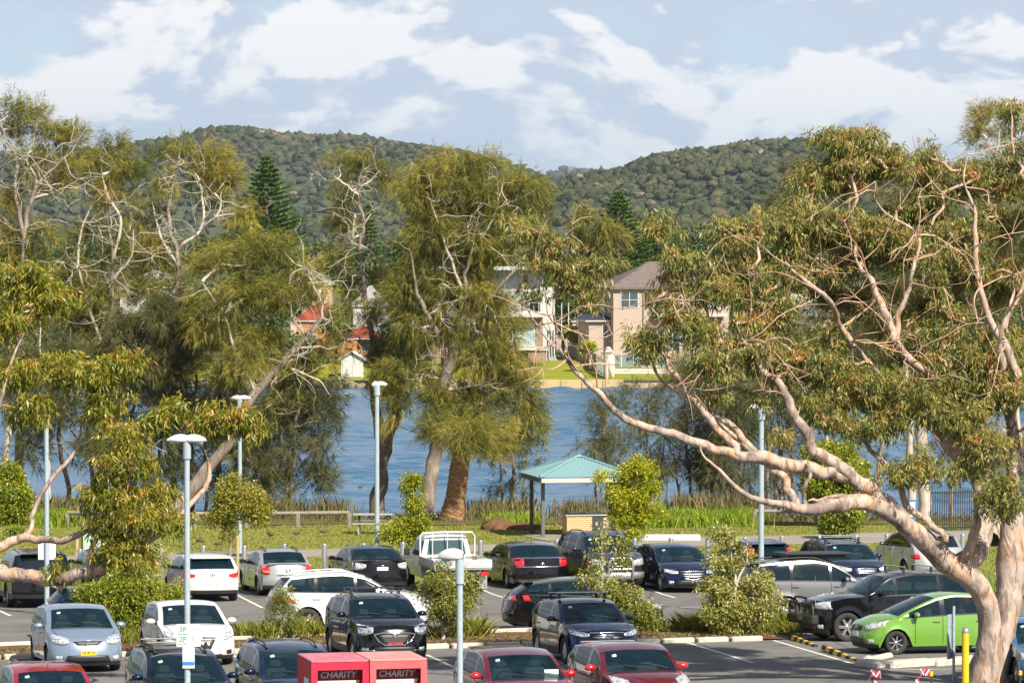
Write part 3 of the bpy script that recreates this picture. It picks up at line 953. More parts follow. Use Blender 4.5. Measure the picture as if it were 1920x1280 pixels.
# --- seawall of big blocks
sw_ = empty('seawall', (0, 0, 0), 'low sandstone-coloured block seawall along the far lawns', 'seawall')
bm_ = MB().box((0, 0, 0), (1.97, .5, .82), m_sand, bev=.05).mesh('wall_block')
for i in range(-6, 8):
    px0 = 700 + (i + 6) * 31
for i, x in enumerate(np.arange(P(690, 700, 375).x, P(1136, 700, 375).x, 2.0)):
    o = link('wall_block', bm_, sw_); o.location = (x + 1, 375 + .02 * ((i * 7) % 3), -1.42 + .015 * ((i * 5) % 3))
rb = MB().box((0, 0, 0), (2.4, .6, .5), m_timber, bev=.05).mesh('edge_beam')
for i, x in enumerate(np.arange(P(1138, 700, 375).x, P(1500, 700, 375).x, 2.43)):
    o = link('edge_beam', rb, sw_); o.location = (x + 1.2, 375.1 + .05 * (i % 2), -1.55)
bank = ramp_mat('bank_rubble', [(.3, (.12, .10, .06)), (.7, (.30, .25, .16))], scale=1.5, scale2=8, rough=1, bump=1)
b = MB()
for i in range(90):
    x = P(-40 + i * 8.1, 700, 376).x
    b.box((x, 375.6 + random.uniform(-.4, .4), -1.5 + random.uniform(-.15, .2)), (random.uniform(.5, 1.0), .8, random.uniform(.4, .8)), bank, rz=random.uniform(0, 3), bev=.12)
b.build('bank_stones', label='loose stones edging the far bank at the left', cat='stones', kind='stuff')
# --- fences
def pal_fence(name, label, A, B, h_, wd, mat, gap=.012, thick=.022):
    A, B = Vector(A), Vector(B); d = B - A; L_ = d.length; ang = math.atan2(d.y, d.x)
    root = empty(name, A, label, 'fence', rz=ang)
    me = MB().box((0, 0, h_ / 2), (wd - gap, thick, h_), mat).mesh('paling')
    n = int(L_ / wd)
    for i in range(n):
        o = link('paling', me, root); o.location = ((i + .5) * wd, 0, (B.z - A.z) * i / n + random.uniform(-.02, .02))
    for i in range(int(L_ / 2.4) + 1):
        MB().box((i * 2.4, -.06, (B.z - A.z) * i * 2.4 / L_ + h_ / 2), (.1, .1, h_), mat).build('post', root)
    for zz in (.35, h_ - .3):
        b = MB(); b.tube([(0, -.045, zz), (L_, -.045, zz + B.z - A.z)], [.04, .04], mat, n=4); b.build('rail', root)
    return root
pal_fence('fence', 'weathered timber paling fence running back between the two far houses', (P(1118, 600, 386).x, 386, fz(386)), (P(1064, 600, 424).x, 424, fz(424)), 1.75, .16, m_timber)
pal_fence('fence', 'white slatted fence panel stepping down to the seawall', (P(1138, 600, 377).x, 377, -1.0), (P(1119, 600, 385.5).x, 385.5, fz(385.5)), 1.9, .2, m_wframe, gap=.06)
MB().box((P(1137, 600, 376.6).x, 376.6, -1.0 + 1.05), (.2, .2, 2.3), m_timber).build('fence_post', label='thick timber corner post where the white fence meets the seawall', cat='post')
# upturned dinghy leaning on the fence end
b = MB(); vs = []; fs = []
for i in range(13):
    t = i / 12; hw_ = .50 * (math.sin(math.pi * min(1, t * .62 + .02)) ** .7) * (1 if t < .8 else 1 - (t - .8) * 3.2)
    dp = .34 * (1 - (2 * t - 1) ** 4)
    for j in range(9):
        a_ = math.pi * j / 8
        vs.append((hw_ * math.cos(a_), -dp * math.sin(a_) * .9, t * 3.1))
for i in range(12):
    for j in range(8): fs.append((i * 9 + j, i * 9 + j + 1, i * 9 + j + 10, i * 9 + j + 9))
b.add(vs, fs, m_concrete, True)
o = b.build('dinghy', label='pale upturned dinghy leaning upright against the end of the white fence', cat='boat')
bw = P(1149, 600, 377.5); o.location = (bw.x, 377.6, -1.0); o.rotation_euler = (R(-8), R(-10), R(-10))
# pool fence and terraces
pf = empty('pool_fence', (P(1143, 600, 390).x, 390, fz(390)), 'frameless glass pool fence with slim posts in front of the beige house', 'fence')
m_poolglass = flat('pool_glass', (.16, .22, .20), .05, spec=.8)
for i in range(6):
    MB().box((i * 1.15, 0, .85), (.05, .05, 1.35), m_wframe).build('post', pf)
    if i < 5: MB().box((i * 1.15 + .575, 0, .82), (1.06, .012, 1.15), m_poolglass).build('glass_panel', pf)
MB().box((P(1205, 600, 388).x, 389, fz(388) + .0), (6.6, 2.6, .36), m_concrete, bev=.03).build('pool_terrace', label='white concrete pool terrace on the far lawn', cat='terrace')
MB().box((P(1205, 600, 384).x, 384, fz(384) + .05), (7.6, .3, .32), m_concrete, bev=.03).build('garden_step', label='low pale garden edging below the pool terrace', cat='edging')
MB().box((P(1255, 600, 392).x, 392, fz(392) + .7), (5.5, .2, 1.6), m_cream, bev=.02).build('garden_wall', label='cream garden wall right of the glass pool fence', cat='wall')
for px_, top in ((1053, 568), (1066, 566)):
    D = 415; w = P(px_, top, D)
    MB().cyl((w.x, D, fz(D)), (w.x, D, w.z), .06, .05, m_wframe, n=6).build('pole', label='slim white pole beside the modern house, ' + ('left' if px_ == 1053 else 'right') + ' one of the two', cat='pole', group='white poles by the modern house')
# ================================================================== TREES
def bark(name, a, b_, c, patch=None, scale=(6, 6, 1.5)):
    st = [(0.3, a), (0.5, b_), (0.68, c)]
    if patch:
        st = [(0.34, a), (0.45, b_), (0.53, c), (0.585, patch)]
    return ramp_mat(name, st, scale=1.0, scale2=7, mix2=0.35, rough=0.85, bump=0.5, bdist=0.02, stretch=scale, spec=0.2)
def gum_bark():
    m, t, b = new_mat('gum_bark')
    b.inputs['Roughness'].default_value = 0.75
    sock(b, 'Specular IOR Level', 'Specular').default_value = 0.25
    L = t.links.new
    tcn = t.nodes.new('ShaderNodeTexCoord')
    def noise(sc, st, de=5, dist=0.0):
        mp = t.nodes.new('ShaderNodeMapping'); mp.inputs['Scale'].default_value = st
        L(tcn.outputs['Object'], mp.inputs[0])
        n = t.nodes.new('ShaderNodeTexNoise'); n.inputs['Scale'].default_value = sc; n.inputs['Detail'].default_value = de; n.inputs['Distortion'].default_value = dist
        L(mp.outputs[0], n.inputs['Vector']); return n.outputs['Fac']
    def ramp(f, st):
        r = t.nodes.new('ShaderNodeValToRGB'); e = r.color_ramp.elements
        while len(e) > 1: e.remove(e[-1])
        e[0].position = st[0][0]; e[0].color = (*st[0][1], 1)
        for p_, c_ in st[1:]:
            x = e.new(p_); x.color = (*c_, 1)
        L(f, r.inputs[0]); return r.outputs[0]
    base = ramp(noise(1.3, (1, 1, .6), 8, .6), [(.36, (.20, .15, .13)), (.44, (.32, .255, .215)), (.52, (.41, .33, .28)), (.58, (.37, .235, .15)), (.66, (.46, .36, .29))])
    fine = ramp(noise(5.5, (1, 1, .35), 7, 1.2), [(.38, (.42, .40, .38)), (.47, (.9, .9, .9)), (.6, (1.05, 1.03, 1.0))])
    mx = t.nodes.new('ShaderNodeMix'); mx.data_type = 'RGBA'; mx.blend_type = 'MULTIPLY'; mx.inputs[0].default_value = .85
    L(base, mx.inputs[6]); L(fine, mx.inputs[7]); L(mx.outputs[2], b.inputs['Base Color'])
    bp = t.nodes.new('ShaderNodeBump'); bp.inputs['Strength'].default_value = 1.0; bp.inputs['Distance'].default_value = .06
    L(noise(4.0, (1, 1, .4), 7, 1.0), bp.inputs['Height']); L(bp.outputs[0], b.inputs['Normal'])
    return m
m_gumbark = gum_bark()
m_twig = bark('red_twig_bark', (0.22, 0.09, 0.04), (0.38, 0.17, 0.08), (0.48, 0.26, 0.15))
m_casbark = bark('casuarina_bark', (0.10, 0.075, 0.06), (0.20, 0.16, 0.13), (0.34, 0.28, 0.23))
m_limb = bark('salmon_limb_bark', (0.26, 0.15, 0.10), (0.42, 0.27, 0.19), (0.52, 0.38, 0.30))
m_paletwig = bark('pale_bare_bark', (0.28, 0.245, 0.20), (0.42, 0.37, 0.31), (0.53, 0.48, 0.41))
m_palmbark = bark('palm_bark', (0.16, 0.08, 0.035), (0.30, 0.17, 0.08), (0.44, 0.30, 0.17), scale=(3, 3, 8))
m_gumleaf = leaf_mat('gum_leaves', [(0.0, (0.05, 0.07, 0.025)), (0.25, (0.13, 0.155, 0.042)), (0.48, (0.24, 0.245, 0.065)), (0.68, (0.38, 0.33, 0.10)), (0.84, (0.44, 0.28, 0.08)), (0.95, (0.44, 0.19, 0.06)), (1.0, (0.38, 0.12, 0.04))], trans=0.38, rough=0.40, spec=0.4)
m_yellowleaf = leaf_mat('bright_gum_leaves', [(0.0, (0.07, 0.09, 0.015)), (0.3, (0.17, 0.19, 0.022)), (0.55, (0.30, 0.28, 0.035)), (0.75, (0.42, 0.34, 0.06)), (0.9, (0.44, 0.24, 0.05)), (1.0, (0.38, 0.13, 0.03))], trans=0.38, rough=0.38, spec=0.4)
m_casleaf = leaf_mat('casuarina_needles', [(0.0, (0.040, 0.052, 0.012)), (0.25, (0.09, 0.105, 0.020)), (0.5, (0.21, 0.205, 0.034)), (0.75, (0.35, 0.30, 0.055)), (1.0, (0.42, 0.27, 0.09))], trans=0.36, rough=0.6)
m_casdark = leaf_mat('shade_dark_needles', [(0.0, (0.036, 0.048, 0.017)), (0.4, (0.078, 0.086, 0.026)), (0.8, (0.144, 0.138, 0.042)), (1.0, (0.204, 0.156, 0.060))], trans=0.25, rough=0.6)  # darker copy of the casuarina needles, canopy shade put into the colour
m_pine = leaf_mat('pine_needles', [(0.0, (0.03, 0.07, 0.012)), (0.5, (0.09, 0.16, 0.02)), (1.0, (0.18, 0.26, 0.035))], trans=0.2, rough=0.5)
m_bushleaf = leaf_mat('bush_leaves', [(0.0, (0.05, 0.085, 0.010)), (0.4, (0.14, 0.19, 0.016)), (0.7, (0.27, 0.29, 0.022)), (1.0, (0.42, 0.34, 0.04))], trans=0.3, rough=0.4)
m_lime = leaf_mat('lime_leaves', [(0.0, (0.13, 0.16, 0.01)), (0.4, (0.30, 0.32, 0.015)), (0.8, (0.46, 0.44, 0.03)), (1.0, (0.50, 0.40, 0.04))], trans=0.4, rough=0.4)
m_shrub = leaf_mat('shrub_leaves', [(0.0, (0.05, 0.075, 0.014)), (0.35, (0.14, 0.17, 0.026)), (0.65, (0.26, 0.27, 0.05)), (0.85, (0.40, 0.36, 0.12)), (1.0, (0.50, 0.46, 0.26))], trans=0.3, rough=0.45)
m_fargreen = leaf_mat('far_garden_leaves', [(0.0, (0.025, 0.05, 0.014)), (0.4, (0.06, 0.095, 0.02)), (0.8, (0.12, 0.14, 0.03)), (1.0, (0.17, 0.14, 0.05))], trans=0.15, rough=0.7)
m_grassy = leaf_mat('tufted_grass', [(0.0, (0.09, 0.12, 0.015)), (0.5, (0.22, 0.24, 0.03)), (0.8, (0.38, 0.33, 0.07)), (1.0, (0.48, 0.36, 0.14))], trans=0.35, rough=0.6)
m_reed = leaf_mat('dry_reeds', [(0.0, (0.05, 0.065, 0.015)), (0.4, (0.10, 0.105, 0.03)), (0.75, (0.20, 0.16, 0.07)), (1.0, (0.36, 0.27, 0.15))], trans=0.3, rough=0.7)
m_brightgrass = leaf_mat('bright_shore_grass', [(0.0, (0.10, 0.16, 0.015)), (0.5, (0.24, 0.33, 0.02)), (1.0, (0.42, 0.44, 0.06))], trans=0.4, rough=0.6)

def unit(a):
    return a / (np.linalg.norm(a, axis=-1, keepdims=True) + 1e-9)
def leaves_quads(c, d, Lg, Wd, r):
    """c points, d directions, one bent diamond leaf each"""
    n = len(c)
    side = unit(np.cross(d, r.normal(0, 1, (n, 3))))
    nn = np.cross(d, side)
    mid = c + d * (Lg * 0.45)[:, None] + nn * (Lg * 0.06)[:, None]
    v = np.stack([c, mid + side * (Wd / 2)[:, None], c + d * Lg[:, None] - np.array([0, 0, 1]) * (Lg * 0.08)[:, None], mid - side * (Wd / 2)[:, None]], 1)
    return v.reshape(-1, 3), np.arange(4 * n).reshape(-1, 4)
def needles_tris(c, d, Lg, Wd, r, droop=0.35):
    n = len(c)
    side = unit(np.cross(d, r.normal(0, 1, (n, 3)))) * (Wd / 2)[:, None]
    tip = c + d * Lg[:, None]; tip[:, 2] -= Lg * droop
    v = np.stack([c - side, c + side, tip], 1)
    return v.reshape(-1, 3), np.arange(3 * n).reshape(-1, 3)
def blobs(ells, D, r, dens, rad, depth_k=1.0, doff=0.0):
    """small clump centres inside ellipses given in photograph pixels, with real depth"""
    out = []; rr = []; cen = []
    for e in ells:
        cx, cy, rx, ry = e[:4]
        k = e[4] if len(e) > 4 else 1.0
        dd = e[5] if len(e) > 5 else 0.0
        De = D + doff + dd
        c = np.array(P(cx, cy, De)); sx = rx / F * De; sz = ry / F * De
        sy = min(max(sx, sz), 3.2) * depth_k * 0.8
        n = max(2, int(dens * k * (sx * sz * 3.14) / (rad * rad)))
        u = unit(r.normal(0, 1, (n, 3))) * (r.uniform(0.0, 1, n) ** 0.42)[:, None]
        p = c + u * np.array([max(sx - rad * .5, sx * .4), sy, max(sz - rad * .5, sz * .4)])
        out.append(p); cen.append(np.repeat(c[None], n, 0)); rr.append(np.full(n, rad) * r.uniform(0.7, 1.25, n))
    return np.vstack(out), np.concatenate(rr), np.vstack(cen)
def branch_net(skel, targets, r, base_r=0.010, n=5, wob=0.12, up=0.0):
    """grow limbs from the skeleton points to every target, nearest first"""
    S_ = np.asarray(skel)[:, :3]
    nodes = [p for p in S_]; parent = [-1] * len(nodes); isT = [False] * len(nodes)
    T = [t for t in targets]
    d0 = [np.min(np.linalg.norm(S_ - t, axis=1)) for t in T]
    order = np.argsort(d0)
    NA = np.array(nodes)
    for i in order:
        t = T[i]
        dz = np.maximum(0, NA[:, 2] - t[2])
        cost = np.linalg.norm(NA - t, axis=1) + dz * 0.7
        j = int(np.argmin(cost))
        nodes.append(t); parent.append(j); isT.append(True)
        NA = np.vstack([NA, t[None]])
    cnt = [1 if t else 0 for t in isT]
    for i in range(len(nodes) - 1, -1, -1):
        if parent[i] >= 0:
            cnt[parent[i]] += cnt[i]
    VV = []; FF = []; off = 0
    for i in range(len(nodes)):
        j = parent[i]
        if j < 0: continue
        a, b_ = nodes[j], nodes[i]
        L_ = np.linalg.norm(b_ - a)
        cap = base_r * 3.6
        r0 = min(cap, base_r * (cnt[i] + 0.6) ** 0.5 * 1.1); r1 = min(cap * .9, base_r * max(cnt[i] - 0.6, 0.3) ** 0.5 * .9)
        m1 = a * 0.66 + b_ * 0.34 + r.normal(0, wob * L_ * 0.6, 3); m2 = a * 0.33 + b_ * 0.67 + r.normal(0, wob * L_ * 0.6, 3)
        m1[2] += up * L_; m2[2] += up * L_
        pts = catmull(np.array([a, m1, m2, b_]), 2)
        v, f = tube_np(pts, np.linspace(r0, r1, len(pts)), 3 if cnt[i] < 6 else n)
        VV.append(v); FF.append(f + off); off += len(v)
    if not VV: return np.zeros((0, 3)), np.zeros((0, 4), int)
    return np.vstack(VV), np.vstack(FF)
def px_tube(pts, D, sides=8, k=5, wob=0.0, r=None):
    """trunk or limb: rows of (px, py, width_px, depth offset)"""
    q = []
    for p in pts:
        dd = p[3] if len(p) > 3 else 0.0
        w = P(p[0], p[1], D + dd)
        q.append((w.x, w.y, w.z, p[2] / 2 / F * (D + dd)))
    c = catmull(np.array(q), k)
    if wob and r is not None:
        nz = r.normal(0, 1, (len(c), 3)); nz = (nz + np.roll(nz, 1, 0)) / 2; nz[0] = 0
        c[:, :3] += nz * wob * np.clip(c[:, 3:4] * 3, .02, .4)
    m_ = len(c); c[:, 3] *= np.interp(np.arange(m_) / (m_ - 1), [0, .65, 1], [1, 1, .38])
    v, f = tube_np(c[:, :3], np.maximum(c[:, 3], 0.004), sides)
    return v, f, c
class Tree:
    def __init__(s, name, label, cat, D, group=None, seed=1, base=None):
        s.D = D; s.r = np.random.default_rng(seed)
        s.base = Vector(base) if base is not None else None
        s.name, s.label, s.cat, s.group = name, label, cat, group
        s.skel = []; s.items = []
    def _root(s):
        return s.root
    def start(s, x, D=None):
        D = D or s.D
        z = gz(D) if D < 200 else fz(D)
        s.root = empty(s.name, (x, D, z), s.label, s.cat, s.group)
        s.o = np.array([x, D, z])
        return s
    def part(s, name, Vx, Fx, mat, tint=None, smooth=True, kind=None):
        return link(name, fast_mesh(name, np.asarray(Vx) - s.o, Fx, mat, tint=tint, smooth=smooth), s.root, kind=kind)
    def limb(s, name, pts, mat, sides=9, k=5, wob=0.15, skel=True):
        v, f, c = px_tube(pts, s.D, sides, k, wob, s.r)
        if skel:
            s.skel.append(c[::2])
        return s.part(name, v, f, mat)
    def limbs(s, name, lst, mat, sides=7, k=4, wob=0.2, kind=None):
        VV = []; FF = []; off = 0
        for pts in lst:
            v, f, c = px_tube(pts, s.D, sides, k, wob, s.r)
            VV.append(v); FF.append(f + off); off += len(v); s.skel.append(c[::2])
        return s.part(name, np.vstack(VV), np.vstack(FF), mat, kind=kind)
    def crown(s, ells, mat, kind, dens=1.0, rad=0.7, nleaf=120, leaf=0.18, wid=0.03, base_r=0.008, twigmat=None, name='foliage', spread=0.8, hue=0.0, wob=0.12, up=0.02, twigs=True, depth_k=1.0, doff=0.0, droop=0.8, huespread=0.2):
        r = s.r
        tc_, tr_, cen = blobs(ells, s.D, r, dens, rad, depth_k, doff)
        n = len(tc_)
        if twigs and s.skel:
            v, f = branch_net(np.vstack(s.skel), tc_, r, base_r=base_r, wob=wob, up=up)
            if len(v):
                s.part('twigs' if twigs is True else twigs, v, f, twigmat, kind='stuff')
        hue_c = r.normal(0, 0.14 if kind == 'cas' else .09, n)
        out = unit(tc_ - cen + np.array([0, 0, 0.25]))
        if kind == 'gum':
            # sprigs of hanging leaves
            ns = max(2, nleaf // 9)
            u = unit(r.normal(0, 1, (n, ns, 3))) * (r.uniform(0.15, 1, (n, ns)) ** 0.6)[..., None]
            u[..., 2] *= 0.7
            sp = tc_[:, None] + u * tr_[:, None, None] * spread
            nl = 9
            lc = sp[:, :, None] + r.normal(0, 0.055 * leaf / 0.18, (n, ns, nl, 3))
            d = u[:, :, None] * 0.45 + np.array([0, 0, -droop]) + r.normal(0, 0.5, (n, ns, nl, 3))
            # new growth at the top of the clump is orange
            topn = (u[..., 2] > 0.0) * r.uniform(0, 1, (n, ns)) ** 2.2
            t = 0.36 + hue + hue_c[:, None, None] + topn[..., None] * 0.40 + r.normal(0, huespread * 0.6, (n, ns, 1)) + r.normal(0, huespread * 0.5, (n, ns, nl))
            lc = lc.reshape(-1, 3); d = unit(d.reshape(-1, 3)); t = t.ravel()
            N_ = len(lc)
            v, f = leaves_quads(lc, d, leaf * r.uniform(0.65, 1.25, N_), wid * r.uniform(0.7, 1.2, N_), r)
            tt = np.repeat(np.clip(t, 0, 1), 4)
        elif kind == 'cas':
            nt_ = max(2, nleaf // 14)
            u = unit(r.normal(0, 1, (n, nt_, 3))) * (r.uniform(0.05, 1, (n, nt_)) ** 0.7)[..., None]
            sp = tc_[:, None] + u * tr_[:, None, None] * spread
            bd = unit(out[:, None] * 0.6 + u * 0.5 + r.normal(0, 0.25, (n, nt_, 3)) + np.array([0, 0, 0.15]))
            nl = 14
            along = r.uniform(0, 1, (n, nt_, nl, 1))
            lc = sp[:, :, None] + bd[:, :, None] * along * leaf * 0.9
            d = bd[:, :, None] * 0.8 + r.normal(0, 0.30, (n, nt_, nl, 3)) + np.array([0, 0, -droop])
            t = 0.42 + hue + hue_c[:, None, None] + r.normal(0, 0.09, (n, nt_, 1)) + r.normal(0, 0.13, (n, nt_, nl)) + along[..., 0] * 0.1
            lc = lc.reshape(-1, 3); d = unit(d.reshape(-1, 3)); t = t.ravel(); N_ = len(lc)
            v, f = needles_tris(lc, d, leaf * r.uniform(0.5, 1.2, N_), wid * r.uniform(0.7, 1.3, N_), r, 0.25)
            tt = np.repeat(np.clip(t, 0, 1), 3)
        else:   # broad: small leaves in all directions
            u = unit(r.normal(0, 1, (n, nleaf, 3))) * (r.uniform(0.1, 1, (n, nleaf)) ** 0.5)[..., None]
            lc = tc_[:, None] + u * tr_[:, None, None] * spread
            d = u * 0.6 + r.normal(0, 0.6, (n, nleaf, 3)) + np.array([0, 0, -0.25])
            t = 0.42 + hue + hue_c[:, None] + r.normal(0, 0.16, (n, nleaf)) + np.clip(u[..., 2], 0, 1) * 0.18
            lc = lc.reshape(-1, 3); d = unit(d.reshape(-1, 3)); t = t.ravel(); N_ = len(lc)
            v, f = leaves_quads(lc, d, leaf * r.uniform(0.6, 1.2, N_), wid * r.uniform(0.7, 1.2, N_), r)
            tt = np.repeat(np.clip(t, 0, 1), 4)
        global NTRI
        NTRI += len(f) * (2 if f.shape[1] == 4 else 1)
        return s.part(name, v, f, mat, tint=tt, smooth=False, kind='stuff')
NTRI = 0
def bare_twigs(t, n, ymax, mat=None, back=(-2.2, -.3), rad=.026):
    sk = np.vstack(t.skel); sk = sk[sk[:, 2] > (7.6 if ymax == 0 else 2.5)]
    VV = []; FF = []; off = 0
    for i in range(n):
        p = sk[t.r.integers(len(sk))][:3].copy()
        d = unit(np.array([t.r.normal(0, 1), t.r.uniform(*back) * .6, t.r.uniform(-.2, .9)]))
        q = [p]; L_ = t.r.uniform(.25, .6)
        for j in range(5):
            d = unit(d + t.r.normal(0, .42, 3)); p = p + d * L_; q.append(p)
        v, f = tube_np(catmull(np.array(q), 2), np.linspace(rad, .006, 11), 3); VV.append(v); FF.append(f + off); off += len(v)
        for k in range(3):
            a = q[t.r.integers(2, 5)]; e = unit(d + t.r.normal(0, .8, 3)); b1 = a + e * .35; b2 = b1 + unit(e + t.r.normal(0, .6, 3)) * .35
            v, f = tube_np(np.array([a, b1, b2]), np.array([rad * .5, rad * .35, .004]), 3); VV.append(v); FF.append(f + off); off += len(v)
    t.part('bare_twigs', np.vstack(VV), np.vstack(FF), mat or m_paletwig, kind='stuff')
# ---------------------------------------------------------------- the big gum on the right
g = Tree('gum_tree', 'huge spreading pink-barked gum tree at the right, its limbs reaching left across the picture', 'tree', 91, seed=11).start(P(1862, 1290, 91).x, 91)
g.limb('trunk', [(1846, 1322, 118), (1850, 1285, 92), (1861, 1235, 70), (1878, 1175, 56), (1892, 1110, 50), (1895, 1040, 56), (1898, 980, 50), (1900, 900, 40), (1885, 820, 32, 1)], m_gumbark, sides=20, wob=0.05)
g.limb('trunk', [(1840, 1290, 56, -.3), (1850, 1240, 50, -.4), (1856, 1180, 44, -.5), (1846, 1120, 42, -.7), (1816, 1080, 44, -.9), (1776, 1055, 44, -1), (1740, 1020, 42, -1.2), (1700, 985, 36, -1.5), (1650, 950, 33, -2), (1600, 940, 30, -2.3), (1565, 947, 27, -2.5), (1515, 955, 22, -2.8), (1470, 945, 17, -3), (1425, 938, 15, -3), (1385, 918, 13, -3), (1350, 882, 11, -3), (1320, 855, 8, -3), (1310, 830, 6, -3)], m_gumbark, sides=16, wob=0.05)
g.limb('branch', [(1800, 1075, 44, -1), (1838, 1020, 38, -.4), (1842, 960, 36, 0), (1838, 900, 34, 0.4), (1800, 850, 30.1, 0.36), (1745, 790, 25.1, 0.11), (1700, 740, 20.1, -0.34), (1640, 690, 15, -0.87), (1600, 640, 12, -1)], m_gumbark, sides=12, wob=.1)
g.limb('branch', [(1690, 975, 32, -1.5), (1640, 925, 30, -2), (1600, 895, 28, -2.2), (1560, 865, 25, -2.4), (1530, 845, 22, -2.4), (1505, 800, 20, -2.4), (1480, 760, 18, -2.4), (1455, 720, 16, -2.4), (1430, 690, 15, -2.4), (1415, 660, 12, -2.3), (1395, 640, 9, -2.2), (1375, 600, 7, -2)], m_gumbark, sides=12, wob=.12)
g.limb('branch', [(1590, 893, 24, -2.2), (1540, 885, 24, -2.4), (1490, 872, 27, -2.6), (1430, 862, 25, -2.7), (1370, 850, 20, -2.8), (1310, 830, 18, -2.9), (1250, 812, 16, -3), (1190, 790, 14, -3), (1150, 765, 12, -3), (1110, 725, 11, -3), (1075, 690, 10, -3), (1045, 650, 9, -3), (1035, 645, 7, -3), (1000, 600, 6, -3), (975, 540, 5, -3), (972, 480, 4, -3)], m_gumbark, sides=12, wob=.12)
g.limb('branch', [(1045, 655, 7, -3), (1043, 610, 6, -3), (1038, 575, 5, -3), (1045, 530, 4, -3), (1040, 490, 3, -3)], m_gumbark, sides=8, wob=.15)
g.limb('branch', [(1385, 852, 14, -2.8), (1370, 825, 15, -2.7), (1340, 795, 14, -2.6), (1310, 760, 13, -2.5), (1275, 715, 11, -2.5), (1255, 690, 9, -2.5), (1242, 650, 8, -2.5), (1235, 600, 6, -2.5), (1215, 570, 5, -2.5)], m_gumbark, sides=10, wob=.12)
g.limb('branch', [(1430, 862, 14, -2.6), (1400, 830, 14, -2.4), (1375, 800, 12, -2.2), (1340, 780, 10, -2.2), (1300, 755, 7, -2.2), (1250, 720, 7, -2.2), (1225, 690, 6, -2.2), (1218, 660, 5, -2.2)], m_gumbark, sides=9, wob=.15)
g.limb('branch', [(1500, 950, 18, -2.9), (1485, 920, 17, -2.8), (1465, 890, 15, -2.7), (1430, 865, 13, -2.6), (1395, 835, 12, -2.4), (1350, 790, 9, -2.2), (1325, 740, 6, -2.2)], m_gumbark, sides=9, wob=.15)
g.limb('branch', [(1640, 920, 14, -2), (1600, 930, 13, -1.5), (1540, 935, 10, -1.2), (1515, 938, 8, -1.2)], m_gumbark, sides=8)
g.limb('branch', [(1512, 948, 9, -2.8), (1508, 915, 8, -2.9), (1516, 890, 8, -2.9), (1515, 865, 9, -2.8)], m_gumbark, sides=8)
g.limb('branch', [(1860, 1010, 34, 0), (1880, 960, 32, 0.4), (1850, 880, 27, 1), (1815, 830, 24.1, 0.51), (1790, 790, 18.1, 0.11), (1765, 740, 14.1, -0.4), (1750, 690, 10, -0.89)], m_gumbark, sides=10)
g.limb('branch', [(1790, 1060, 24, -1), (1815, 1030, 20, -1.2), (1828, 985, 17, -1.2), (1835, 930, 15, -1.2)], m_gumbark, sides=9)
g.limb('branch', [(1895, 1110, 40, 0.2), (1925, 1090, 30, 0.4), (1990, 1050, 24, .6), (2050, 960, 18, .8)], m_gumbark, sides=9)
g.limb('branch', [(1905, 880, 30, 0.6), (1900, 800, 22.1, 0.2), (1905, 700, 18, -0.78), (1880, 640, 14, -1), (1850, 580, 12, -1), (1830, 480, 11, -1), (1828, 400, 9, -1), (1808, 340, 7, -1), (1815, 290, 4, -1)], m_gumbark, sides=9)
g.limb('branch', [(1880, 690, 13.1, -0.9), (1875, 640, 11, -1), (1890, 590, 10, -1), (1915, 540, 9, -1), (1930, 470, 7, -1)], m_gumbark, sides=9)
g.limb('branch', [(1830, 880, 20, 0.6), (1810, 760, 14.1, 0), (1690, 660, 16, -1), (1670, 610, 16, -1), (1650, 560, 15, -1), (1620, 510, 14, -1), (1605, 480, 10, -1)], m_gumbark, sides=9)
g.limb('branch', [(1680, 640, 12, -1), (1685, 590, 11, -1), (1700, 550, 10, -1), (1712, 500, 8, -1), (1720, 440, 6, -1), (1650, 390, 7, -1), (1640, 340, 5, -1)], m_gumbark, sides=8)
g.limb('branch', [(1600, 650, 11, -1), (1570, 600, 10, -1), (1555, 560, 10.3, -2.3), (1500, 520, 8, -2.3), (1470, 490, 6.9, -2.3)], m_gumbark, sides=8)
g.limb('branch', [(1740, 1025, 17, -1.2), (1775, 1010, 14, -1.5), (1740, 975, 14, -1.4), (1705, 955, 13, -1.3), (1680, 900, 12, -1.3), (1640, 850, 10.8, -1.1), (1610, 815, 8.6, -0.88), (1580, 770, 7.4, -0.48)], m_gumbark, sides=8)
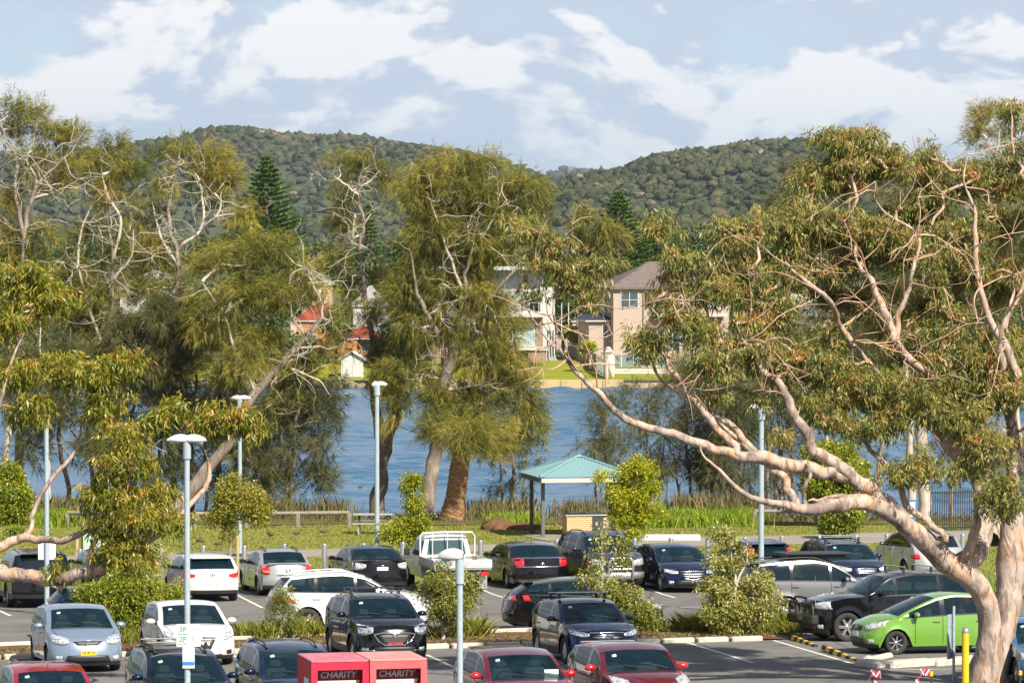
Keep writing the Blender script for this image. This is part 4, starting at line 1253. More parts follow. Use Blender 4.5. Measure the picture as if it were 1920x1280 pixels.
gum_ells = [
 (990, 430, 62, 48, .8, -3), (1020, 490, 45, 40, .7, -3), (1085, 515, 60, 48, .95, -3), (1110, 560, 30, 26, .8, -3), (1060, 455, 30, 30, .6, -3), (1000, 545, 22, 34, .4, -3),
 (1240, 420, 48, 36, .7, -2.5), (1215, 640, 50, 46, .9, -2.5), (1290, 600, 55, 50, .8, -2.5), (1275, 500, 60, 50, .8, -2),
 (1340, 540, 60, 60, .9, -2), (1390, 440, 70, 50, .9, -1.5), (1380, 520, 62, 60, 1, -1.5), (1340, 680, 60, 62, .8, -2.5), (1410, 640, 60, 70, .8, -2),
 (1440, 580, 60, 70, .9, -1), (1490, 420, 75, 62, 1.1, -.5), (1520, 340, 50, 40, .7, 1), (1480, 510, 70, 60, 1, -.5),
 (1590, 265, 78, 42, 1.1, 1), (1600, 320, 95, 52, 1.1, 1), (1670, 310, 60, 50, .9, 1), (1560, 420, 80, 55, 1.15, 0), (1640, 450, 90, 60, 1.15, 0), (1720, 470, 70, 60, 1, .5),
 (1575, 500, 60, 40, .9, 0), (1500, 690, 80, 62, .95, -1.5), (1560, 640, 60, 50, .7, 0), (1590, 720, 90, 60, 1.05, -1), (1690, 745, 100, 62, 1.1, -1), (1640, 800, 70, 42, .9, -1.5),
 (1790, 700, 90, 70, 1.1, -.5), (1870, 730, 70, 70, 1.1, -.5), (1740, 300, 45, 40, .7, 1.5), (1750, 370, 60, 60, .9, 1.5), (1820, 330, 55, 50, .9, 1.5), (1890, 320, 50, 60, 1, 1.5),
 (1895, 220, 34, 46, .55, 1.5), (1780, 440, 60, 50, .9, 1.5), (1860, 430, 60, 60, .9, 1.5), (1780, 530, 60, 60, .8, 1.5), (1890, 530, 50, 70, .9, 1), (1720, 570, 60, 60, .7, 2),
 (1760, 640, 70, 50, .9, 0), (1880, 640, 50, 50, .8, 0), (1640, 610, 50, 50, .5, 2), (1850, 830, 60, 50, .8, -1.5), (1880, 930, 55, 55, 1, -2), (1740, 870, 60, 40, .7, -1.8), (1690, 890, 55, 36, .7, -2),
 (1250, 560, 40, 36, .6, -2), (1320, 620, 46, 40, .7, -2), (1350, 740, 40, 34, .5, -2.5), (1450, 700, 50, 40, .7, -1.5), (1520, 760, 60, 36, .7, -1.5), (1800, 780, 70, 46, .9, -1), (1820, 880, 50, 40, .7, -1.5), (1640, 560, 60, 50, .8, 1), (1560, 560, 50, 44, .8, 1), (1690, 640, 60, 50, .8, 1), (1780, 600, 60, 50, .8, 1), (1830, 500, 50, 50, .8, 1), (1700, 400, 60, 50, .8, 1.5), (1470, 820, 34, 24, .35, -2.5), (1560, 780, 60, 40, .6, -1.5), (1430, 745, 40, 30, .4, -2), (1960, 400, 60, 120, .8, 1), (1960, 700, 60, 140, .8, 0), (1960, 250, 40, 60, .6, 1)]
bare_twigs(g, 70, 0, m_limb, rad=.024)
g.crown(gum_ells, m_gumleaf, 'gum', dens=2.05, rad=0.36, nleaf=144, leaf=0.15, wid=0.031, base_r=0.0115, twigmat=m_limb, spread=1.0, hue=0.04)

# ---------------------------------------------------------------- the gum reaching in from the left
g = Tree('gum_tree', 'bright green gum branches reaching in from the left edge over the black car', 'tree', 88, seed=12).start(P(-60, 1290, 88).x, 88)
g.limb('trunk', [(-60, 1320, 70), (-70, 1200, 60), (-60, 1120, 52), (-40, 1085, 40), (0, 1075, 30), (40, 1078, 26, -.2), (90, 1084, 25, -.4), (140, 1078, 23, -.6), (185, 1066, 20, -.8), (215, 1045, 18, -1), (240, 1010, 13, -1), (270, 960, 9, -1)], m_gumbark, sides=12, wob=.08)
g.limb('branch', [(-70, 1150, 40), (-40, 1060, 26), (0, 1024, 20), (40, 1010, 17), (80, 1014, 14, -.3), (130, 1008, 13, -.5), (170, 990, 13, -.7), (200, 975, 11, -.8), (230, 935, 8, -.8)], m_gumbark, sides=10, wob=.1)
g.limb('branch', [(40, 1010, 12), (58, 990, 10, .2), (62, 960, 9, .3), (80, 920, 9, .4), (120, 870, 8, .5), (148, 838, 7, .6), (130, 800, 4, .7), (112, 760, 3, .7)], m_gumbark, sides=8, wob=.1)
g.limb('branch', [(145, 838, 5, .6), (152, 800, 4, .7), (160, 765, 3, .7)], m_twig, sides=6)
g.limb('branch', [(170, 1060, 12, -.8), (172, 1030, 10, -.8), (185, 1000, 10, -.8), (190, 960, 8, -.8)], m_gumbark, sides=8, wob=.12)
g.limb('branch', [(215, 1045, 12, -1), (300, 1000, 11, -.8), (370, 930, 10, -.4), (392, 900, 10, -.2), (388, 850, 6, 0), (360, 800, 4, .2)], m_gumbark, sides=8, wob=.15)
g.limb('branch', [(-60, 1000, 22), (-30, 860, 16), (0, 760, 10), (20, 680, 7), (60, 600, 5)], m_gumbark, sides=8, wob=.15)
g.crown([(40, 520, 60, 46, .9, .6), (95, 560, 52, 44, .8, .6), (20, 600, 60, 46, .8, .4), (30, 700, 52, 46, .7, .4), (120, 690, 60, 40, .7, .5), (190, 700, 66, 50, .9, .3), (235, 690, 40, 42, .7, .2), (60, 770, 66, 40, .8, .4), (200, 760, 60, 40, .6, .2),
         (240, 815, 46, 34, .8, -.5), (230, 870, 62, 46, 1.1, -.8), (215, 930, 72, 40, 1.1, -.8), (260, 970, 66, 42, 1.1, -1), (200, 985, 40, 34, .8, -.8), (300, 925, 40, 30, .6, -.8),
         (330, 770, 50, 32, .8, 0), (300, 800, 50, 26, .6, 0), (400, 790, 60, 40, .8, 0), (455, 790, 44, 40, .8, 0), (480, 810, 22, 30, .5, 0), (250, 1040, 56, 40, .9, -1), (210, 1030, 40, 40, .7, -1), (110, 1068, 12, 12, .6, -.6), (330, 980, 36, 34, .6, -.6)],
        m_yellowleaf, 'gum', dens=2.2, rad=0.38, nleaf=126, leaf=0.17, wid=0.038, base_r=0.010, twigmat=m_twig, spread=1.0, hue=-0.02)

# ---------------------------------------------------------------- casuarinas along the shore
CG = 'casuarinas along the near shore'
def cas(label, D, trunks, ells, seed, mat=m_casleaf, name='casuarina_tree', dens=1.0, hue=0.0, twig=m_paletwig, tmat=m_casbark, rad=0.72, nleaf=560, droop=0.5, group=CG, base_r=0.022, wid=0.020, leaf=0.52, **k):
    t = Tree(name, label, 'tree', D, group, seed=seed)
    t.start(P(trunks[0][0][0], 900, D).x, D)
    y0_ = trunks[0][0][1]
    for i, tr in enumerate(trunks):
        if D < 200: tr = [(p[0], p[1], p[2], -1.0 * min(1, max(0, (860 - p[1]) / 350))) for p in tr]
        t.limb('trunk' if i == 0 else 'branch', tr, tmat if i == 0 else twig if tr[0][2] < 9 else tmat, sides=8, wob=0.16)
    if D < 186.5 and mat is m_casleaf: bare_twigs(t, 46, 800)
    t.crown(ells, mat, 'cas', dens=dens * 1.3, rad=rad, nleaf=nleaf, leaf=leaf, wid=wid, base_r=base_r, twigmat=twig, spread=1.0, hue=hue, wob=0.16, up=0.03, droop=droop, **k)
    return t
# left tall forked tree
cas('tallest casuarina at the far left with pale forked limbs against the sky', 184,
    [[(30, 985, 22), (35, 880, 19), (40, 760, 17), (38, 640, 15), (42, 520, 13), (44, 450, 12)],
     [(44, 455, 10), (52, 400, 9), (70, 350, 8), (95, 320, 6), (120, 295, 4), (140, 260, 3)],
     [(44, 455, 9), (36, 400, 8), (28, 350, 7), (32, 300, 6), (12, 260, 5), (0, 220, 3)],
     [(70, 350, 5), (66, 330, 5), (50, 300, 4), (60, 270, 3)], [(60, 375, 4), (85, 365, 4), (100, 370, 3)]],
    [(28, 205, 34, 26, .8), (60, 235, 34, 34, .9), (100, 255, 36, 34, .9), (135, 262, 26, 34, .8), (70, 290, 36, 26, .6), (15, 250, 24, 30, .5), (130, 310, 30, 20, .5), (112, 350, 24, 34, .9), (55, 330, 30, 14, .5), (10, 380, 30, 40, .7),
     (15, 450, 44, 40, .9), (85, 440, 36, 30, .7), (60, 500, 50, 34, .9), (10, 540, 50, 40, .8)], 21, dens=.95)
cas('casuarina left of centre with rounded olive crown above the hill line', 185,
    [[(200, 985, 18), (190, 860, 16), (185, 740, 14), (200, 620, 12), (215, 520, 10), (205, 440, 8), (205, 380, 5)],
     [(210, 500, 7), (225, 420, 6), (200, 360, 5), (190, 320, 3)], [(215, 520, 6), (245, 480, 5), (250, 430, 3)], [(190, 640, 7), (150, 520, 6), (150, 440, 5), (172, 385, 3)]],
    [(215, 278, 40, 22, .6), (190, 310, 40, 34, .9), (235, 320, 36, 36, .8), (175, 345, 30, 24, .8), (215, 370, 44, 34, .8), (250, 400, 24, 40, .7), (170, 450, 50, 26, .8), (230, 470, 40, 30, .9), (130, 520, 50, 40, 1), (200, 545, 60, 36, 1), (110, 600, 60, 40, 1), (190, 620, 60, 46, .9)], 22, dens=.95)
cas('casuarina with fine pale twigs beside the pointed pine', 186,
    [[(330, 985, 16), (320, 860, 14), (318, 720, 12), (325, 600, 11), (335, 500, 10), (318, 420, 8), (320, 360, 6), (340, 300, 3)],
     [(330, 470, 6), (375, 430, 6), (380, 380, 5), (370, 330, 3)], [(335, 500, 6), (300, 440, 5), (285, 380, 4)], [(375, 430, 5), (410, 400, 4), (415, 360, 3)]],
    [(340, 285, 40, 24, .8), (300, 320, 30, 40, .7), (360, 320, 44, 34, .8), (400, 310, 36, 34, .9), (430, 345, 26, 40, .9), (300, 390, 26, 34, .4), (455, 400, 20, 44, .8), (400, 370, 44, 26, .45), (440, 460, 30, 40, .7), (280, 470, 40, 34, .9), (290, 540, 50, 40, 1), (350, 500, 40, 40, .4)], 23, dens=.95)
cas('dense low casuarina mass behind the left lamp', 181,
    [[(270, 985, 18), (275, 900, 16), (285, 800, 14), (280, 700, 11), (290, 600, 8)], [(282, 760, 8), (320, 680, 7), (335, 600, 5), (345, 560, 3)]],
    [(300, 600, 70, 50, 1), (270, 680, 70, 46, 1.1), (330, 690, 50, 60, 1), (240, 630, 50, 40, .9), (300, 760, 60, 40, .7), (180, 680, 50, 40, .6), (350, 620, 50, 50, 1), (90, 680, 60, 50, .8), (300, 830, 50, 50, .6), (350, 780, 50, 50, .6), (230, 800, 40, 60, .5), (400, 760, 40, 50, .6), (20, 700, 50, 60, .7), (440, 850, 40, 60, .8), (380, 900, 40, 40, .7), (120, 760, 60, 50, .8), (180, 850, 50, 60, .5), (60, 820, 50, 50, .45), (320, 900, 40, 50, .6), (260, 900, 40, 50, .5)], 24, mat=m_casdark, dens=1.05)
# leaning tree with white bare branches
cas('leaning casuarina with long pale bare branches reaching right over the water', 179,
    [[(300, 985, 30), (340, 940, 28), (390, 880, 25), (430, 830, 22), (462, 770, 20), (490, 720, 17), (530, 680, 14), (575, 630, 12), (605, 598, 10), (620, 600, 6), (640, 625, 4)],
     [(605, 598, 5), (600, 560, 5), (585, 530, 4), (570, 500, 3)], [(530, 680, 5), (560, 655, 5), (590, 650, 4), (620, 655, 3)],
     [(480, 740, 6), (440, 660, 6), (425, 600, 5), (400, 560, 4), (380, 530, 3)], [(545, 690, 5), (570, 700, 4), (600, 715, 3), (618, 740, 2.5)], [(575, 630, 5), (550, 600, 4), (545, 570, 2.5)]],
    [(480, 480, 56, 34, .9), (420, 500, 60, 36, .9), (530, 470, 40, 26, .7), (560, 500, 36, 30, .5), (440, 570, 70, 46, 1), (520, 560, 50, 44, .9), (380, 600, 60, 50, 1), (480, 640, 60, 44, .9), (430, 690, 60, 40, .8), (560, 700, 46, 34, .8), (590, 690, 36, 40, .6), (600, 660, 30, 24, .4), (520, 750, 44, 34, .7), (545, 545, 40, 36, .7), (598, 555, 26, 30, .5), (612, 610, 24, 30, .5)], 25, dens=.98)
cas('slim double-trunked casuarina with dark foliage over the water', 180,
    [[(542, 975, 13), (545, 900, 12), (548, 830, 11), (556, 780, 10), (560, 740, 8)], [(540, 975, 9), (532, 880, 8), (528, 800, 7), (525, 740, 5)], [(556, 800, 5), (600, 790, 4), (630, 800, 3)], [(548, 880, 4), (590, 850, 3), (620, 830, 2)]],
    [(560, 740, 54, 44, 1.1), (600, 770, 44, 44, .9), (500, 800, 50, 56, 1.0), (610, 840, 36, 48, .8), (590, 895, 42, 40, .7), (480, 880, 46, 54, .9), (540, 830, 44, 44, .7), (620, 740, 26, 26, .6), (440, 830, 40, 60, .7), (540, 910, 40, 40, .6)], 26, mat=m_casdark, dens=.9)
# bare-topped thin tree
cas('thin casuarina with bare white forked top against the hill', 183,
    [[(705, 985, 34), (712, 930, 30), (716, 880, 24), (708, 800, 20), (700, 740, 18), (704, 690, 16), (697, 640, 12), (688, 580, 10), (682, 520, 9), (675, 460, 9), (683, 420, 8), (672, 370, 8), (676, 330, 6), (684, 300, 4)],
     [(716, 880, 22), (728, 820, 22), (742, 770, 20), (745, 730, 16), (760, 680, 12)],
     [(676, 350, 5), (695, 340, 4), (712, 318, 3)], [(672, 365, 5), (645, 345, 4), (625, 330, 3)], [(675, 460, 5), (700, 475, 4), (718, 500, 3), (720, 530, 2)], [(680, 440, 6), (662, 445, 5), (665, 410, 3)], [(683, 420, 4), (696, 400, 3)]],
    [(688, 300, 22, 22, .8), (720, 320, 20, 30, .9), (640, 315, 28, 24, .6), (635, 370, 20, 24, .4), (655, 395, 20, 30, .35), (735, 345, 14, 30, .5), (630, 420, 24, 26, .4), (610, 480, 34, 30, .6), (640, 500, 30, 30, .5), (722, 640, 42, 50, .8), (660, 560, 30, 40, .4), (716, 580, 36, 40, .6), (700, 530, 36, 30, .5), (655, 640, 22, 30, .4), (735, 700, 34, 34, .7)], 27, dens=.9)
# big central casuarina in several leaders
cas('big central casuarina with a broad drooping crown over the water', 180,
    [[(800, 975, 30), (806, 900, 28), (818, 840, 26), (826, 780, 22), (832, 720, 24), (848, 670, 20), (862, 620, 16), (870, 560, 12), (880, 480, 9), (900, 400, 5)],
     [(836, 690, 14), (826, 640, 12), (800, 590, 10), (780, 540, 8), (770, 470, 5)], [(866, 600, 9), (920, 560, 9), (960, 510, 7), (1000, 470, 4)],
     [(870, 560, 6), (850, 500, 6), (830, 440, 5), (800, 360, 3)], [(880, 480, 5), (915, 430, 5), (930, 390, 4), (945, 330, 3)],
     [(840, 730, 6), (880, 725, 5), (910, 720, 3)], [(845, 715, 5), (800, 705, 4), (770, 700, 3)]],
    [(800, 325, 54, 26, .9), (860, 320, 50, 28, .85), (920, 310, 34, 26, .7), (985, 345, 42, 40, 1), (940, 360, 50, 30, .8), (780, 370, 46, 30, .9), (850, 380, 70, 40, 1), (930, 420, 60, 40, .95), (800, 440, 56, 44, .95), (1010, 400, 24, 30, .7), (870, 460, 70, 40, .9),
     (780, 520, 44, 50, .95), (840, 540, 60, 44, .85), (940, 480, 50, 40, .8), (900, 600, 46, 40, .7), (770, 610, 50, 46, .9), (830, 620, 40, 50, .8), (900, 660, 50, 44, .9), (950, 690, 46, 40, .8),
     (760, 700, 50, 40, .95), (830, 745, 60, 40, .9), (900, 760, 60, 40, 1), (970, 740, 46, 44, .9), (740, 760, 40, 34, .8), (860, 800, 60, 40, 1), (930, 820, 50, 36, .8), (990, 790, 40, 36, .7), (900, 850, 50, 24, .6), (1000, 830, 26, 26, .4), (720, 720, 30, 30, .7), (765, 565, 46, 50, .9), (885, 530, 60, 50, .9), (925, 565, 36, 44, .8), (960, 620, 30, 40, .5), (868, 822, 56, 30, 1.2, -6), (820, 800, 40, 30, .9, -5), (915, 815, 40, 34, .9, -5)], 28, dens=1.12)
# palm trunk with the casuarina's skirt over it
t = Tree('palm_tree', 'stout palm trunk with rough diamond pattern leaning below the casuarina', 'palm', 176, seed=29).start(P(845, 990, 176).x, 176)
v, f, c = px_tube([(838, 1000, 62), (846, 975, 50), (854, 935, 38), (860, 890, 36), (864, 855, 38), (866, 835, 36)], 176, 16, 12)
rr_ = 1 + 0.06 * np.sin(np.arange(len(c)) * 2.2)
v, f = tube_np(c[:, :3], c[:, 3] * rr_, 16)
v += np.random.default_rng(3).normal(0, 0.012, v.shape)
t.part('trunk', v, f, m_palmbark)
sc_ = MB()
for i in range(2, len(c) - 1):
    nb = 11
    for j in range(nb):
        w = 2 * math.pi * (j + (i % 2) * 0.5) / nb
        p0 = Vector(c[i, :3]); rad_ = c[i, 3]
        d_ = Vector((math.cos(w), math.sin(w), 0.0))
        side = Vector((-math.sin(w), math.cos(w), 0)) * rad_ * 0.26
        a_ = p0 + d_ * rad_ * 0.98
        sc_.add([a_ - side, a_ + side, a_ + Vector((0, 0, .13)) + d_ * 0.05, a_ - Vector((0, 0, .05))], [(0, 1, 2), (0, 3, 1)], m_palmbark)
tmpme = sc_.mesh('leaf_base'); tmpme.transform(Matrix.Translation(-Vector(t.o)))
link('leaf_base', tmpme, t.root, kind='stuff')
# thin regrowth behind the shelter
for i, (x, D, tops, el) in enumerate([
    (960, 184, 800, [(960, 860, 40, 50, .35), (985, 900, 34, 40, .4), (930, 920, 40, 30, .4)]),
    (1135, 182, 700, [(1110, 820, 44, 50, .5), (1150, 780, 40, 50, .5), (1130, 880, 44, 40, .6), (1160, 840, 40, 50, .5)]),
    (1215, 183, 690, [(1200, 760, 40, 50, .55), (1240, 800, 44, 60, .7), (1220, 870, 50, 40, .7), (1255, 720, 36, 40, .5)]),
    (1290, 184, 640, [(1290, 720, 50, 60, .7), (1300, 800, 50, 50, .9), (1280, 870, 50, 40, .9), (1320, 880, 40, 50, .9)]),
    (1370, 181, 640, [(1360, 720, 50, 60, .9), (1390, 800, 50, 60, 1.0), (1350, 880, 50, 50, 1.0), (1420, 900, 40, 40, .8)]),
    (1450, 183, 560, [(1470, 640, 50, 60, .6), (1450, 760, 60, 60, .55), (1480, 860, 50, 50, .5)])]):
    cas(['slim regrowth casuarina left of the shelter', 'sparse young casuarina rising behind the blue shelter roof', 'sparse young casuarina behind the lime tree', 'young casuarina right of the lime tree, tawny foliage', 'dark young casuarina thicket below the gum limb', 'dark casuarina behind the right lamp post'][i],
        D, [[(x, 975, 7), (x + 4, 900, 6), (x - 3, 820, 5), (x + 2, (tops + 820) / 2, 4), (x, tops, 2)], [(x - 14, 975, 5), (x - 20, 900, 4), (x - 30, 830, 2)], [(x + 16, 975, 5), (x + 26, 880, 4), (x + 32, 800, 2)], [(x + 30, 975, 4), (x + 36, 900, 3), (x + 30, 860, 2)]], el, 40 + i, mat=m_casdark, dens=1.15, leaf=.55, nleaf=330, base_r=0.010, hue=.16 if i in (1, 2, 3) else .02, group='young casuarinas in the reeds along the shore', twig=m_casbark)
# right-hand shore trees seen through the gum
cas('tall pale-trunked casuarina behind the gum, right of the iron fence', 186,
    [[(1735, 1000, 26), (1733, 900, 24), (1728, 780, 22), (1730, 600, 20), (1740, 450, 14), (1760, 360, 8)], [(1706, 1000, 17), (1708, 880, 15), (1700, 740, 13), (1690, 600, 9)]],
    [(1500, 330, 60, 40, .5), (1700, 360, 60, 40, .6), (1560, 580, 60, 60, .7), (1660, 560, 60, 60, .7), (1740, 560, 70, 70, .7), (1640, 680, 70, 60, .7), (1760, 720, 70, 60, .7), (1840, 600, 60, 80, .7), (1880, 480, 50, 60, .6), (1480, 400, 50, 50, .6), (1580, 420, 70, 50, .6), (1700, 440, 70, 50, .5)], 50, mat=m_casdark, hue=.1, dens=.95, tmat=m_paletwig)
cas('dark casuarina at far right with feathery top above the gum', 187,
    [[(1850, 1000, 20), (1848, 800, 18), (1850, 600, 14), (1852, 400, 9), (1850, 260, 4)], [(1851, 350, 5), (1870, 280, 4), (1875, 240, 2)]],
    [(1850, 225, 36, 32, .8), (1875, 260, 26, 26, .5), (1830, 265, 26, 26, .5), (1850, 320, 40, 30, .6), (1880, 380, 40, 40, .6), (1800, 800, 60, 60, .5), (1860, 700, 60, 60, .6), (1900, 860, 50, 60, .6)], 51, mat=m_casleaf, dens=1.0)
# thin dark trunks standing in the shallows
sh = [(88, 13), (118, 11), (168, 10), (228, 12), (250, 9), (360, 10), (385, 8), (410, 9), (452, 8), (475, 7), (505, 8), (1440, 9), (1462, 12), (1485, 9), (1520, 12), (1550, 9), (1335, 6), (1310, 6), (1385, 7), (1600, 10), (1650, 9), (15, 16), (300, 9), (1785, 9), (1905, 12)]
proto = None
for i, (x, w) in enumerate(sh):
    D = 183 + (i * 37 % 7) - 2
    D = min(D, 187)
    top = 560 + (i * 53 % 160)
    pl = 'at the far left edge' if x < 60 else 'behind the left gum foliage' if x < 260 else 'behind the leaning casuarina' if x < 430 else 'left of the slim double trunk' if x < 520 else 'behind the lime tree' if x < 1350 else 'below the long gum limb' if x < 1500 else 'under the gum crown' if x < 1700 else 'beside the iron fence'
    sh_n = 'slender' if w < 10 else 'stouter'
    t = Tree('casuarina_sapling', sh_n + ' dark casuarina trunk in the shallows ' + pl, 'tree', D, sh_n + ' trunks ' + pl, seed=60 + i).start(P(x, 980, D).x, D)
    dx = ((i * 29) % 30 - 15)
    t.limb('trunk', [(x, 1000, w), (x + dx * .2, 900, w * .9), (x - dx * .3, 800, w * .75), (x + dx * .6, 700, w * .6), (x + dx, top, w * .35)], m_casbark if i % 3 else m_paletwig, sides=6, wob=.3)
    t.crown([(x + dx, top + 30, 30, 40, .7), (x - dx, 760, 34, 44, .5), (x + dx * 1.2, 850, 30, 44, .32 if 1300 < x or x < 150 else .5)], m_casdark, 'cas', dens=.7, rad=.7, nleaf=140, leaf=.6, wid=.024, base_r=.010, twigmat=m_casbark, droop=.5, wob=.2)
print('shore tris', NTRI)
# ================================================================== CARS
def paint(name, col, metal=0.35, rough=0.28, dust=0.12):
    m, t, b = new_mat(name)
    drk = max(col) < .06
    sock(b, 'Specular IOR Level', 'Specular').default_value = .2 if drk else .5
    b.inputs['Metallic'].default_value = metal
    b.inputs['Roughness'].default_value = rough
    sock(b, 'Coat Weight', 'Clearcoat').default_value = .7 if drk else 1.0
    sock(b, 'Coat Roughness', 'Clearcoat Roughness').default_value = 0.03
    tcn = t.nodes.new('ShaderNodeTexCoord'); n = t.nodes.new('ShaderNodeTexNoise')
    n.inputs['Scale'].default_value = 2.5; n.inputs['Detail'].default_value = 8
    t.links.new(tcn.outputs['Object'], n.inputs['Vector'])
    r = t.nodes.new('ShaderNodeMapRange'); r.inputs['From Min'].default_value = .4; r.inputs['From Max'].default_value = .75
    r.inputs['To Min'].default_value = 0; r.inputs['To Max'].default_value = dust
    t.links.new(n.outputs['Fac'], r.inputs[0])
    mx = t.nodes.new('ShaderNodeMix'); mx.data_type = 'RGBA'
    mx.inputs[6].default_value = (*col, 1); mx.inputs[7].default_value = (0.30, 0.27, 0.23, 1)
    t.links.new(r.outputs[0], mx.inputs[0]); t.links.new(mx.outputs[2], b.inputs['Base Color'])
    return m
def glass_mat(name, tint, opacity):
    m, t, b = new_mat(name)
    b.inputs['Base Color'].default_value = (*tint, 1)
    b.inputs['Roughness'].default_value = 0.03
    sock(b, 'Specular IOR Level', 'Specular').default_value = 0.9
    tr = t.nodes.new('ShaderNodeBsdfTransparent')
    tr.inputs[0].default_value = (0.42, 0.56, 0.56, 1)
    fr = t.nodes.new('ShaderNodeFresnel'); fr.inputs[0].default_value = 1.5
    ad = t.nodes.new('ShaderNodeMath'); ad.operation = 'ADD'; ad.use_clamp = True
    ad.inputs[1].default_value = opacity
    t.links.new(fr.outputs[0], ad.inputs[0])
    ms = t.nodes.new('ShaderNodeMixShader')
    t.links.new(ad.outputs[0], ms.inputs[0]); t.links.new(tr.outputs[0], ms.inputs[1]); t.links.new(b.outputs[0], ms.inputs[2])
    t.links.new(ms.outputs[0], t.nodes['Material Output'].inputs[0])
    return m
m_glass = glass_mat('car_glass', (0.004, 0.024, 0.038), 0.36)  # reflected sky put into the glass as a teal base colour
m_tglass = glass_mat('tinted_car_glass', (0.006, 0.010, 0.018), 0.80)
m_tyre = flat('tyre_rubber', (0.022, 0.021, 0.02), 0.85, noise=.3)
m_rim = flat('alloy_rim', (0.50, 0.50, 0.52), 0.3, metal=0.85)
m_black = flat('black_plastic', (0.018, 0.018, 0.02), 0.5)
m_gloss = flat('gloss_black', (0.01, 0.01, 0.012), 0.12, coat=0.5)
m_chrome = flat('chrome', (0.75, 0.76, 0.78), 0.12, metal=1.0)
m_silverbar = flat('brushed_alloy', (0.55, 0.55, 0.56), 0.35, metal=0.8)
m_dark = flat('dark_interior', (0.02, 0.02, 0.022), 0.9)
m_seat = flat('grey_seat_fabric', (0.13, 0.128, 0.13), 0.95)
m_well = flat('wheel_well', (0.008, 0.008, 0.008), 1.0)
m_red = flat('red_lens', (0.55, 0.010, 0.015), 0.15, coat=1.0)
m_orange = flat('orange_lens', (0.75, 0.22, 0.02), 0.2, coat=1.0)
m_whiteplate = flat('white_plate', (0.75, 0.75, 0.73), 0.5)
m_yellowplate = flat('yellow_plate', (0.80, 0.55, 0.02), 0.5)
m_redplate = flat('black_plate', (0.10, 0.03, 0.03), 0.5)
m_ink = flat('black_ink', (0.02, 0.02, 0.025), 0.6)
m_redink = flat('red_ink', (0.75, 0.05, 0.04), 0.6)
m_seam = flat('seam', (0.006, 0.006, 0.006), 0.9)
m_sticker = flat('pale_sticker', (0.55, 0.75, 0.68), 0.5)
m_paper = flat('white_card', (0.75, 0.76, 0.75), 0.7)
def lens_mat():
    m, t, b = new_mat('clear_lens')
    tcn = t.nodes.new('ShaderNodeTexCoord'); n = t.nodes.new('ShaderNodeTexVoronoi'); n.inputs['Scale'].default_value = 14
    t.links.new(tcn.outputs['Object'], n.inputs['Vector'])
    r = t.nodes.new('ShaderNodeValToRGB'); r.color_ramp.elements[0].color = (0.18, 0.19, 0.2, 1); r.color_ramp.elements[0].position = .15
    r.color_ramp.elements[1].color = (0.78, 0.80, 0.82, 1); r.color_ramp.elements[1].position = .5
    t.links.new(n.outputs['Distance'], r.inputs[0]); t.links.new(r.outputs[0], b.inputs['Base Color'])
    b.inputs['Metallic'].default_value = 0.55; b.inputs['Roughness'].default_value = 0.15
    sock(b, 'Coat Weight', 'Clearcoat').default_value = 1.0
    return m
m_lens = lens_mat()

def wheel(parent, x, y, r, w, spokes=5, rimmat=None, side=1):
    rimmat = rimmat or m_rim
    t = MB()
    prof = [(r * .66, -w / 2), (r * .93, -w / 2), (r * .985, -w * .42), (r, -w * .25), (r, w * .25), (r * .985, w * .42), (r * .93, w / 2), (r * .66, w / 2), (r * .62, w * .3), (r * .62, -w * .3), (r * .66, -w / 2)]
    t.lathe((0, 0, 0), prof, m_tyre, n=28, axis='Y')
    key = ('wheel', round(r, 3), round(w, 3), spokes, rimmat.name, side)
    if key not in WM:
        a = t.mesh('tyre')
        k = MB()
        yo = side * w * .34
        k.lathe((0, 0, 0), [(r * .66, yo + side * .012), (r * .62, yo), (r * .60, yo - side * .05), (r * .60, -yo)], rimmat, n=24, axis='Y')
        k.lathe((0, 0, 0), [(0.001, yo - side * .075), (r * .62, yo - side * .075)], m_black, n=20, axis='Y')
        k.lathe((0, 0, 0), [(0.001, yo + side * .01), (r * .13, yo + side * .008), (r * .16, yo - side * .03)], rimmat, n=12, axis='Y')
        for i in range(spokes):
            w_ = 2 * math.pi * i / spokes
            M = Matrix.Rotation(w_, 4, 'Y') @ Matrix.Translation((r * .36, yo - side * .012, 0))
            sw = r * (0.20 if spokes <= 6 else 0.11)
            k.box((0, 0, 0), (r * .52, .03, sw), rimmat, bev=.01, M=M)
        WM[key] = (a, k.mesh('rim'))
    a, bm_ = WM[key]
    e = empty('wheel', (x, y, r), None, None); e.parent = parent
    link('tyre', a, e); link('rim', bm_, e)
WM = {}

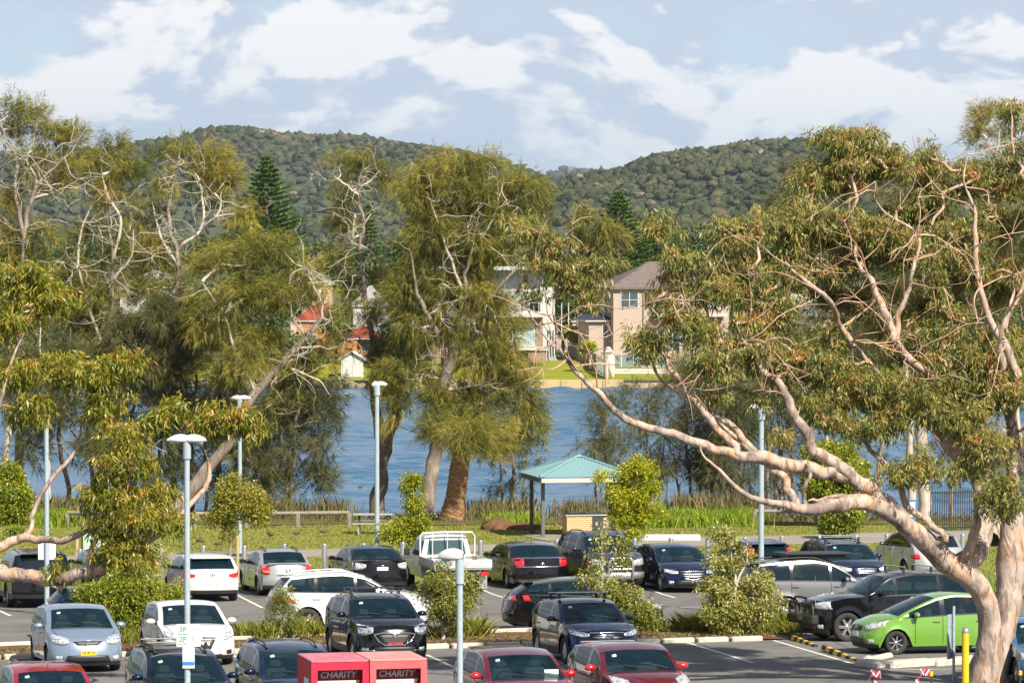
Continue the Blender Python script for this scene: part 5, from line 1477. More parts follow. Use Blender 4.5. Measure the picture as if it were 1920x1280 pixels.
def car(spec, anchor, heading, label, group=None, name='parked_car', cat='car', mode='front'):
    """anchor = ground under the nearer bumper; heading = direction the car faces"""
    s = dict(L=4.3, W=1.78, H=1.48, wb=2.6, fo=.86, wr=.315, kind='hatch', hood=.76, cowl=(1.15, .98), ws=(1.85, 1.40), peak=(2.5, 1.48),
             rg=(3.75, 1.36), rb=(4.12, 1.00), belt=(.80, .92, 1.0), gc=.17, tumble=.32, bow=.30, bowr=.22, spokes=5, plate=None, plater=None, rimmat=None,
             rails=None, bars=False, paint=None, sill=.20, trunk=None, boot=None, hl=None, tl=None, grille=None, emblem=True, tint=False, clad=False, mirror=None, extra=None, darkhl=False)
    s.update(spec)
    L_, W_, H_ = s['L'], s['W'], s['H']
    pm = s['paint']
    # --- centre line: x from the nose backwards
    hz_ = s['hood']
    cx_, cz_ = s['cowl']; wx, wz = s['ws']; pk = s['peak']; rgx, rgz = s['rg']; rbx, rbz = s['rb']
    gcl = s['gc']
    nose = [(.07, gcl), (.015, gcl + .10), (0, gcl + .22), (.02, gcl + .34), (.05, hz_ - .10), (.13, hz_)]
    keyp = list(nose)
    def seg(a, b_, k, bulge=0.0):
        out = []
        for i in range(1, k + 1):
            t = i / k
            out.append((a[0] + (b_[0] - a[0]) * t, a[1] + (b_[1] - a[1]) * t + bulge * math.sin(math.pi * t)))
        return out
    pts = list(nose)
    i_hood = len(pts) - 1
    pts += seg(pts[-1], (cx_, cz_), 15, .045)
    i_cowl = len(pts) - 1
    pts += seg(pts[-1], (wx, wz), 9, .02)
    i_ws = len(pts) - 1
    pts += seg(pts[-1], pk, 8, .012)
    pts += seg(pts[-1], (rgx, rgz), 16, .022)
    i_rg = len(pts) - 1
    pts += seg(pts[-1], (rbx, rbz), 6, .015)
    i_rb = len(pts) - 1
    if s['trunk']:
        pts += seg(pts[-1], s['trunk'], 7, .015)
    tz = pts[-1][1]; tx = pts[-1][0]
    i_tail = len(pts) - 1
    bz = gcl + .08
    # as many rows down the tail as up the nose
    mids = [(L_ - .06, tz - (tz - .62) * .45), (L_ - .03, .64), (L_, .54), (L_ - .01, gcl + .2), (L_ - .06, bz)]
    pts += mids
    n = len(pts)
    K = 8
    bx0, bx1 = s['belt'][0], s['belt'][2]
    def Wb(x):
        w = W_ / 2
        if x < 1.0: w *= 1 - .10 * ((1.0 - x) / 1.0) ** 2
        if x > L_ - 1.1: w *= 1 - .085 * ((x - L_ + 1.1) / 1.1) ** 2
        return w
    def belt(x):
        t = (x - cx_) / (L_ - cx_)
        return s['belt'][1] + (s['belt'][2] - s['belt'][1]) * max(0, min(1, t))
    def sm(t): t = max(0, min(1, t)); return t * t * (3 - 2 * t)
    rows = []; edge = []
    for i, (x, z) in enumerate(pts):
        if i <= i_hood: bw = s['bow']
        elif i < i_cowl: bw = s['bow'] * (1 - sm((x - .13) / .9)) + .06 * sm((x - .13) / .9)
        elif i <= i_ws: bw = .08
        elif i < i_rg: bw = .08 - .14 * (i - i_ws) / (i_rg - i_ws)
        elif i <= i_rb: bw = -.06
        elif i < i_tail: bw = -.06 - (s['bowr'] - .06) * sm((i - i_rb) / max(1, i_tail - i_rb))
        else: bw = -s['bowr']
        xe = x + bw
        if i <= i_hood: ze = z - (.0 if i < i_hood - 1 else .01); we = Wb(max(xe, .1)) * (.985 if i else .93)
        elif i < i_cowl:
            t = (i - i_hood) / (i_cowl - i_hood)
            zb_ = min(z - .01, (hz_ - .01) * (1 - t) + belt(cx_) * t + .03 * math.sin(math.pi * t))
            ze = zb_; we = Wb(xe) * .985
        elif i <= i_tail:
            if i > i_rb:
                ze = z - .03; we = Wb(xe) * .97
            else:
                ze = z - .055
                zb_ = belt(xe)
                ze = max(ze, zb_ + .0)
                we = Wb(xe) * .975 - s['tumble'] * max(0, ze - zb_)
        else: ze = z; we = Wb(min(xe, L_ - .1)) * .97
        rows.append([]); edge.append((xe, we, ze))
        for k in range(K + 1):
            t = k / K
            q_ = t ** 2.6
            y = we * t
            if i <= i_hood or i > i_tail:
                xx = x + (xe - x) * t ** 3
            else:
                xx = x + (xe - x) * t ** 2
            rows[-1].append((xx, y, z + (ze - z) * q_))
    # --- build vertex grid, both halves
    Vs = []; faces = {}
    def vid(p):
        Vs.append(p); return len(Vs) - 1
    def loc(x, y, z): return (-x + L_ / 2, y, z)     # local: x forward
    A = {}
    for i in range(n):
        for k in range(-K, K + 1):
            p = rows[i][abs(k)]
            A[i, k] = vid(loc(p[0], p[1] * (1 if k >= 0 else -1), p[2]))
    F_ = []   # (verts, part)
    def add(f, part, flip=False):
        F_.append((f[::-1] if flip else f, part))
    for i in range(n - 1):
        for k in range(-K, K):
            part = 'body'
            if i_cowl <= i < i_ws: part = 'ws' if (-K + 1 <= k < K - 1 and i > i_cowl - 1 and i < i_ws) else 'body'
            if i_rg <= i < i_rb and -K + 1 <= k < K - 1 and i > i_rg - 1: part = 'rw'
            if i == 0: part = 'trim'
            if i >= n - 2: part = 'trim'
            add((A[i, k], A[i + 1, k], A[i + 1, k + 1], A[i, k + 1]), part, flip=True)
    Rn = i_hood          # rows of the side = nose rows
    ax = [s['fo'], s['fo'] + s['wb']]
    ra = s['wr'] + .055
    cols = list(range(i_hood, i_tail + 1))
    sidewin = []
    for sgn in (1, -1):
        C = {}
        for ci, i in enumerate(cols):
            xe, we, ze = edge[i]
            ztop = ze if (i < i_cowl or i > i_rb) else belt(xe) if ze > belt(xe) + .004 else ze
            zb_ = s['sill'] + .01 * 0
            # bumper undersides rise
            for a_ in ax:
                dd = abs(xe - a_)
                if dd < ra:
                    zb_ = max(zb_, s['wr'] + math.sqrt(max(0, ra * ra - dd * dd)) - .0)
                elif dd < ra + .05:
                    pass
            zb_ = min(zb_, ztop - .06)
            for j in range(Rn + 1):
                if ci == 0: C[ci, j] = A[j, K * sgn]; continue
                if ci == len(cols) - 1: C[ci, j] = A[n - 1 - j, K * sgn]; continue
                if j == Rn and (i <= i_cowl or i > i_rb or ztop == ze): C[ci, j] = A[i, K * sgn]; continue
                t = j / Rn
                z = zb_ + (ztop - zb_) * t
                h_ = (z - s['sill']) / (ztop - s['sill'] + 1e-6)
                yb = Wb(xe)
                prof_ = 1 - .035 * (1 - min(1, h_ / .45)) ** 2 - (.025 if i_cowl < i <= i_rb else .015) * max(0, (h_ - .6) / .4) ** 2
                flare = 0
                for a_ in ax:
                    rr = math.hypot(xe - a_, z - s['wr'])
                    if rr < ra + .10: flare = max(flare, .022 * (1 - (rr - ra) / .10))
                C[ci, j] = vid(loc(xe, (yb * prof_ + min(flare, .022)) * sgn, z))
        for ci in range(len(cols) - 1):
            for j in range(Rn):
                part = 'body'
                xm = (edge[cols[ci]][0] + edge[cols[ci + 1]][0]) / 2
                if s['clad'] and j == 0: part = 'trim'
                add((C[ci, j], C[ci + 1, j], C[ci + 1, j + 1], C[ci, j + 1]), part, flip=(sgn < 0))
        # greenhouse side
        B = {}
        bi = [i for i in range(i_cowl, i_rb + 1)]
        fr_ = [0, .07, .36, .66, .91, 1]
        for i in bi:
            ci = i - i_hood
            p0 = Vector(Vs[C[ci, Rn]]); p1 = Vector(Vs[A[i, K * sgn]])
            same = (C[ci, Rn] == A[i, K * sgn])
            for q, t in enumerate(fr_):
                if q == 0: B[i, q] = C[ci, Rn]
                elif q == len(fr_) - 1: B[i, q] = A[i, K * sgn]
                elif same: B[i, q] = C[ci, Rn]
                else:
                    p = p0.lerp(p1, t); p.y += sgn * .022 * math.sin(math.pi * t)
                    B[i, q] = vid(tuple(p))
        dpx = s['fo'] + s['wb'] * .50    # B pillar
        cpx = s.get('cpil', s['fo'] + s['wb'] * .93)
        endx = s.get('winend', rgx + (rbx - rgx) * .15)
        startx = cx_ + .34
        for i in bi[:-1]:
            xm = (edge[i][0] + edge[i + 1][0]) / 2
            hgt = edge[i][2] - belt(edge[i][0])
            for q in range(len(fr_) - 1):
                f = (B[i, q], B[i + 1, q], B[i + 1, q + 1], B[i, q + 1])
                u_ = list(dict.fromkeys(f))
                if len(u_) < 3: continue
                part = 'body'
                if 1 <= q <= 3 and startx < xm < endx and hgt > .12:
                    part = 'sw'
                    if abs(xm - dpx) < .05 or (abs(xm - cpx) < .045): part = 'pil'
                elif q == 0 and startx - .1 < xm < endx: part = 'trim'
                add(tuple(u_), part, flip=(sgn < 0))
    allf = [f for f, p in F_]
    bvh = BVHTree.FromPolygons([Vector(v) for v in Vs], allf)
    # --- root
    hd = Vector(heading); hd.z = 0; hd.normalize()
    if mode == 'front' and hd.y > 0.5: mode = 'rear'
    if mode == 'front': c = Vector(anchor) - hd * (L_ / 2)
    elif mode == 'rear': c = Vector(anchor) + hd * (L_ / 2)
    else: c = Vector(anchor)
    pa = c + hd * (s['wb'] / 2); pb = c - hd * (s['wb'] / 2)
    za, zb2 = gz(pa.y), gz(pb.y)
    pitch = -math.atan2(za - zb2, s['wb'])
    side_ = Vector((-hd.y, hd.x, 0))
    roll = math.atan2(gz((c + side_ * .75).y) - gz((c - side_ * .75).y), 1.5)
    root = empty(name, (c.x, c.y, (za + zb2) / 2 + .012), label, cat, group)
    root.rotation_euler = (Matrix.Rotation(math.atan2(hd.y, hd.x), 4, 'Z') @ Matrix.Rotation(pitch, 4, 'Y') @ Matrix.Rotation(roll, 4, 'X')).to_euler()
    def sub(nm, keys, mats, pname=None):
        fs = [(f, p) for f, p in F_ if p in keys]
        if not fs: return None
        used = {}; vs = []; ff = []; mi_ = []
        for f, p in fs:
            g_ = []
            for v in f:
                if v not in used:
                    used[v] = len(vs); vs.append(Vs[v])
                g_.append(used[v])
            ff.append(g_); mi_.append(keys.index(p))
        me = bpy.data.meshes.new(nm); me.from_pydata(vs, [], ff)
        for m in mats: me.materials.append(m)
        me.polygons.foreach_set('material_index', mi_)
        me.polygons.foreach_set('use_smooth', [True] * len(ff))
        me.update()
        try: me.set_sharp_from_angle(angle=R(38))
        except Exception: pass
        return link(pname or nm, me, root)
    sub('body', ['body', 'trim', 'pil'], [pm, m_black, m_gloss])
    gl_ = s.get('glass') or m_glass
    rgl = m_tglass if s['tint'] else gl_
    sub('windscreen', ['ws'], [gl_])
    sub('rear_window', ['rw'], [rgl])
    sw = [f for f, p in F_ if p == 'sw']
    groups_ = {}
    for f in sw:
        cx0 = sum(Vs[v][0] for v in f) / len(f); cy0 = sum(Vs[v][1] for v in f)
        xb = L_ / 2 - cx0
        groups_.setdefault((cy0 > 0, 0 if xb < dpx else 1 if xb < cpx else 2), []).append(f)
    keep = F_[:]
    for g_, fs_ in groups_.items():
        F_[:] = [(f, 'pane') for f in fs_]
        sub('side_window', ['pane'], [rgl])
    F_[:] = keep
    # --- under body and cabin
    ub = MB()
    ub.box((0, 0, .34), (L_ - .5, W_ - .46, .34), m_well)
    ub.box((0, 0, .45), (s['wb'] - 2 * ra - .05, W_ - .14, .45), m_well)
    ub.box((-.5, 0, .72), (L_ - cx_ - 1.5, W_ - .3, .12), m_dark)
    ub.build('underbody', root)
    it = MB()
    fx = L_ / 2 - cx_ - .95
    for sy in (-.36, .36):
        for xx in (fx, fx - .92):
            if xx < -L_ / 2 + .7: continue
            it.box((xx, sy, .80), (.22, .48, .62), m_seat, bev=.06)
            it.box((xx - .02, sy, min(1.19, H_ - .27)), (.1, .24, .16), m_seat, bev=.04)
    it.box((L_ / 2 - cx_ - .30, 0, .88), (.42, W_ - .34, .14), m_dark, bev=.04)
    it.build('seats', root)
    st = MB(); 
    sa = [Vector((L_ / 2 - cx_ - .62 + .10 * math.sin(w) * .9, -.36 + .18 * math.cos(w), .93 + .17 * math.sin(w))) for w in np.linspace(0, 2 * math.pi, 15)]
    st.tube(sa, [.015] * 15, m_black, n=5); st.build('steering_wheel', root)
    # --- wheels
    for a_ in ax:
        for sgn in (1, -1):
            wheel(root, L_ / 2 - a_, sgn * (W_ / 2 - .125), s['wr'], .21, s['spokes'], s['rimmat'], side=sgn)
    # --- features cast on to the skin
    def cast(mode_, a_, b_, off):
        if mode_ == 'F': o, d = Vector((L_, a_, b_)), Vector((-1, 0, 0))
        elif mode_ == 'B': o, d = Vector((-L_, a_, b_)), Vector((1, 0, 0))
        elif mode_ == 'S+': o, d = Vector((L_ / 2 - a_, 3, b_)), Vector((0, -1, 0))
        elif mode_ == 'S-': o, d = Vector((L_ / 2 - a_, -3, b_)), Vector((0, 1, 0))
        else: o, d = Vector((L_ / 2 - a_, b_, 4)), Vector((0, 0, -1))
        h_ = bvh.ray_cast(o, d)
        if h_[0] is None: return None
        nn = h_[1]
        if nn.dot(d) > 0: nn = -nn
        return h_[0] + nn * off
    def patch(nm, mode_, top, bot, mat, off=.012, nu=8, nv=3, label=None, thick=True, mirror=False):
        top = catmull(np.array(top, float), 3); bot = catmull(np.array(bot, float), 3)
        def at(c_, t):
            q = t * (len(c_) - 1); i = min(int(q), len(c_) - 2); return c_[i] * (1 - (q - i)) + c_[i + 1] * (q - i)
        outs = []
        for ms in ((1, -1) if mirror else (1,)):
            grid = {}; mb = MB(); vs = []; ok = True
            for i in range(nu + 1):
                for j in range(nv + 1):
                    t = i / nu; u = j / nv
                    p = at(bot, t) * (1 - u) + at(top, t) * u
                    y_ = p[0] * ms
                    h1 = cast(mode_, y_, p[1], off) if mode_ in 'FB' else cast(mode_, p[0], p[1] * (ms if mode_ == 'T' else 1), off)
                    if h1 is None: ok = False; h1 = Vector(vs[-1]) if vs else None
                    if h1 is None: break
                    vs.append(h1)
                if h1 is None: break
            if len(vs) != (nu + 1) * (nv + 1): continue
            fs = []
            for i in range(nu):
                for j in range(nv):
                    a1 = i * (nv + 1) + j
                    fs.append((a1, a1 + 1, a1 + nv + 2, a1 + nv + 1))
            # rim down into the skin
            loop = [i * (nv + 1) for i in range(nu + 1)] + [nu * (nv + 1) + j for j in range(1, nv + 1)] + [i * (nv + 1) + nv for i in range(nu - 1, -1, -1)] + [j for j in range(nv - 1, 0, -1)]
            cen = Vector((0, 0, .6))
            base = len(vs)
            inn = {'F': Vector((-1, 0, 0)), 'B': Vector((1, 0, 0)), 'T': Vector((0, 0, -1)), 'S+': Vector((0, -1, 0)), 'S-': Vector((0, 1, 0))}[mode_]
            for l in loop: vs.append(vs[l] + inn * (off + .02))
            m_ = len(loop)
            for q in range(m_): fs.append((loop[q], loop[(q + 1) % m_], base + (q + 1) % m_, base + q))
            mb.add(vs, fs, mat, True)
            outs.append(mb.build(nm, root, label=label))
        return outs
    hw = W_ / 2
    hl = s['hl'] or ([(hw * .52, hz_ - .065), (hw * .75, hz_ - .02), (hw * .93, hz_ + .02)], [(hw * .55, hz_ - .15), (hw * .75, hz_ - .17), (hw * .95, hz_ - .11)])
    patch('headlight', 'F', hl[0], hl[1], m_lens, mirror=True)
    gr = s['grille'] or ([(-hw * .42, hz_ - .09), (0, hz_ - .07), (hw * .42, hz_ - .09)], [(-hw * .36, hz_ - .20), (0, hz_ - .215), (hw * .36, hz_ - .20)])
    patch('grille', 'F', gr[0], gr[1], s.get('grillemat', m_black), nu=8)
    if s.get('chromegrille'):
        gt = np.array(gr[0]); gb = np.array(gr[1])
        patch('grille_trim', 'F', gt + [0, .02], gt - [0, .005], m_chrome, off=.02, nu=10, nv=1)
        patch('grille_trim', 'F', gb + [0, .01], gb - [0, .015], m_chrome, off=.02, nu=10, nv=1)
        for q in (0.33, 0.66):
            mid = gt * q + gb * (1 - q)
            patch('grille_bar', 'F', mid + [0, .008], mid - [0, .008], m_chrome if s.get('chromegrille') > 1 else m_silverbar, off=.018, nu=8, nv=1)
    lg = s.get('lower') or ([(-hw * .55, gcl + .24), (0, gcl + .25), (hw * .55, gcl + .24)], [(-hw * .62, gcl + .09), (0, gcl + .08), (hw * .62, gcl + .09)])
    patch('air_intake', 'F', lg[0], lg[1], m_black, off=.008)
    patch('fog_lamp', 'F', [(hw * .68, gcl + .22), (hw * .84, gcl + .23)], [(hw * .70, gcl + .12), (hw * .84, gcl + .13)], s.get('fogmat', m_lens), off=.012, nu=4, nv=2, mirror=True)
    ztl = tz - .06
    tl = s['tl'] or ([(hw * .62, ztl - .10), (hw * .80, ztl - .06), (hw * .97, ztl - .05)], [(hw * .66, ztl - .22), (hw * .80, ztl - .24), (hw * .97, ztl - .22)])
    patch('tail_light', 'B', tl[0], tl[1], s.get('tlmat', m_red), mirror=True)
    if s.get('tl2'):
        patch('reversing_lamp', 'B', s['tl2'][0], s['tl2'][1], s.get('tl2mat', m_lens), off=.018, mirror=True, nu=4, nv=2)
    # seams: doors, bonnet, boot
    bz_ = belt(s['fo'] + s['wb'] * .5)
    for xd, zt_ in ((s['fo'] + ra + .14, bz_ - .02), (dpx, bz_ - .01), (s['fo'] + s['wb'] - ra * .35, bz_ - .01)):
        zlow = s['sill'] + .08 if xd < s['fo'] + s['wb'] - ra - .05 else s['wr'] * 2 + .12
        for md in ('S+', 'S-'):
            patch('door_seam', md, [(xd - .007, zt_), (xd + .007, zt_)], [(xd - .007, zlow), (xd + .007, zlow)], m_seam, off=.003, nu=1, nv=6)
    patch('bonnet_seam', 'T', [(.30, hw * .70), (cx_ - .1, hw * .84)], [(.30, hw * .715), (cx_ - .1, hw * .855)], m_seam, off=.003, nu=6, nv=1, mirror=True)
    for md, sg in (('S+', 1), ('S-', -1)):
        for xd in (dpx - .17, s['fo'] + s['wb'] - ra * .35 - .12):
            p = cast(md, xd, bz_ - .13, .02)
            if p is not None:
                MB().box(p, (.2, .035, .035), s.get('handlemat', pm), bev=.012).build('door_handle', root)
        # mirrors
        p = cast(md, cx_ + .48, belt(cx_ + .3) + .02, .0)
        if p is not None:
            mm = MB(); c_ = p + Vector((0, sg * .13, .06))
            v_, f_ = ICO2
            vv = [c_ + Vector((a[0] * .075, a[1] * .125, a[2] * .082 if a[2] > -.6 else -.05)) for a in v_]
            mm.add(vv, [tuple(q) for q in f_], s['mirror'] or pm, True)
            mm.box(c_ + Vector((-.058, 0, 0)), (.02, .17, .105), m_gloss)
            mm.box(p + Vector((0, sg * .03, .02)), (.05, .10, .03), m_black)
            mm.build('door_mirror', root)
    # wipers
    wp = MB()
    for y0, y1 in ((.55, -.05), (-.10, -.62)):
        a1 = cast('T', cx_ + .06, y0 * hw * 1.1, .03); b1 = cast('T', cx_ + .16, y1 * hw * 1.1, .03)
        if a1 and b1:
            m1 = cast('T', cx_ + .12, (y0 + y1) / 2 * hw * 1.1, .035)
            wp.tube([a1, m1, b1], [.009, .009, .006], m_black, n=4)
    wp.build('wipers', root)
    # screen edge, rear-view mirror, sticker
    p = cast('T', wx - .10, 0, -.10)
    if p: MB().box(p, (.03, .2, .06), m_black, bev=.01).build('inside_mirror', root)
    p = cast('T', wx - .12, -hw * .55, .004)
    if p:
        patch('sticker', 'T', [(wx - .16, -hw * .60), (wx - .16, -hw * .50)], [(wx - .09, -hw * .60), (wx - .09, -hw * .50)], m_sticker, off=.004, nu=1, nv=1)
    # plates
    def plate(kind_, md, z_, txt, y_=0):
        p = cast(md, y_, z_, .012)
        if p is None: return
        mt, ink = {'w': (m_whiteplate, m_ink), 'y': (m_yellowplate, m_ink), 'r': (m_redplate, m_redink)}[kind_]
        pl = MB().box(p, (.012, .372, .11), mt, bev=.004)
        o = pl.build('number_plate', root)
        sg = 1 if md == 'F' else -1
        if txt:
            me = text_mesh(txt, .085, .002, True, mat=ink)
            M = Matrix.Translation(p + Vector((sg * .0085, 0, 0))) @ (Matrix(((0, 0, 1, 0), (1, 0, 0, 0), (0, 1, 0, 0), (0, 0, 0, 1))) if sg > 0 else Matrix(((0, 0, -1, 0), (-1, 0, 0, 0), (0, 1, 0, 0), (0, 0, 0, 1))))
            link('lettering', me, o, M=M)
    if s['plate']: plate(s['plate'][0], 'F', s['plate'][2] if len(s['plate']) > 2 else gcl + .22, s['plate'][1])
    if s['plater']: plate(s['plater'][0], 'B', s['plater'][2] if len(s['plater']) > 2 else .72, s['plater'][1])
    # emblem: an oval ring with a bar
    for md, z_ in (('F', s.get('embz', hz_ - .10)), ('B', tz - .20)):
        p = cast(md, 0, z_, .02)
        if p is not None and s['emblem']:
            e = MB(); sx = .075; sz_ = .05 if s['emblem'] == 1 else .062
            if s['emblem'] == 2: sx = .062
            ring = [p + Vector((0, sx * math.cos(w), sz_ * math.sin(w))) for w in np.linspace(0, 2 * math.pi, 15)]
            e.tube(ring, [.009] * 15, m_chrome, n=4)
            if s['emblem'] == 2:
                e.tube([p + Vector((0, -.05, .02)), p + Vector((0, -.02, -.005)), p + Vector((0, 0, -.035)), p + Vector((0, .02, -.005)), p + Vector((0, .05, .02))], [.007] * 5, m_chrome, n=4)
            elif s['emblem'] == 3:
                e.tube([p + Vector((0, -.035, -.03)), p + Vector((0, -.03, .03))], [.008] * 2, m_chrome, n=4); e.tube([p + Vector((0, .03, -.03)), p + Vector((0, .035, .03))], [.008] * 2, m_chrome, n=4); e.tube([p + Vector((0, -.03, 0)), p + Vector((0, .03, 0))], [.007] * 2, m_chrome, n=4)
            elif s['emblem'] == 4:
                e.tube([p + Vector((0, -.045, .04)), p + Vector((0, -.02, -.04)), p + Vector((0, 0, .0)), p + Vector((0, .02, -.04)), p + Vector((0, .045, .04))], [.006] * 5, m_chrome, n=4)
            else:
                e.tube([p + Vector((0, 0, .045)), p + Vector((0, 0, -.045))], [.007] * 2, m_chrome, n=4); e.tube([p + Vector((0, -.045, .02)), p + Vector((0, .045, .02))], [.006] * 2, m_chrome, n=4)
            e.build('emblem', root)
    # high stop light or spoiler
    if s.get('spoiler'):
        sp = MB(); a1 = cast('T', rgx - .02, 0, 0)
        if a1: sp.box(a1 + Vector((-.10, 0, -.02)), (.26, W_ * .66, .035), pm, bev=.014); sp.build('spoiler', root)
    if s.get('lip'):
        a1 = cast('T', L_ - .16, 0, 0)
        if a1: MB().box(a1 + Vector((-.02, 0, .03)), (.12, W_ * .74, .035), pm, bev=.014).build('spoiler', root)
    if s['rails']:
        for sgn in (1, -1):
            ps = []
            for xx in np.linspace(wx + .25, rgx - .1, 7):
                q = cast('T', xx, sgn * hw * s.get('raily', .60), .0)
                if q: ps.append(q + Vector((0, 0, .055 if 0 < len(ps) < 6 else 0.01)))
            if len(ps) > 3: MB().tube(ps, [.018] * len(ps), s['rails'], n=6).build('roof_rail', root)
    if s['bars']:
        for xx in (wx + .55, wx + 1.35):
            q = cast('T', xx, 0, 0)
            if q:
                hb = .13
                mb = MB(); mb.box((q.x, 0, q.z + hb), (.05, W_ * .74, .028), s.get('barmat', m_silverbar), bev=.01)
                for sgn in (1, -1): mb.box((q.x, sgn * W_ * .33, q.z + hb / 2 - .02), (.07, .07, hb), m_black, bev=.015)
                mb.build('roof_bar', root)
    if s.get('aerial'):
        q = cast('T', s['aerial'], 0, 0)
        if q: MB().tube([q, q + Vector((-.05, 0, .15)), q + Vector((-.14, 0, .32))], [.008, .006, .003], m_black, n=4).build('aerial', root)
    if s['extra']: s['extra'](root, s, cast, patch, MB)
    return root
# ---------------------------------------------------------------- the cars in the lot
AW = V                       # facing away from the camera, nose to the path
TO = -V                      # facing the camera
RI = U                       # facing right
LE = -U                      # facing left
def dirn(base, deg): return Matrix.Rotation(R(deg), 3, 'Z') @ base
pt_black = paint('black_paint', (0.003, 0.003, 0.004), .2, .18, .012)
pt_silvblue = paint('silver_blue_paint', (0.24, 0.31, 0.42), .55, .32, .03)
pt_white = paint('white_paint', (0.56, 0.56, 0.555), 0, .35, .04)
pt_silver = paint('silver_paint', (0.40, 0.41, 0.40), .6, .33, .08)
pt_navy = paint('navy_paint', (0.002, 0.008, 0.034), .35, .18, .012)
pt_navy2 = paint('dark_blue_paint', (0.003, 0.014, 0.055), .45, .2, .012)
pt_char = paint('charcoal_paint', (0.03, 0.036, 0.048), .5, .25, .03)
pt_grey = paint('grey_paint', (0.20, 0.20, 0.21), .6, .32, .05)
pt_red = paint('red_paint', (0.32, 0.003, 0.014), .35, .25, .03)
pt_maroon = paint('maroon_paint', (0.13, 0.002, 0.014), .45, .25, .04)
pt_green = paint('lime_green_paint', (0.135, 0.30, 0.035), .2, .28, .03)
pt_blue = paint('bright_blue_paint', (0.02, 0.14, 0.30), .4, .25, .03)
m_redmirror = paint('bright_red_mirror', (0.55, 0.005, 0.01), .1, .25, 0)
HATCH = dict(L=4.25, W=1.78, H=1.48, wb=2.6, fo=.86, hood=.76, cowl=(1.05, .98), ws=(1.85, 1.39), peak=(2.45, 1.48), rg=(3.70, 1.39), rb=(4.08, 1.02), belt=(.8, .92, 1.02), spoiler=True)
SEDAN = dict(L=4.6, W=1.76, H=1.46, wb=2.65, fo=.9, hood=.74, cowl=(1.2, .95), ws=(1.98, 1.37), peak=(2.6, 1.46), rg=(3.42, 1.38), rb=(4.02, 1.04), trunk=(4.50, 1.01), belt=(.8, .90, .97), winend=3.60)
SUV = dict(L=4.5, W=1.84, H=1.69, wb=2.64, fo=.88, wr=.355, hood=.92, cowl=(1.12, 1.14), ws=(1.85, 1.56), peak=(2.5, 1.67), rg=(4.02, 1.56), rb=(4.36, 1.16), belt=(.9, 1.08, 1.17), sill=.27, gc=.22, clad=True, spoiler=True)
WAGON = dict(L=4.75, W=1.78, H=1.50, wb=2.7, fo=.92, hood=.76, cowl=(1.15, .97), ws=(1.92, 1.39), peak=(2.55, 1.48), rg=(4.28, 1.42), rb=(4.62, 1.02), belt=(.8, .92, .98))
def mk_(base, **k):
    d = dict(base); d.update(k); return d
# --- back row
car(mk_(SUV, L=4.75, W=1.91, H=1.74, hood=.95, cowl=(1.2, 1.16), ws=(1.95, 1.60), peak=(2.6, 1.73), rg=(4.30, 1.64), rb=(4.62, 1.18), paint=pt_black, tint=True, rails=m_silverbar, tl=([(.58, 1.02), (.75, 1.05), (.90, 1.08)], [(.60, .94), (.75, .92), (.92, .90)]), plater=('w', '', .86)), G(80, 1141), AW,
    'black four-wheel drive seen from behind at the left edge, half behind a gum branch')
car(mk_(HATCH, paint=pt_black, W=1.72, L=4.1, plater=('w', '')), G(212, 1119), AW, 'black hatchback mostly hidden behind the bushy shrub, one red tail light showing')
def golf_x(root, s, cast, patch, MB):
    patch('exhaust', 'B', [(.42, .27), (.62, .27)], [(.42, .20), (.62, .20)], m_gloss, off=.02, nu=2, nv=1)
car(mk_(HATCH, L=4.2, W=1.79, paint=pt_white, plater=('w', 'CRO 74G', .56), tl=([(.52, .86), (.70, .89), (.86, .93)], [(.54, .78), (.70, .75), (.87, .76)]), emblem=1, extra=golf_x, mirror=m_black, rg=(3.68, 1.37), rb=(4.10, 1.03)), G(399, 1129), AW,
    'white hatchback seen from behind, red wraparound tail lights, beside the left lamp post')
car(mk_(SEDAN, L=4.45, W=1.72, H=1.47, paint=pt_silver, rb=(3.95, 1.05), trunk=(4.36, 1.02), rails=m_black, mirror=m_black, tl=([(.58, .98), (.70, 1.0), (.84, 1.0)], [(.58, .72), (.70, .70), (.84, .74)]), tl2=([(.60, .82), (.78, .83)], [(.60, .76), (.78, .76)]), tl2mat=m_orange, lip=True), G(541, 1118), AW,
    'silver sedan from behind, with tall red and amber tail lights and roof rails')
car(mk_(SEDAN, L=4.82, W=1.83, H=1.47, paint=pt_black, rb=(4.15, 1.08), trunk=(4.70, 1.07), plater=('w', '', .80), tlmat=m_lens, tl=([(.52, .94), (.70, .98), (.88, 1.0)], [(.54, .84), (.70, .78), (.90, .76)]), lip=True), G(718, 1113), AW,
    'black sedan with clear silver tail lights before the lamp post with yellow band')
car(mk_(SEDAN, L=5.15, W=1.90, H=1.48, wb=3.0, paint=pt_black, cowl=(1.3, .97), ws=(2.1, 1.39), peak=(2.8, 1.48), rg=(3.85, 1.40), rb=(4.5, 1.07), trunk=(5.05, 1.03), winend=4.0, tl=([(.60, 1.0), (.75, 1.02), (.90, 1.0)], [(.60, .76), (.75, .74), (.91, .78)]), aerial=3.6,
    extra=lambda root, s, cast, patch, MB: patch('chrome_strip', 'B', [(-.84, .765), (0, .77), (.84, .765)], [(-.84, .735), (0, .74), (.84, .735)], m_chrome, off=.02, nu=10, nv=1)), G(1018, 1106), AW,
    'long black sedan with big red tail lights, right of the white utility')
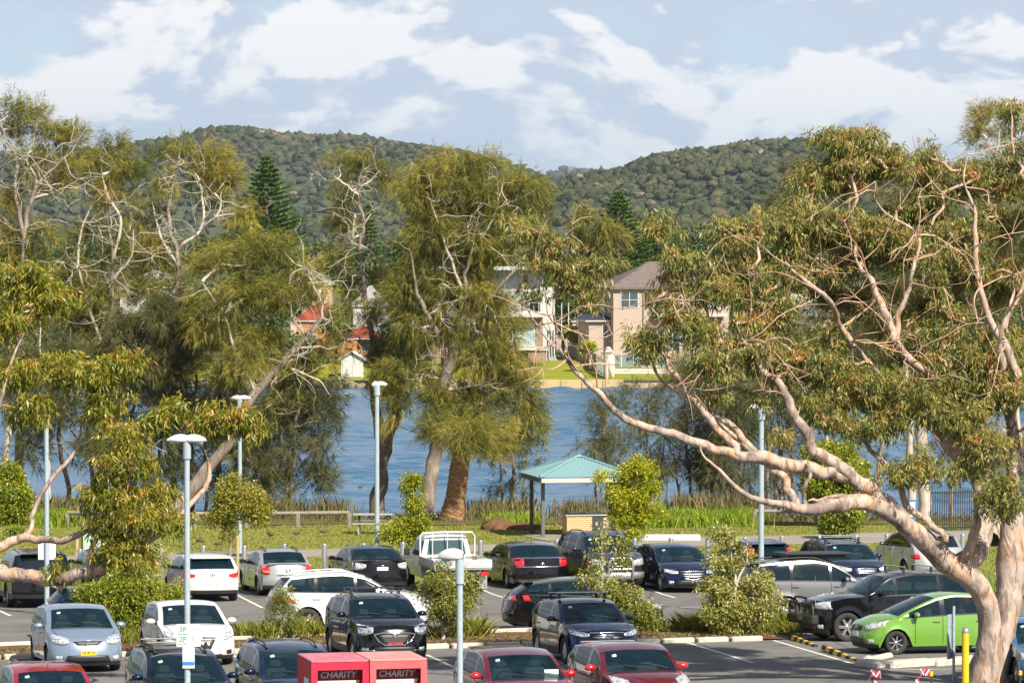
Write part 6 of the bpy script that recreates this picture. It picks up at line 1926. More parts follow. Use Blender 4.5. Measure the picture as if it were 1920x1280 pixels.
def nudge(root, s, cast, patch, MB):
    p = cast('F', 0, .7, 0); x = p.x + .12
    b = MB()
    for sg in (1, -1): b.tube([(x - .12, sg * .42, .35), (x, sg * .42, .5), (x + .02, sg * .40, .92), (x - .02, sg * .36, 1.06)], [.035] * 4, m_silverbar, n=8)
    b.tube([(x - .02, -.36, 1.06), (x, 0, 1.08), (x - .02, .36, 1.06)], [.035] * 3, m_silverbar, n=8)
    b.tube([(x - .02, -.40, .72), (x + .02, 0, .72), (x - .02, .40, .72)], [.03] * 3, m_silverbar, n=8)
    b.build('nudge_bar', root)
    patch('lower_guard', 'F', [(-.86, .60), (0, .62), (.86, .60)], [(-.84, .40), (0, .38), (.84, .40)], m_silverbar, off=.05, nu=10, nv=2)
car(mk_(SUV, L=4.88, W=1.90, H=1.85, paint=pt_char, hood=1.05, cowl=(1.25, 1.25), ws=(1.95, 1.70), peak=(2.6, 1.83), rg=(4.4, 1.72), rb=(4.78, 1.25), belt=(1., 1.2, 1.26), extra=nudge, rails=m_black, chromegrille=2, grille=([(-.42, .98), (0, 1.0), (.42, .98)], [(-.38, .74), (0, .72), (.38, .74)]), hl=([(.48, .98), (.68, 1.02), (.86, 1.03)], [(.48, .82), (.68, .80), (.88, .84)])), G(1163, 1108), TO,
    'tall charcoal four-wheel drive with silver nudge bar, facing the camera before the shelter')
HL_SLIM = lambda W_, z: ([(W_ * .26, z - .04), (W_ * .38, z + .0), (W_ * .47, z + .03)], [(W_ * .27, z - .12), (W_ * .38, z - .12), (W_ * .475, z - .07)])
car(mk_(HATCH, L=4.46, W=1.80, paint=pt_navy, chromegrille=1, emblem=2, grille=([(-.40, .68), (0, .69), (.40, .68)], [(-.30, .48), (0, .44), (.30, .48)]), hl=HL_SLIM(1.8, .74)), G(1300, 1112), TO,
    'dark blue hatchback facing the camera between the charcoal four-wheel drive and the pale shrub')
car(mk_(HATCH, L=4.0, W=1.70, H=1.47, paint=pt_navy, tl=([(.55, 1.22), (.68, 1.25), (.78, 1.28)], [(.66, .95), (.75, .93), (.84, .92)])), G(1447, 1098), AW,
    'dark hatchback seen from behind with high red tail lights, behind the right lamp post')
car(mk_(WAGON, paint=pt_navy, bars=True, rails=m_black, emblem=1, chromegrille=1), G(1625, 1106), TO, 'dark blue station wagon with roof bars facing the camera under the gum tree')
car(mk_(SUV, L=4.65, W=1.84, H=1.72, paint=pt_silver, rails=m_silverbar, tint=True, clad=False, tl=([(.70, .93), (.80, .95), (.90, .96)], [(.68, .80), (.80, .78), (.90, .80)]), mirror=m_silverbar), G(1765, 1092), AW,
    'pale silver four-wheel drive seen from behind, partly covered by the gum trunk')
# white utility with tray
def ute(anchor, heading):
    h = Vector(heading); c = Vector(anchor)
    L_ = 5.2
    mid = c + h * L_ / 2
    root = empty('utility_truck', (mid.x, mid.y, gz(mid.y) + .01), 'white utility truck with a drop-side tray and tubular headboard rack', 'ute')
    root.rotation_euler = (0, 0, math.atan2(h.y, h.x))
    wm = pt_white
    # cab: cross sections along x (forward)
    st = [(2.55, .45, .62, .80), (2.50, .40, .92, .84), (1.55, .40, 1.06, .86), (1.38, .40, 1.12, .86), (.80, .40, 1.70, .72), (.60, .40, 1.76, .70), (-.10, .40, 1.76, .70), (-.25, .40, 1.70, .71), (-.34, .40, 1.10, .86), (-.36, .40, .95, .86)]
    mb = MB(); vs = []; nn = 9
    for x, z0, z1, w1 in st:
        zb_ = min(z1, 1.08)
        pr = [(.84, z0), (.87, (z0 + zb_) / 2), (.86, zb_), (w1 if z1 > 1.15 else .84, z1 - .04), (w1 * .9, z1)]
        prof = pr + [(0, z1 + .03)] + [(-a, b_) for a, b_ in pr[::-1]]
        vs += [(x, a, b_) for a, b_ in prof]
    k = 11
    fs = [(i * k + j, i * k + j + 1, (i + 1) * k + j + 1, (i + 1) * k + j) for i in range(len(st) - 1) for j in range(k - 1)]
    mb.add(vs, fs, wm, False); mb.add(vs, [tuple(range(k)), tuple(range((len(st) - 1) * k, len(st) * k))], wm)
    mb.build('cab', root)
    gl_ = MB(); gl_.add([(-.365, -.66, 1.16), (-.365, .66, 1.16), (-.285, .58, 1.62), (-.285, -.58, 1.62)], [(0, 1, 2, 3)], m_glass)
    gl_.build('rear_window', root)
    for sg in (1, -1):
        g2 = MB(); g2.add([(1.22, sg * .872, 1.10), (-.16, sg * .872, 1.10), (-.14, sg * .765, 1.60), (.74, sg * .765, 1.60)], [(0, 1, 2, 3)], m_glass); g2.build('side_window', root)
        MB().box((1.05, sg * 1.02, 1.16), (.08, .2, .24), m_black, bev=.03).build('door_mirror', root)
    ch = MB()
    ch.box((-.2, 0, .52), (4.4, .9, .18), m_black)
    ch.box((-1.5, 0, .70), (2.1, 1.2, .2), m_black)
    ch.build('chassis', root)
    tr = MB()
    tr.box((-1.52, 0, .84), (2.2, 1.90, .07), m_silverbar)
    tr.build('tray_floor', root)
    for sg in (1, -1): MB().box((-1.52, sg * .955, 1.0), (2.18, .035, .26), wm, bev=.008).build('side_board', root)
    MB().box((-2.63, 0, 1.0), (.035, 1.93, .26), wm, bev=.008).build('tail_board', root)
    for z_ in (.93, 1.0, 1.07): MB().box((-2.652, 0, z_), (.01, 1.88, .012), m_silverbar).build('board_rib', root)
    rk = MB()
    rk.tube([(-.45, -.92, .86), (-.45, -.92, 1.75), (-.45, -.84, 1.87), (-.45, 0, 1.89), (-.45, .84, 1.87), (-.45, .92, 1.75), (-.45, .92, .86)], [.03] * 7, wm, n=8)
    for y_ in (-.5, 0, .5): rk.tube([(-.45, y_, .9), (-.45, y_, 1.88)], [.018] * 2, wm, n=6)
    rk.tube([(-.45, -.92, 1.12), (-.45, .92, 1.12)], [.02] * 2, wm, n=6)
    rk.build('headboard_rack', root)
    for sg in (1, -1):
        MB().box((-2.5, sg * .74, .66), (.06, .26, .13), m_red, bev=.01).build('tail_light', root)
        fl = MB(); fl.box((-2.15, sg * .78, .36), (.02, .28, .42), m_silverbar, bev=.005); fl.build('mud_flap', root)
        for x_ in (1.75, -1.6): wheel(root, x_, sg * .76, .34, .22, 6, m_silverbar, side=sg)
    MB().box((-2.62, .1, .55), (.012, .372, .11), m_whiteplate).build('number_plate', root)
ute(G(868, 1113), AW)
# --- between island and aisle
def fwheel(*a): pass
car(mk_(SUV, L=4.56, W=1.78, H=1.68, paint=pt_white, hood=.95, cowl=(1.15, 1.13), clad=False, rails=m_silverbar, belt=(.9, 1.05, 1.15), spoiler=True, tl=([(.55, 1.02), (.72, 1.03), (.86, 1.0)], [(.55, .86), (.72, .84), (.88, .84)]), wr=.35), G(652, 1184), dirn(RI, -3),
    'white four-wheel drive parked side-on behind the black compact one', mode='c')
car(mk_(HATCH, L=4.1, W=1.72, paint=pt_navy2), G(232, 1196), dirn(RI, 0), 'dark blue hatchback side-on behind the silver-blue car and the dense bush', mode='c')
car(mk_(HATCH, L=4.50, W=1.755, H=1.47, paint=pt_black, rg=(3.75, 1.36), rb=(4.28, 1.06), tlmat=m_red, tl=([(.46, .96), (.66, .99), (.84, 1.02)], [(.50, .86), (.66, .84), (.86, .86)]), tl2=([(.46, .94), (.60, .96)], [(.48, .87), (.60, .86)]), emblem=2, belt=(.8, .92, 1.04), aerial=3.5, plater=('w', '', .42)), G(1092, 1181), dirn(RI, -7),
    'black hatchback side-on between the small shrubs, its rear window and tail light to the left', mode='c')
car(mk_(SUV, L=4.78, W=1.88, H=1.86, paint=pt_grey, hood=1.05, cowl=(1.3, 1.24), ws=(2.0, 1.72), peak=(2.7, 1.85), rg=(4.3, 1.74), rb=(4.68, 1.24), belt=(1., 1.17, 1.22), rails=m_black, clad=False, wr=.38,
    extra=lambda root, s, cast, patch, MB: MB().box((-.1, 0, 1.97), (2.0, 1.3, .06), m_black, bev=.02).box((-.1, 0, 1.90), (1.7, .9, .1), m_black).build('roof_rack', root)), G(1530, 1166), dirn(RI, -3),
    'grey four-wheel drive side-on with a flat black roof rack, behind the right lamp post', mode='c')
def bull(root, s, cast, patch, MB):
    p = cast('F', 0, .65, 0); x = p.x
    b = MB(); b.box((x + .06, 0, .58), (.24, 1.78, .26), m_black, bev=.05)
    for sg in (1, -1):
        b.tube([(x + .08, sg * .84, .6), (x + .12, sg * .84, .92), (x + .10, sg * .78, 1.0), (x + .1, sg * .40, 1.0)], [.032] * 4, m_black, n=8)
        b.tube([(x + .1, sg * .40, .6), (x + .12, sg * .40, 1.14)], [.03] * 2, m_black, n=8)
    b.tube([(x + .12, -.40, 1.14), (x + .13, 0, 1.16), (x + .12, .40, 1.14)], [.032] * 3, m_black, n=8)
    b.tube([(x + .1, -.8, .98), (x + .12, .8, .98)], [.025] * 2, m_black, n=8)
    b.build('bull_bar', root)
    MB().tube([(x - .05, .62, .95), (x - .05, .62, 1.75)], [.010, .004], m_silverbar, n=4).build('aerial', root)
    MB().box((x + .19, .12, .62), (.012, .372, .11), flat('olive_plate', (.16, .20, .08), .5)).build('number_plate', root)
car(mk_(SUV, L=4.80, W=1.88, H=1.84, wb=2.79, paint=pt_black, hood=1.08, cowl=(1.35, 1.24), ws=(2.05, 1.70), peak=(2.8, 1.83), rg=(4.35, 1.72), rb=(4.7, 1.24), belt=(1., 1.17, 1.22), bars=True, clad=False, wr=.385, spokes=6, extra=bull, hl=([(.50, 1.0), (.70, 1.05), (.88, 1.06)], [(.50, .86), (.70, .84), (.90, .86)])), G(1664, 1197), dirn(LE, 3),
    'black four-wheel drive with a black bull bar facing left beside the green hatchback', mode='c')
car(mk_(HATCH, L=3.92, W=1.695, H=1.525, wb=2.5, fo=.80, wr=.30, spokes=7, paint=pt_green, hood=.80, cowl=(.82, 1.0), ws=(1.85, 1.44), peak=(2.4, 1.525), rg=(3.40, 1.44), rb=(3.80, 1.04), belt=(.8, .90, 1.02), hl=([(.42, .72), (.62, .80), (.80, .86)], [(.46, .62), (.62, .62), (.82, .70)]), plate=('w', '', .50), emblem=3, embz=.68), G(1738, 1222), dirn(LE, 2),
    'bright lime green hatchback facing left at the white kerb', mode='c')
# --- front row
car(mk_(HATCH, L=4.22, W=1.76, H=1.515, paint=pt_silvblue, hood=.80, cowl=(.98, 1.02), ws=(1.75, 1.43), peak=(2.35, 1.515), rg=(3.6, 1.42), rb=(4.05, 1.06), belt=(.8, .95, 1.04), plate=('y', 'CB 89 HI', .47), emblem=1, embz=.70, grille=([(-.36, .735), (0, .745), (.36, .735)], [(-.24, .655), (0, .645), (.24, .655)]),
    hl=([(.46, .80), (.62, .85), (.80, .88)], [(.44, .70), (.60, .66), (.80, .70)])), G(166, 1262), TO,
    'silver-blue hatchback with a yellow number plate facing the camera')
m_darklens = flat('smoked_lens', (0.16, 0.17, 0.19), .15, metal=.5, coat=1)
car(mk_(HATCH, L=4.34, W=1.795, H=1.455, paint=pt_white, hood=.76, plate=('w', '', .56), emblem=3, embz=.665, grille=([(-.36, .69), (0, .70), (.36, .69)], [(-.22, .42), (0, .38), (.22, .42)]), lower=([(-.5, .30), (0, .29), (.5, .30)], [(-.55, .22), (0, .21), (.55, .22)]), fogmat=m_black, hl=([(.50, .72), (.68, .79), (.84, .84)], [(.48, .62), (.66, .64), (.84, .72)])), G(379, 1250), TO,
    'white hatchback with a black grille facing the camera behind the parking sign')
m_creamlens = flat('clear_cream_lens', (0.62, 0.62, 0.56), .12, metal=.3, coat=1)
def ix(root, s, cast, patch, MB):
    pts = [(-.50, .76), (-.40, .60), (-.24, .50), (.24, .50), (.40, .60), (.50, .76)]
    ps = [cast('F', a, b_, .03) for a, b_ in pts + [(.30, .80), (0, .79), (-.30, .80), (-.50, .76)]]
    MB().tube(ps, [.018] * len(ps), m_chrome, n=6).build('grille_trim', root)
    patch('bumper_strip', 'F', [(.45, .385), (.62, .39), (.80, .40)], [(.45, .365), (.62, .37), (.80, .385)], m_chrome, off=.02, nu=4, nv=1, mirror=True)
car(mk_(SUV, L=4.41, W=1.82, H=1.66, paint=pt_black, hood=.96, cowl=(1.02, 1.13), ws=(1.72, 1.55), peak=(2.4, 1.65), rg=(3.95, 1.53), rb=(4.28, 1.14), rails=m_silverbar, bars=True, barmat=m_black, plate=('r', '1AL 1-TD9', .53), emblem=3, embz=.76, extra=ix, clad=True,
    grille=([(-.44, .77), (0, .79), (.44, .77)], [(-.26, .52), (0, .50), (.26, .52)]), hl=([(.50, .92), (.68, .97), (.84, 1.00)], [(.52, .80), (.66, .74), (.84, .74)])), G(741, 1249), TO,
    'black compact four-wheel drive with hexagonal chrome grille and red-lettered plate')
s_cx = mk_(SUV, L=4.28, W=1.77, H=1.55, paint=pt_navy2, hood=.86, cowl=(1.10, 1.04), ws=(1.80, 1.45), peak=(2.4, 1.54), rg=(3.75, 1.43), rb=(4.12, 1.06), belt=(.85, .98, 1.10), bars=True, emblem=2, embz=.70, chromegrille=1, sill=.24, gc=.20, wr=.345, spokes=10, mirror=pt_navy2,
    grille=([(-.42, .79), (0, .80), (.42, .79)], [(-.26, .52), (0, .48), (.26, .52)]), hl=([(.42, .79), (.62, .83), (.84, .87)], [(.44, .72), (.62, .71), (.84, .77)]))
car(s_cx, G(1140, 1250), TO, 'shiny dark blue crossover with roof bars facing the camera in the centre right')
# --- nearest row, cut by the bottom edge
def near(px, roofy, roofh, spec, label, hd=TO, **k):
    """place by where the roof shows: roof height known"""
    D = 70.0; 
    lo, hi_ = 60, 110
    for _ in range(40):
        m = (lo + hi_) / 2
        z = P(px, roofy, m).z
        if z - gz(m) > roofh: lo = m
        else: hi_ = m
    c = P(px, roofy, lo)
    c = Vector((c.x, c.y, gz(c.y)))
    return car(spec, c, hd, label, mode='c', **k)
near(338, 1216, 1.60, mk_(SUV, L=4.45, W=1.74, H=1.60, paint=pt_navy, rails=m_black, bars=True, ws=(1.95, 1.48), peak=(2.6, 1.585), rg=(4.0, 1.52), rb=(4.3, 1.1), cowl=(1.15, 1.04), belt=(.85, 1.0, 1.06), hood=.88), 'dark blue wagon with black roof bars, cut by the bottom edge under the parking sign')
near(546, 1206, 1.60, mk_(SUV, L=4.45, W=1.74, H=1.60, paint=pt_navy2, rails=m_black, ws=(1.95, 1.48), peak=(2.6, 1.585), rg=(4.0, 1.52), rb=(4.3, 1.1), cowl=(1.15, 1.04), belt=(.85, 1.0, 1.06), hood=.88), 'dark blue wagon with low roof rails left of the red charity bins')
near(92, 1249, 1.47, mk_(HATCH, W=1.72, L=4.0, paint=pt_red, aerial=2.2), 'red hatchback of which only the roof shows at the bottom left')
near(965, 1218, 1.46, mk_(HATCH, L=4.46, W=1.795, H=1.465, paint=pt_maroon, emblem=2, mirror=m_redmirror,
     extra=lambda root, s, cast, patch, MB: MB().box((s['L'] / 2 - 1.25, .52, 1.02), (.02, .30, .22), m_paper, bev=.03).build('dashboard_card', root)), 'maroon hatchback with a bright reflecting windscreen and red mirrors at the bottom centre')
near(1180, 1206, 1.56, mk_(HATCH, L=4.14, W=1.765, H=1.565, paint=pt_maroon, mirror=m_redmirror, hood=.90, cowl=(1.05, 1.10), ws=(1.65, 1.47), peak=(2.2, 1.56), rg=(3.6, 1.46), rb=(4.0, 1.12), belt=(.9, 1.03, 1.14), hl=([(.50, .96), (.64, 1.0), (.80, 1.02)], [(.52, .84), (.66, .82), (.82, .88)])), 'maroon compact crossover with a dark windscreen at the bottom right of centre')
near(712, 1269, 1.45, mk_(HATCH, W=1.70, L=4.0, paint=pt_grey), 'grey car in front of the charity bins, only the top of its roof showing')
car(mk_(HATCH, L=4.0, W=1.72, paint=pt_blue, plate=('y', '', .45), emblem=1), G(1990, 1292), dirn(TO, -8), 'bright blue hatchback at the bottom right corner beyond the gum trunk')
# ================================================================== STREET FURNITURE
m_galv = ramp_mat('galvanised_steel', [(.3, (.22, .28, .32)), (.6, (.31, .38, .42)), (.8, (.40, .46, .48))], scale=3, scale2=14, rough=.5, spec=.5)
m_steel = flat('brushed_steel', (.42, .42, .43), .35, metal=.8, noise=.1)
m_lampw = flat('lamp_head_white', (.46, .48, .48), .4, noise=.05)
m_yel = flat('safety_yellow', (.72, .40, .008), .5, noise=.1)
m_signw = flat('sign_white', (.60, .60, .60), .4)
m_signg = flat('sign_green', (.02, .33, .17), .5)
m_signb = flat('sign_blue', (.03, .18, .45), .5)
m_boxg = flat('pale_green_steel', (.36, .46, .36), .6, noise=.08)
m_teal = flat('teal_roof_sheet', (.16, .28, .30), .4, noise=.05, spec=.6)
m_postg = flat('dark_grey_post', (.035, .033, .032), .5)
m_bench = flat('aluminium_slat', (.42, .415, .41), .45, metal=.5, noise=.08)
m_brick = ramp_mat('tan_brick', [(.35, (.46, .28, .13)), (.55, (.60, .41, .22)), (.75, (.70, .52, .31))], scale=2, scale2=25, rough=.95, coord='Object')
m_mortar = flat('mortar', (.26, .22, .18), .95)
m_log = ramp_mat('grey_log', [(.3, (.14, .12, .095)), (.6, (.23, .20, .16)), (.8, (.30, .265, .22))], scale=4, scale2=20, rough=.95)  # log colour taken darker, with shade put into it
m_binred = ramp_mat('faded_red_steel', [(.3, (.36, .006, .016)), (.7, (.46, .014, .028))], scale=1.2, scale2=8, rough=.5)
m_binpink = ramp_mat('sun_bleached_red', [(.3, (.48, .065, .075)), (.7, (.55, .11, .115))], scale=1.2, scale2=8, rough=.7)
m_rubber = flat('black_rubber', (.025, .025, .025), .8)
m_tape = flat('red_tape', (.7, .02, .06), .5)
# ---- lamp posts
def lamp(px_, head_y, base, heads, label, pole_r=.06, extra=None, yel=None, zb=None):
    D = base[1]; x = base[0]; z0 = gz(D)
    root = empty('lamp_post', (x, D, z0), label, 'lamp post', 'lamp posts in the car park')
    top = CAMZ - (head_y - HOR) / F * D - z0
    b = MB(); b.cyl((0, 0, 0), (0, 0, top - .35), pole_r * 1.15, pole_r, m_galv, n=14)
    b.cyl((0, 0, 0), (0, 0, .02), .16, .16, m_galv, n=12)
    b.build('pole', root)
    MB().cyl((0, 0, top - .42), (0, 0, top - .05), pole_r * 1.5, pole_r * 1.5, m_galv, n=12).build('bracket', root)
    for dx, dy, L_ in heads:
        hb = MB(); prof = []
        d = Vector((dx, dy, 0)).normalized(); q = Vector((-d.y, d.x, 0))
        vs = []; n1 = 12; n2 = 7
        for i in range(n1 + 1):
            t = i / n1; wd = .5 * L_ * .52 * (math.sin(math.pi * (t * .86 + .10)) ** .6); h_ = .13 * (math.sin(math.pi * (t * .8 + .16)) ** .7)
            for j in range(n2 * 2):
                a = 2 * math.pi * j / (n2 * 2)
                zz = math.sin(a); zz = zz * h_ if zz > 0 else zz * h_ * .35
                vs.append(d * (t * L_ - .06) + q * (math.cos(a) * wd) + Vector((0, 0, top - .06 + zz + (.5 - t) * .0)))
        m2 = n2 * 2
        fs = [(i * m2 + j, i * m2 + (j + 1) % m2, (i + 1) * m2 + (j + 1) % m2, (i + 1) * m2 + j) for i in range(n1) for j in range(m2)]
        hb.add(vs, fs + [tuple(range(m2)), tuple(range(n1 * m2, (n1 + 1) * m2))[::-1]], m_lampw, True)
        hb.build('lamp_head', root)
        MB().box(d * (L_ * .55) + Vector((0, 0, top - .105)), (L_ * .34, L_ * .28, .03), m_curtain, rz=math.atan2(d.y, d.x), bev=.01).build('lens', root)
    if yel:
        z = CAMZ - (yel - HOR) / F * D - z0
        MB().cyl((0, 0, z - .12), (0, 0, z + .12), pole_r * 1.12, pole_r * 1.1, m_yel, n=14, caps=False).build('yellow_band', root)
        MB().cyl((0, 0, z - .16), (0, 0, z - .13), pole_r * 1.22, pole_r * 1.22, m_rubber, n=14).build('strap', root)
    return root, top
v1 = G(88, 1152); L1, t1 = lamp(88, 768, (v1.x, v1.y), [(.6, -.8, .5), (-.6, .4, .4)], 'grey lamp post at far left with two white panels strapped to it', .065)
v2 = XY(350, 79); L2, t2 = lamp(350, 820, (v2.x, 79), [(-1, .1, .45), (1, -.12, .45)], 'twin-headed lamp post carrying the 3P and 2P parking sign', .055)
v3 = G(450, 1036); L3, t3 = lamp(450, 744, (v3.x, v3.y), [(1, .3, .5), (-.8, .2, .4)], 'more distant lamp post rising behind the leaning tree', .07)
v4 = G(707, 1078); L4, t4 = lamp(708, 718, (v4.x, v4.y), [(1, .5, .45), (-.6, -.3, .25)], 'lamp post with a yellow band behind the black sedan', .075, yel=1006)
v5 = XY(862, 55); L5, t5 = lamp(862, 1037, (v5.x, 55), [(-1, .25, .38)], 'nearest lamp post, its white head seen from above at the bottom centre', .042)
v6 = G(1427, 1152); L6, t6 = lamp(1427, 760, (v6.x, v6.y), [(-1, -.1, .45)], 'lamp post among the gum branches right of the pale shrub', .075)
# sign on the first post: two white panels
z1 = lambda py, D: CAMZ - (py - HOR) / F * D - gz(D)
for sx, w_ in ((-.26, .20), (.26, .20)):
    MB().box((sx * .62, .03, z1(1034, v1.y)), (w_, .02, .50), m_signw, bev=.01).build('sign_panel', L1)
MB().box((.0, .05, z1(1034, v1.y)), (.12, .02, .3), m_galv).build('sign_bracket', L1)
def sign_text(par, txt, x, y, z, size, mat, shear=0):
    link('lettering', text_mesh(txt, size, .002, True, shear, mat), par, M=Matrix.Translation((x, y, z)) @ Matrix.Rotation(math.pi / 2, 4, 'X'))
sx0 = .03
zc = z1(1191, 79)
sg = MB().box((sx0, -.09, zc), (.48, .012, .445), m_signw, bev=.005).build('parking_sign', L2)
sign_text(sg, '3P', sx0 - .11, -.099, zc + .115, .145, m_signg)
sign_text(sg, '2P', sx0 - .11, -.099, zc - .08, .145, m_signg)
for k, (tx_, zz) in enumerate((('8 - 6', .13), ('8 - 1', -.07))): sign_text(sg, tx_, sx0 + .13, -.099, zc + zz, .075, m_greyr)
for zz in (.025, -.165):
    b = MB(); b.box((sx0 - .12, -.099, zc + zz), (.14, .004, .012), m_signg); b.add([(sx0 - .21, -.1, zc + zz), (sx0 - .18, -.1, zc + zz + .02), (sx0 - .18, -.1, zc + zz - .02)], [(0, 1, 2)], m_signg); b.add([(sx0 - .03, -.1, zc + zz), (sx0 - .06, -.1, zc + zz + .02), (sx0 - .06, -.1, zc + zz - .02)], [(0, 2, 1)], m_signg); b.build('arrow', sg)
zc2 = z1(1233, 79)
s2 = MB().box((sx0, -.085, zc2), (.24, .012, .42), m_signw, bev=.005).build('information_sign', L2)
MB().box((sx0, -.094, zc2 - .11), (.23, .006, .07), m_signb).build('blue_band', s2)
# ---- bollards
bp_me = None
bx = [303, 381, 458, 533, 608, 682, 755, 830, 901, 974, 1044, 1117, 1190, 1258, 1327, 1397, 1466, 1536, 1606, 1663, 1729, 1805, 228, 150]
by = [1027, 1022, 1022, 1018, 1018, 1017, 1015, 1013, 1012, 1012, 1010, 1009, 1008, 1007, 1007, 1006, 1004, 1003, 1002, 1000, 995, 1000, 1026, 1028]
mb = MB(); mb.lathe((0, 0, 0), [(.085, 0), (.085, 1.27), (.078, 1.30), (0.001, 1.305)], m_steel, n=16); bme = mb.mesh('bollard')
mb = MB(); mb.cyl((0, 0, 0), (0, 0, .015), .15, .15, m_steel, n=14); 
for i, (px_, py_) in enumerate(zip(bx, by)):
    lo, hi_ = 100, 150
    for _ in range(40):
        m = (lo + hi_) / 2
        if P(px_, py_, m).z - gz(m) > 1.3: lo = m
        else: hi_ = m
    w = P(px_, py_, lo)
    o = link('bollard', bme, label='brushed steel bollard in the row between the cars and the footpath', cat='bollard', group='steel bollards along the lot edge')
    o.location = (w.x, w.y, gz(w.y) - .01)
# brown post pairs at left
for px_, top, bot, lb in ((145, 1008, 1082, 'square brown timber post beside the pale green cabinet'), (446, 1004, 1092, 'slim brown timber post in front of the distant lamp post')):
    g_ = G(px_, bot); t_ = z1(top, g_.y)
    MB().box((0, 0, t_ / 2), (.09, .09, t_), m_timber, bev=.01).build('timber_post', label=lb, cat='post').location = g_
# ---- green cabinet
g_ = G(172, 1070)
cb = empty('cabinet', g_, 'pale green electrical cabinet behind the left gum branches', 'cabinet', rz=R(6))
MB().box((0, 0, .75), (.62, .5, 1.5), m_boxg, bev=.02).build('body', cb)
MB().box((-.34, -.02, .77), (.06, .54, 1.56), m_postg, bev=.01).build('side_frame', cb)
MB().box((0, 0, 1.53), (.72, .6, .06), m_postg, bev=.01).build('lid', cb)
for k in range(7): MB().box((-.24 + k * .08, -.256, .78), (.012, .012, 1.3), m_postg if k == 3 else m_boxg).build('panel_rib', cb)
MB().box((.06, -.27, .85), (.05, .03, .12), m_black).build('handle', cb)
# ---- log rails along the shore
def rail(p0, p1, n, label):
    a, c = G(*p0), G(*p1)
    r_ = empty('rail_fence', a, label, 'rail fence')
    d = c - a
    MB().tube([(0, 0, .62), (d.x / 2, d.y / 2, d.z / 2 + .61), (d.x, d.y, d.z + .62)], [.085, .08, .085], m_log, n=8).build('rail', r_)
    for i in range(n):
        t = i / (n - 1); p = d * t
        MB().box((p.x, p.y, p.z + .27), (.17, .17, .66), m_log, bev=.02).build('post', r_)
rail((126, 988), (245, 990), 2, 'low grey log rail behind the left lamp post')
rail((365, 990), (655, 988), 4, 'long low log rail behind the ducks')
rail((1415, 985), (1530, 985), 2, 'low log rail right of the right lamp post')
rail((1600, 984), (1700, 985), 2, 'low log rail behind the gum limb at right')
# ---- picnic table
g_ = G(700, 1000)
pt = empty('picnic_table', g_, 'grey aluminium picnic table with two bench seats on the grass', 'picnic table')
def slats(nm, y0, z, n, w_, L_=1.62):
    for k in range(n): MB().box((-.02, y0 + k * (w_ + .012), z), (L_, w_, .045), m_bench, bev=.008).build(nm, pt)
slats('table_slat', -.34, .80, 5, .14)
slats('seat_slat', -.86, .46, 2, .14); slats('seat_slat', .72, .46, 2, .14)
for x in (-.58, .58):
    MB().box((x, .0, .06), (.06, 1.8, .06), m_bench).build('foot', pt)
    for y_ in (-.78, .80): MB().box((x, y_, .22), (.06, .06, .42), m_bench).build('leg', pt)
    b = MB(); b.tube([(x, -.30, .08), (x, -.12, .76)], [.035, .035], m_postg, n=6); b.build('brace', pt)
    b = MB(); b.tube([(x, .30, .08), (x, .12, .76)], [.035, .035], m_postg, n=6); b.build('brace', pt)
# ---- shelter
fl = G(1051, 1001); bl = G(1024, 995)
sh_ = empty('shelter', G(1085, 1003), 'picnic shelter with a teal corrugated pyramid roof on dark posts', 'shelter', rz=R(11))
SX = SY = 2.05       # half sizes
D = sh_.location.y; s0 = sh_.location.z
ez = CAMZ - (889 - HOR) / F * D - s0
apx = ez + .74
for k in range(4):
    M = Matrix.Rotation(math.pi / 2 * k, 4, 'Z')
    b = MB(); nrib = 34
    # corrugated hip panel
    N1 = nrib * 4; vs = []; ov = 2.03
    for i in range(N1 + 1):
        x = -ov + 2 * ov * i / N1
        zc_ = .022 * math.sin(2 * math.pi * i / 4)
        y1 = abs(x)
        ztop = apx - (apx - ez) * (abs(x) / ov)
        vs.append(M @ Vector((x, -ov, ez + zc_))); vs.append(M @ Vector((x, -y1 + .001, ztop + zc_)))
    b.add(vs, [(2 * i, 2 * i + 2, 2 * i + 3, 2 * i + 1) for i in range(N1)], m_teal, True)
    b.build('roof_panel', sh_)
    MB().box(M @ Vector((0, -ov + .04, ez - .13)), (2 * ov - .16 if k % 2 == 0 else .05, .05 if k % 2 == 0 else 2 * ov - .16, .17), flat('beam_grey', (.42, .40, .36), .6) if k == 0 else m_postg).build('beam', sh_)
    a_ = M @ Vector((-ov, -ov, ez + .03)); c_ = Vector((0, 0, apx + .03))
    MB().tube([a_, (a_ + c_) / 2, c_], [.045] * 3, m_teal, n=6).build('ridge_cap', sh_)
MB().lathe((0, 0, apx), [(.16, -.02), (.10, .05), (.001, .08)], m_teal, n=12).build('finial', sh_)
for (x, y) in ((-1.72, -1.15), (-1.72, 1.2), (1.72, -1.15), (1.72, 1.2)):
    h0 = gz(D + y) - s0
    MB().box((x, y, (ez + h0) / 2), (.14, .14, ez - h0 - .05), m_postg if (x < 0 and y > 0) or x > 0 else flat('sunlit_grey_post', (.10, .10, .10), .5), bev=.008).build('post', sh_)  # front left post is a lighter grey, sunlight put into its colour
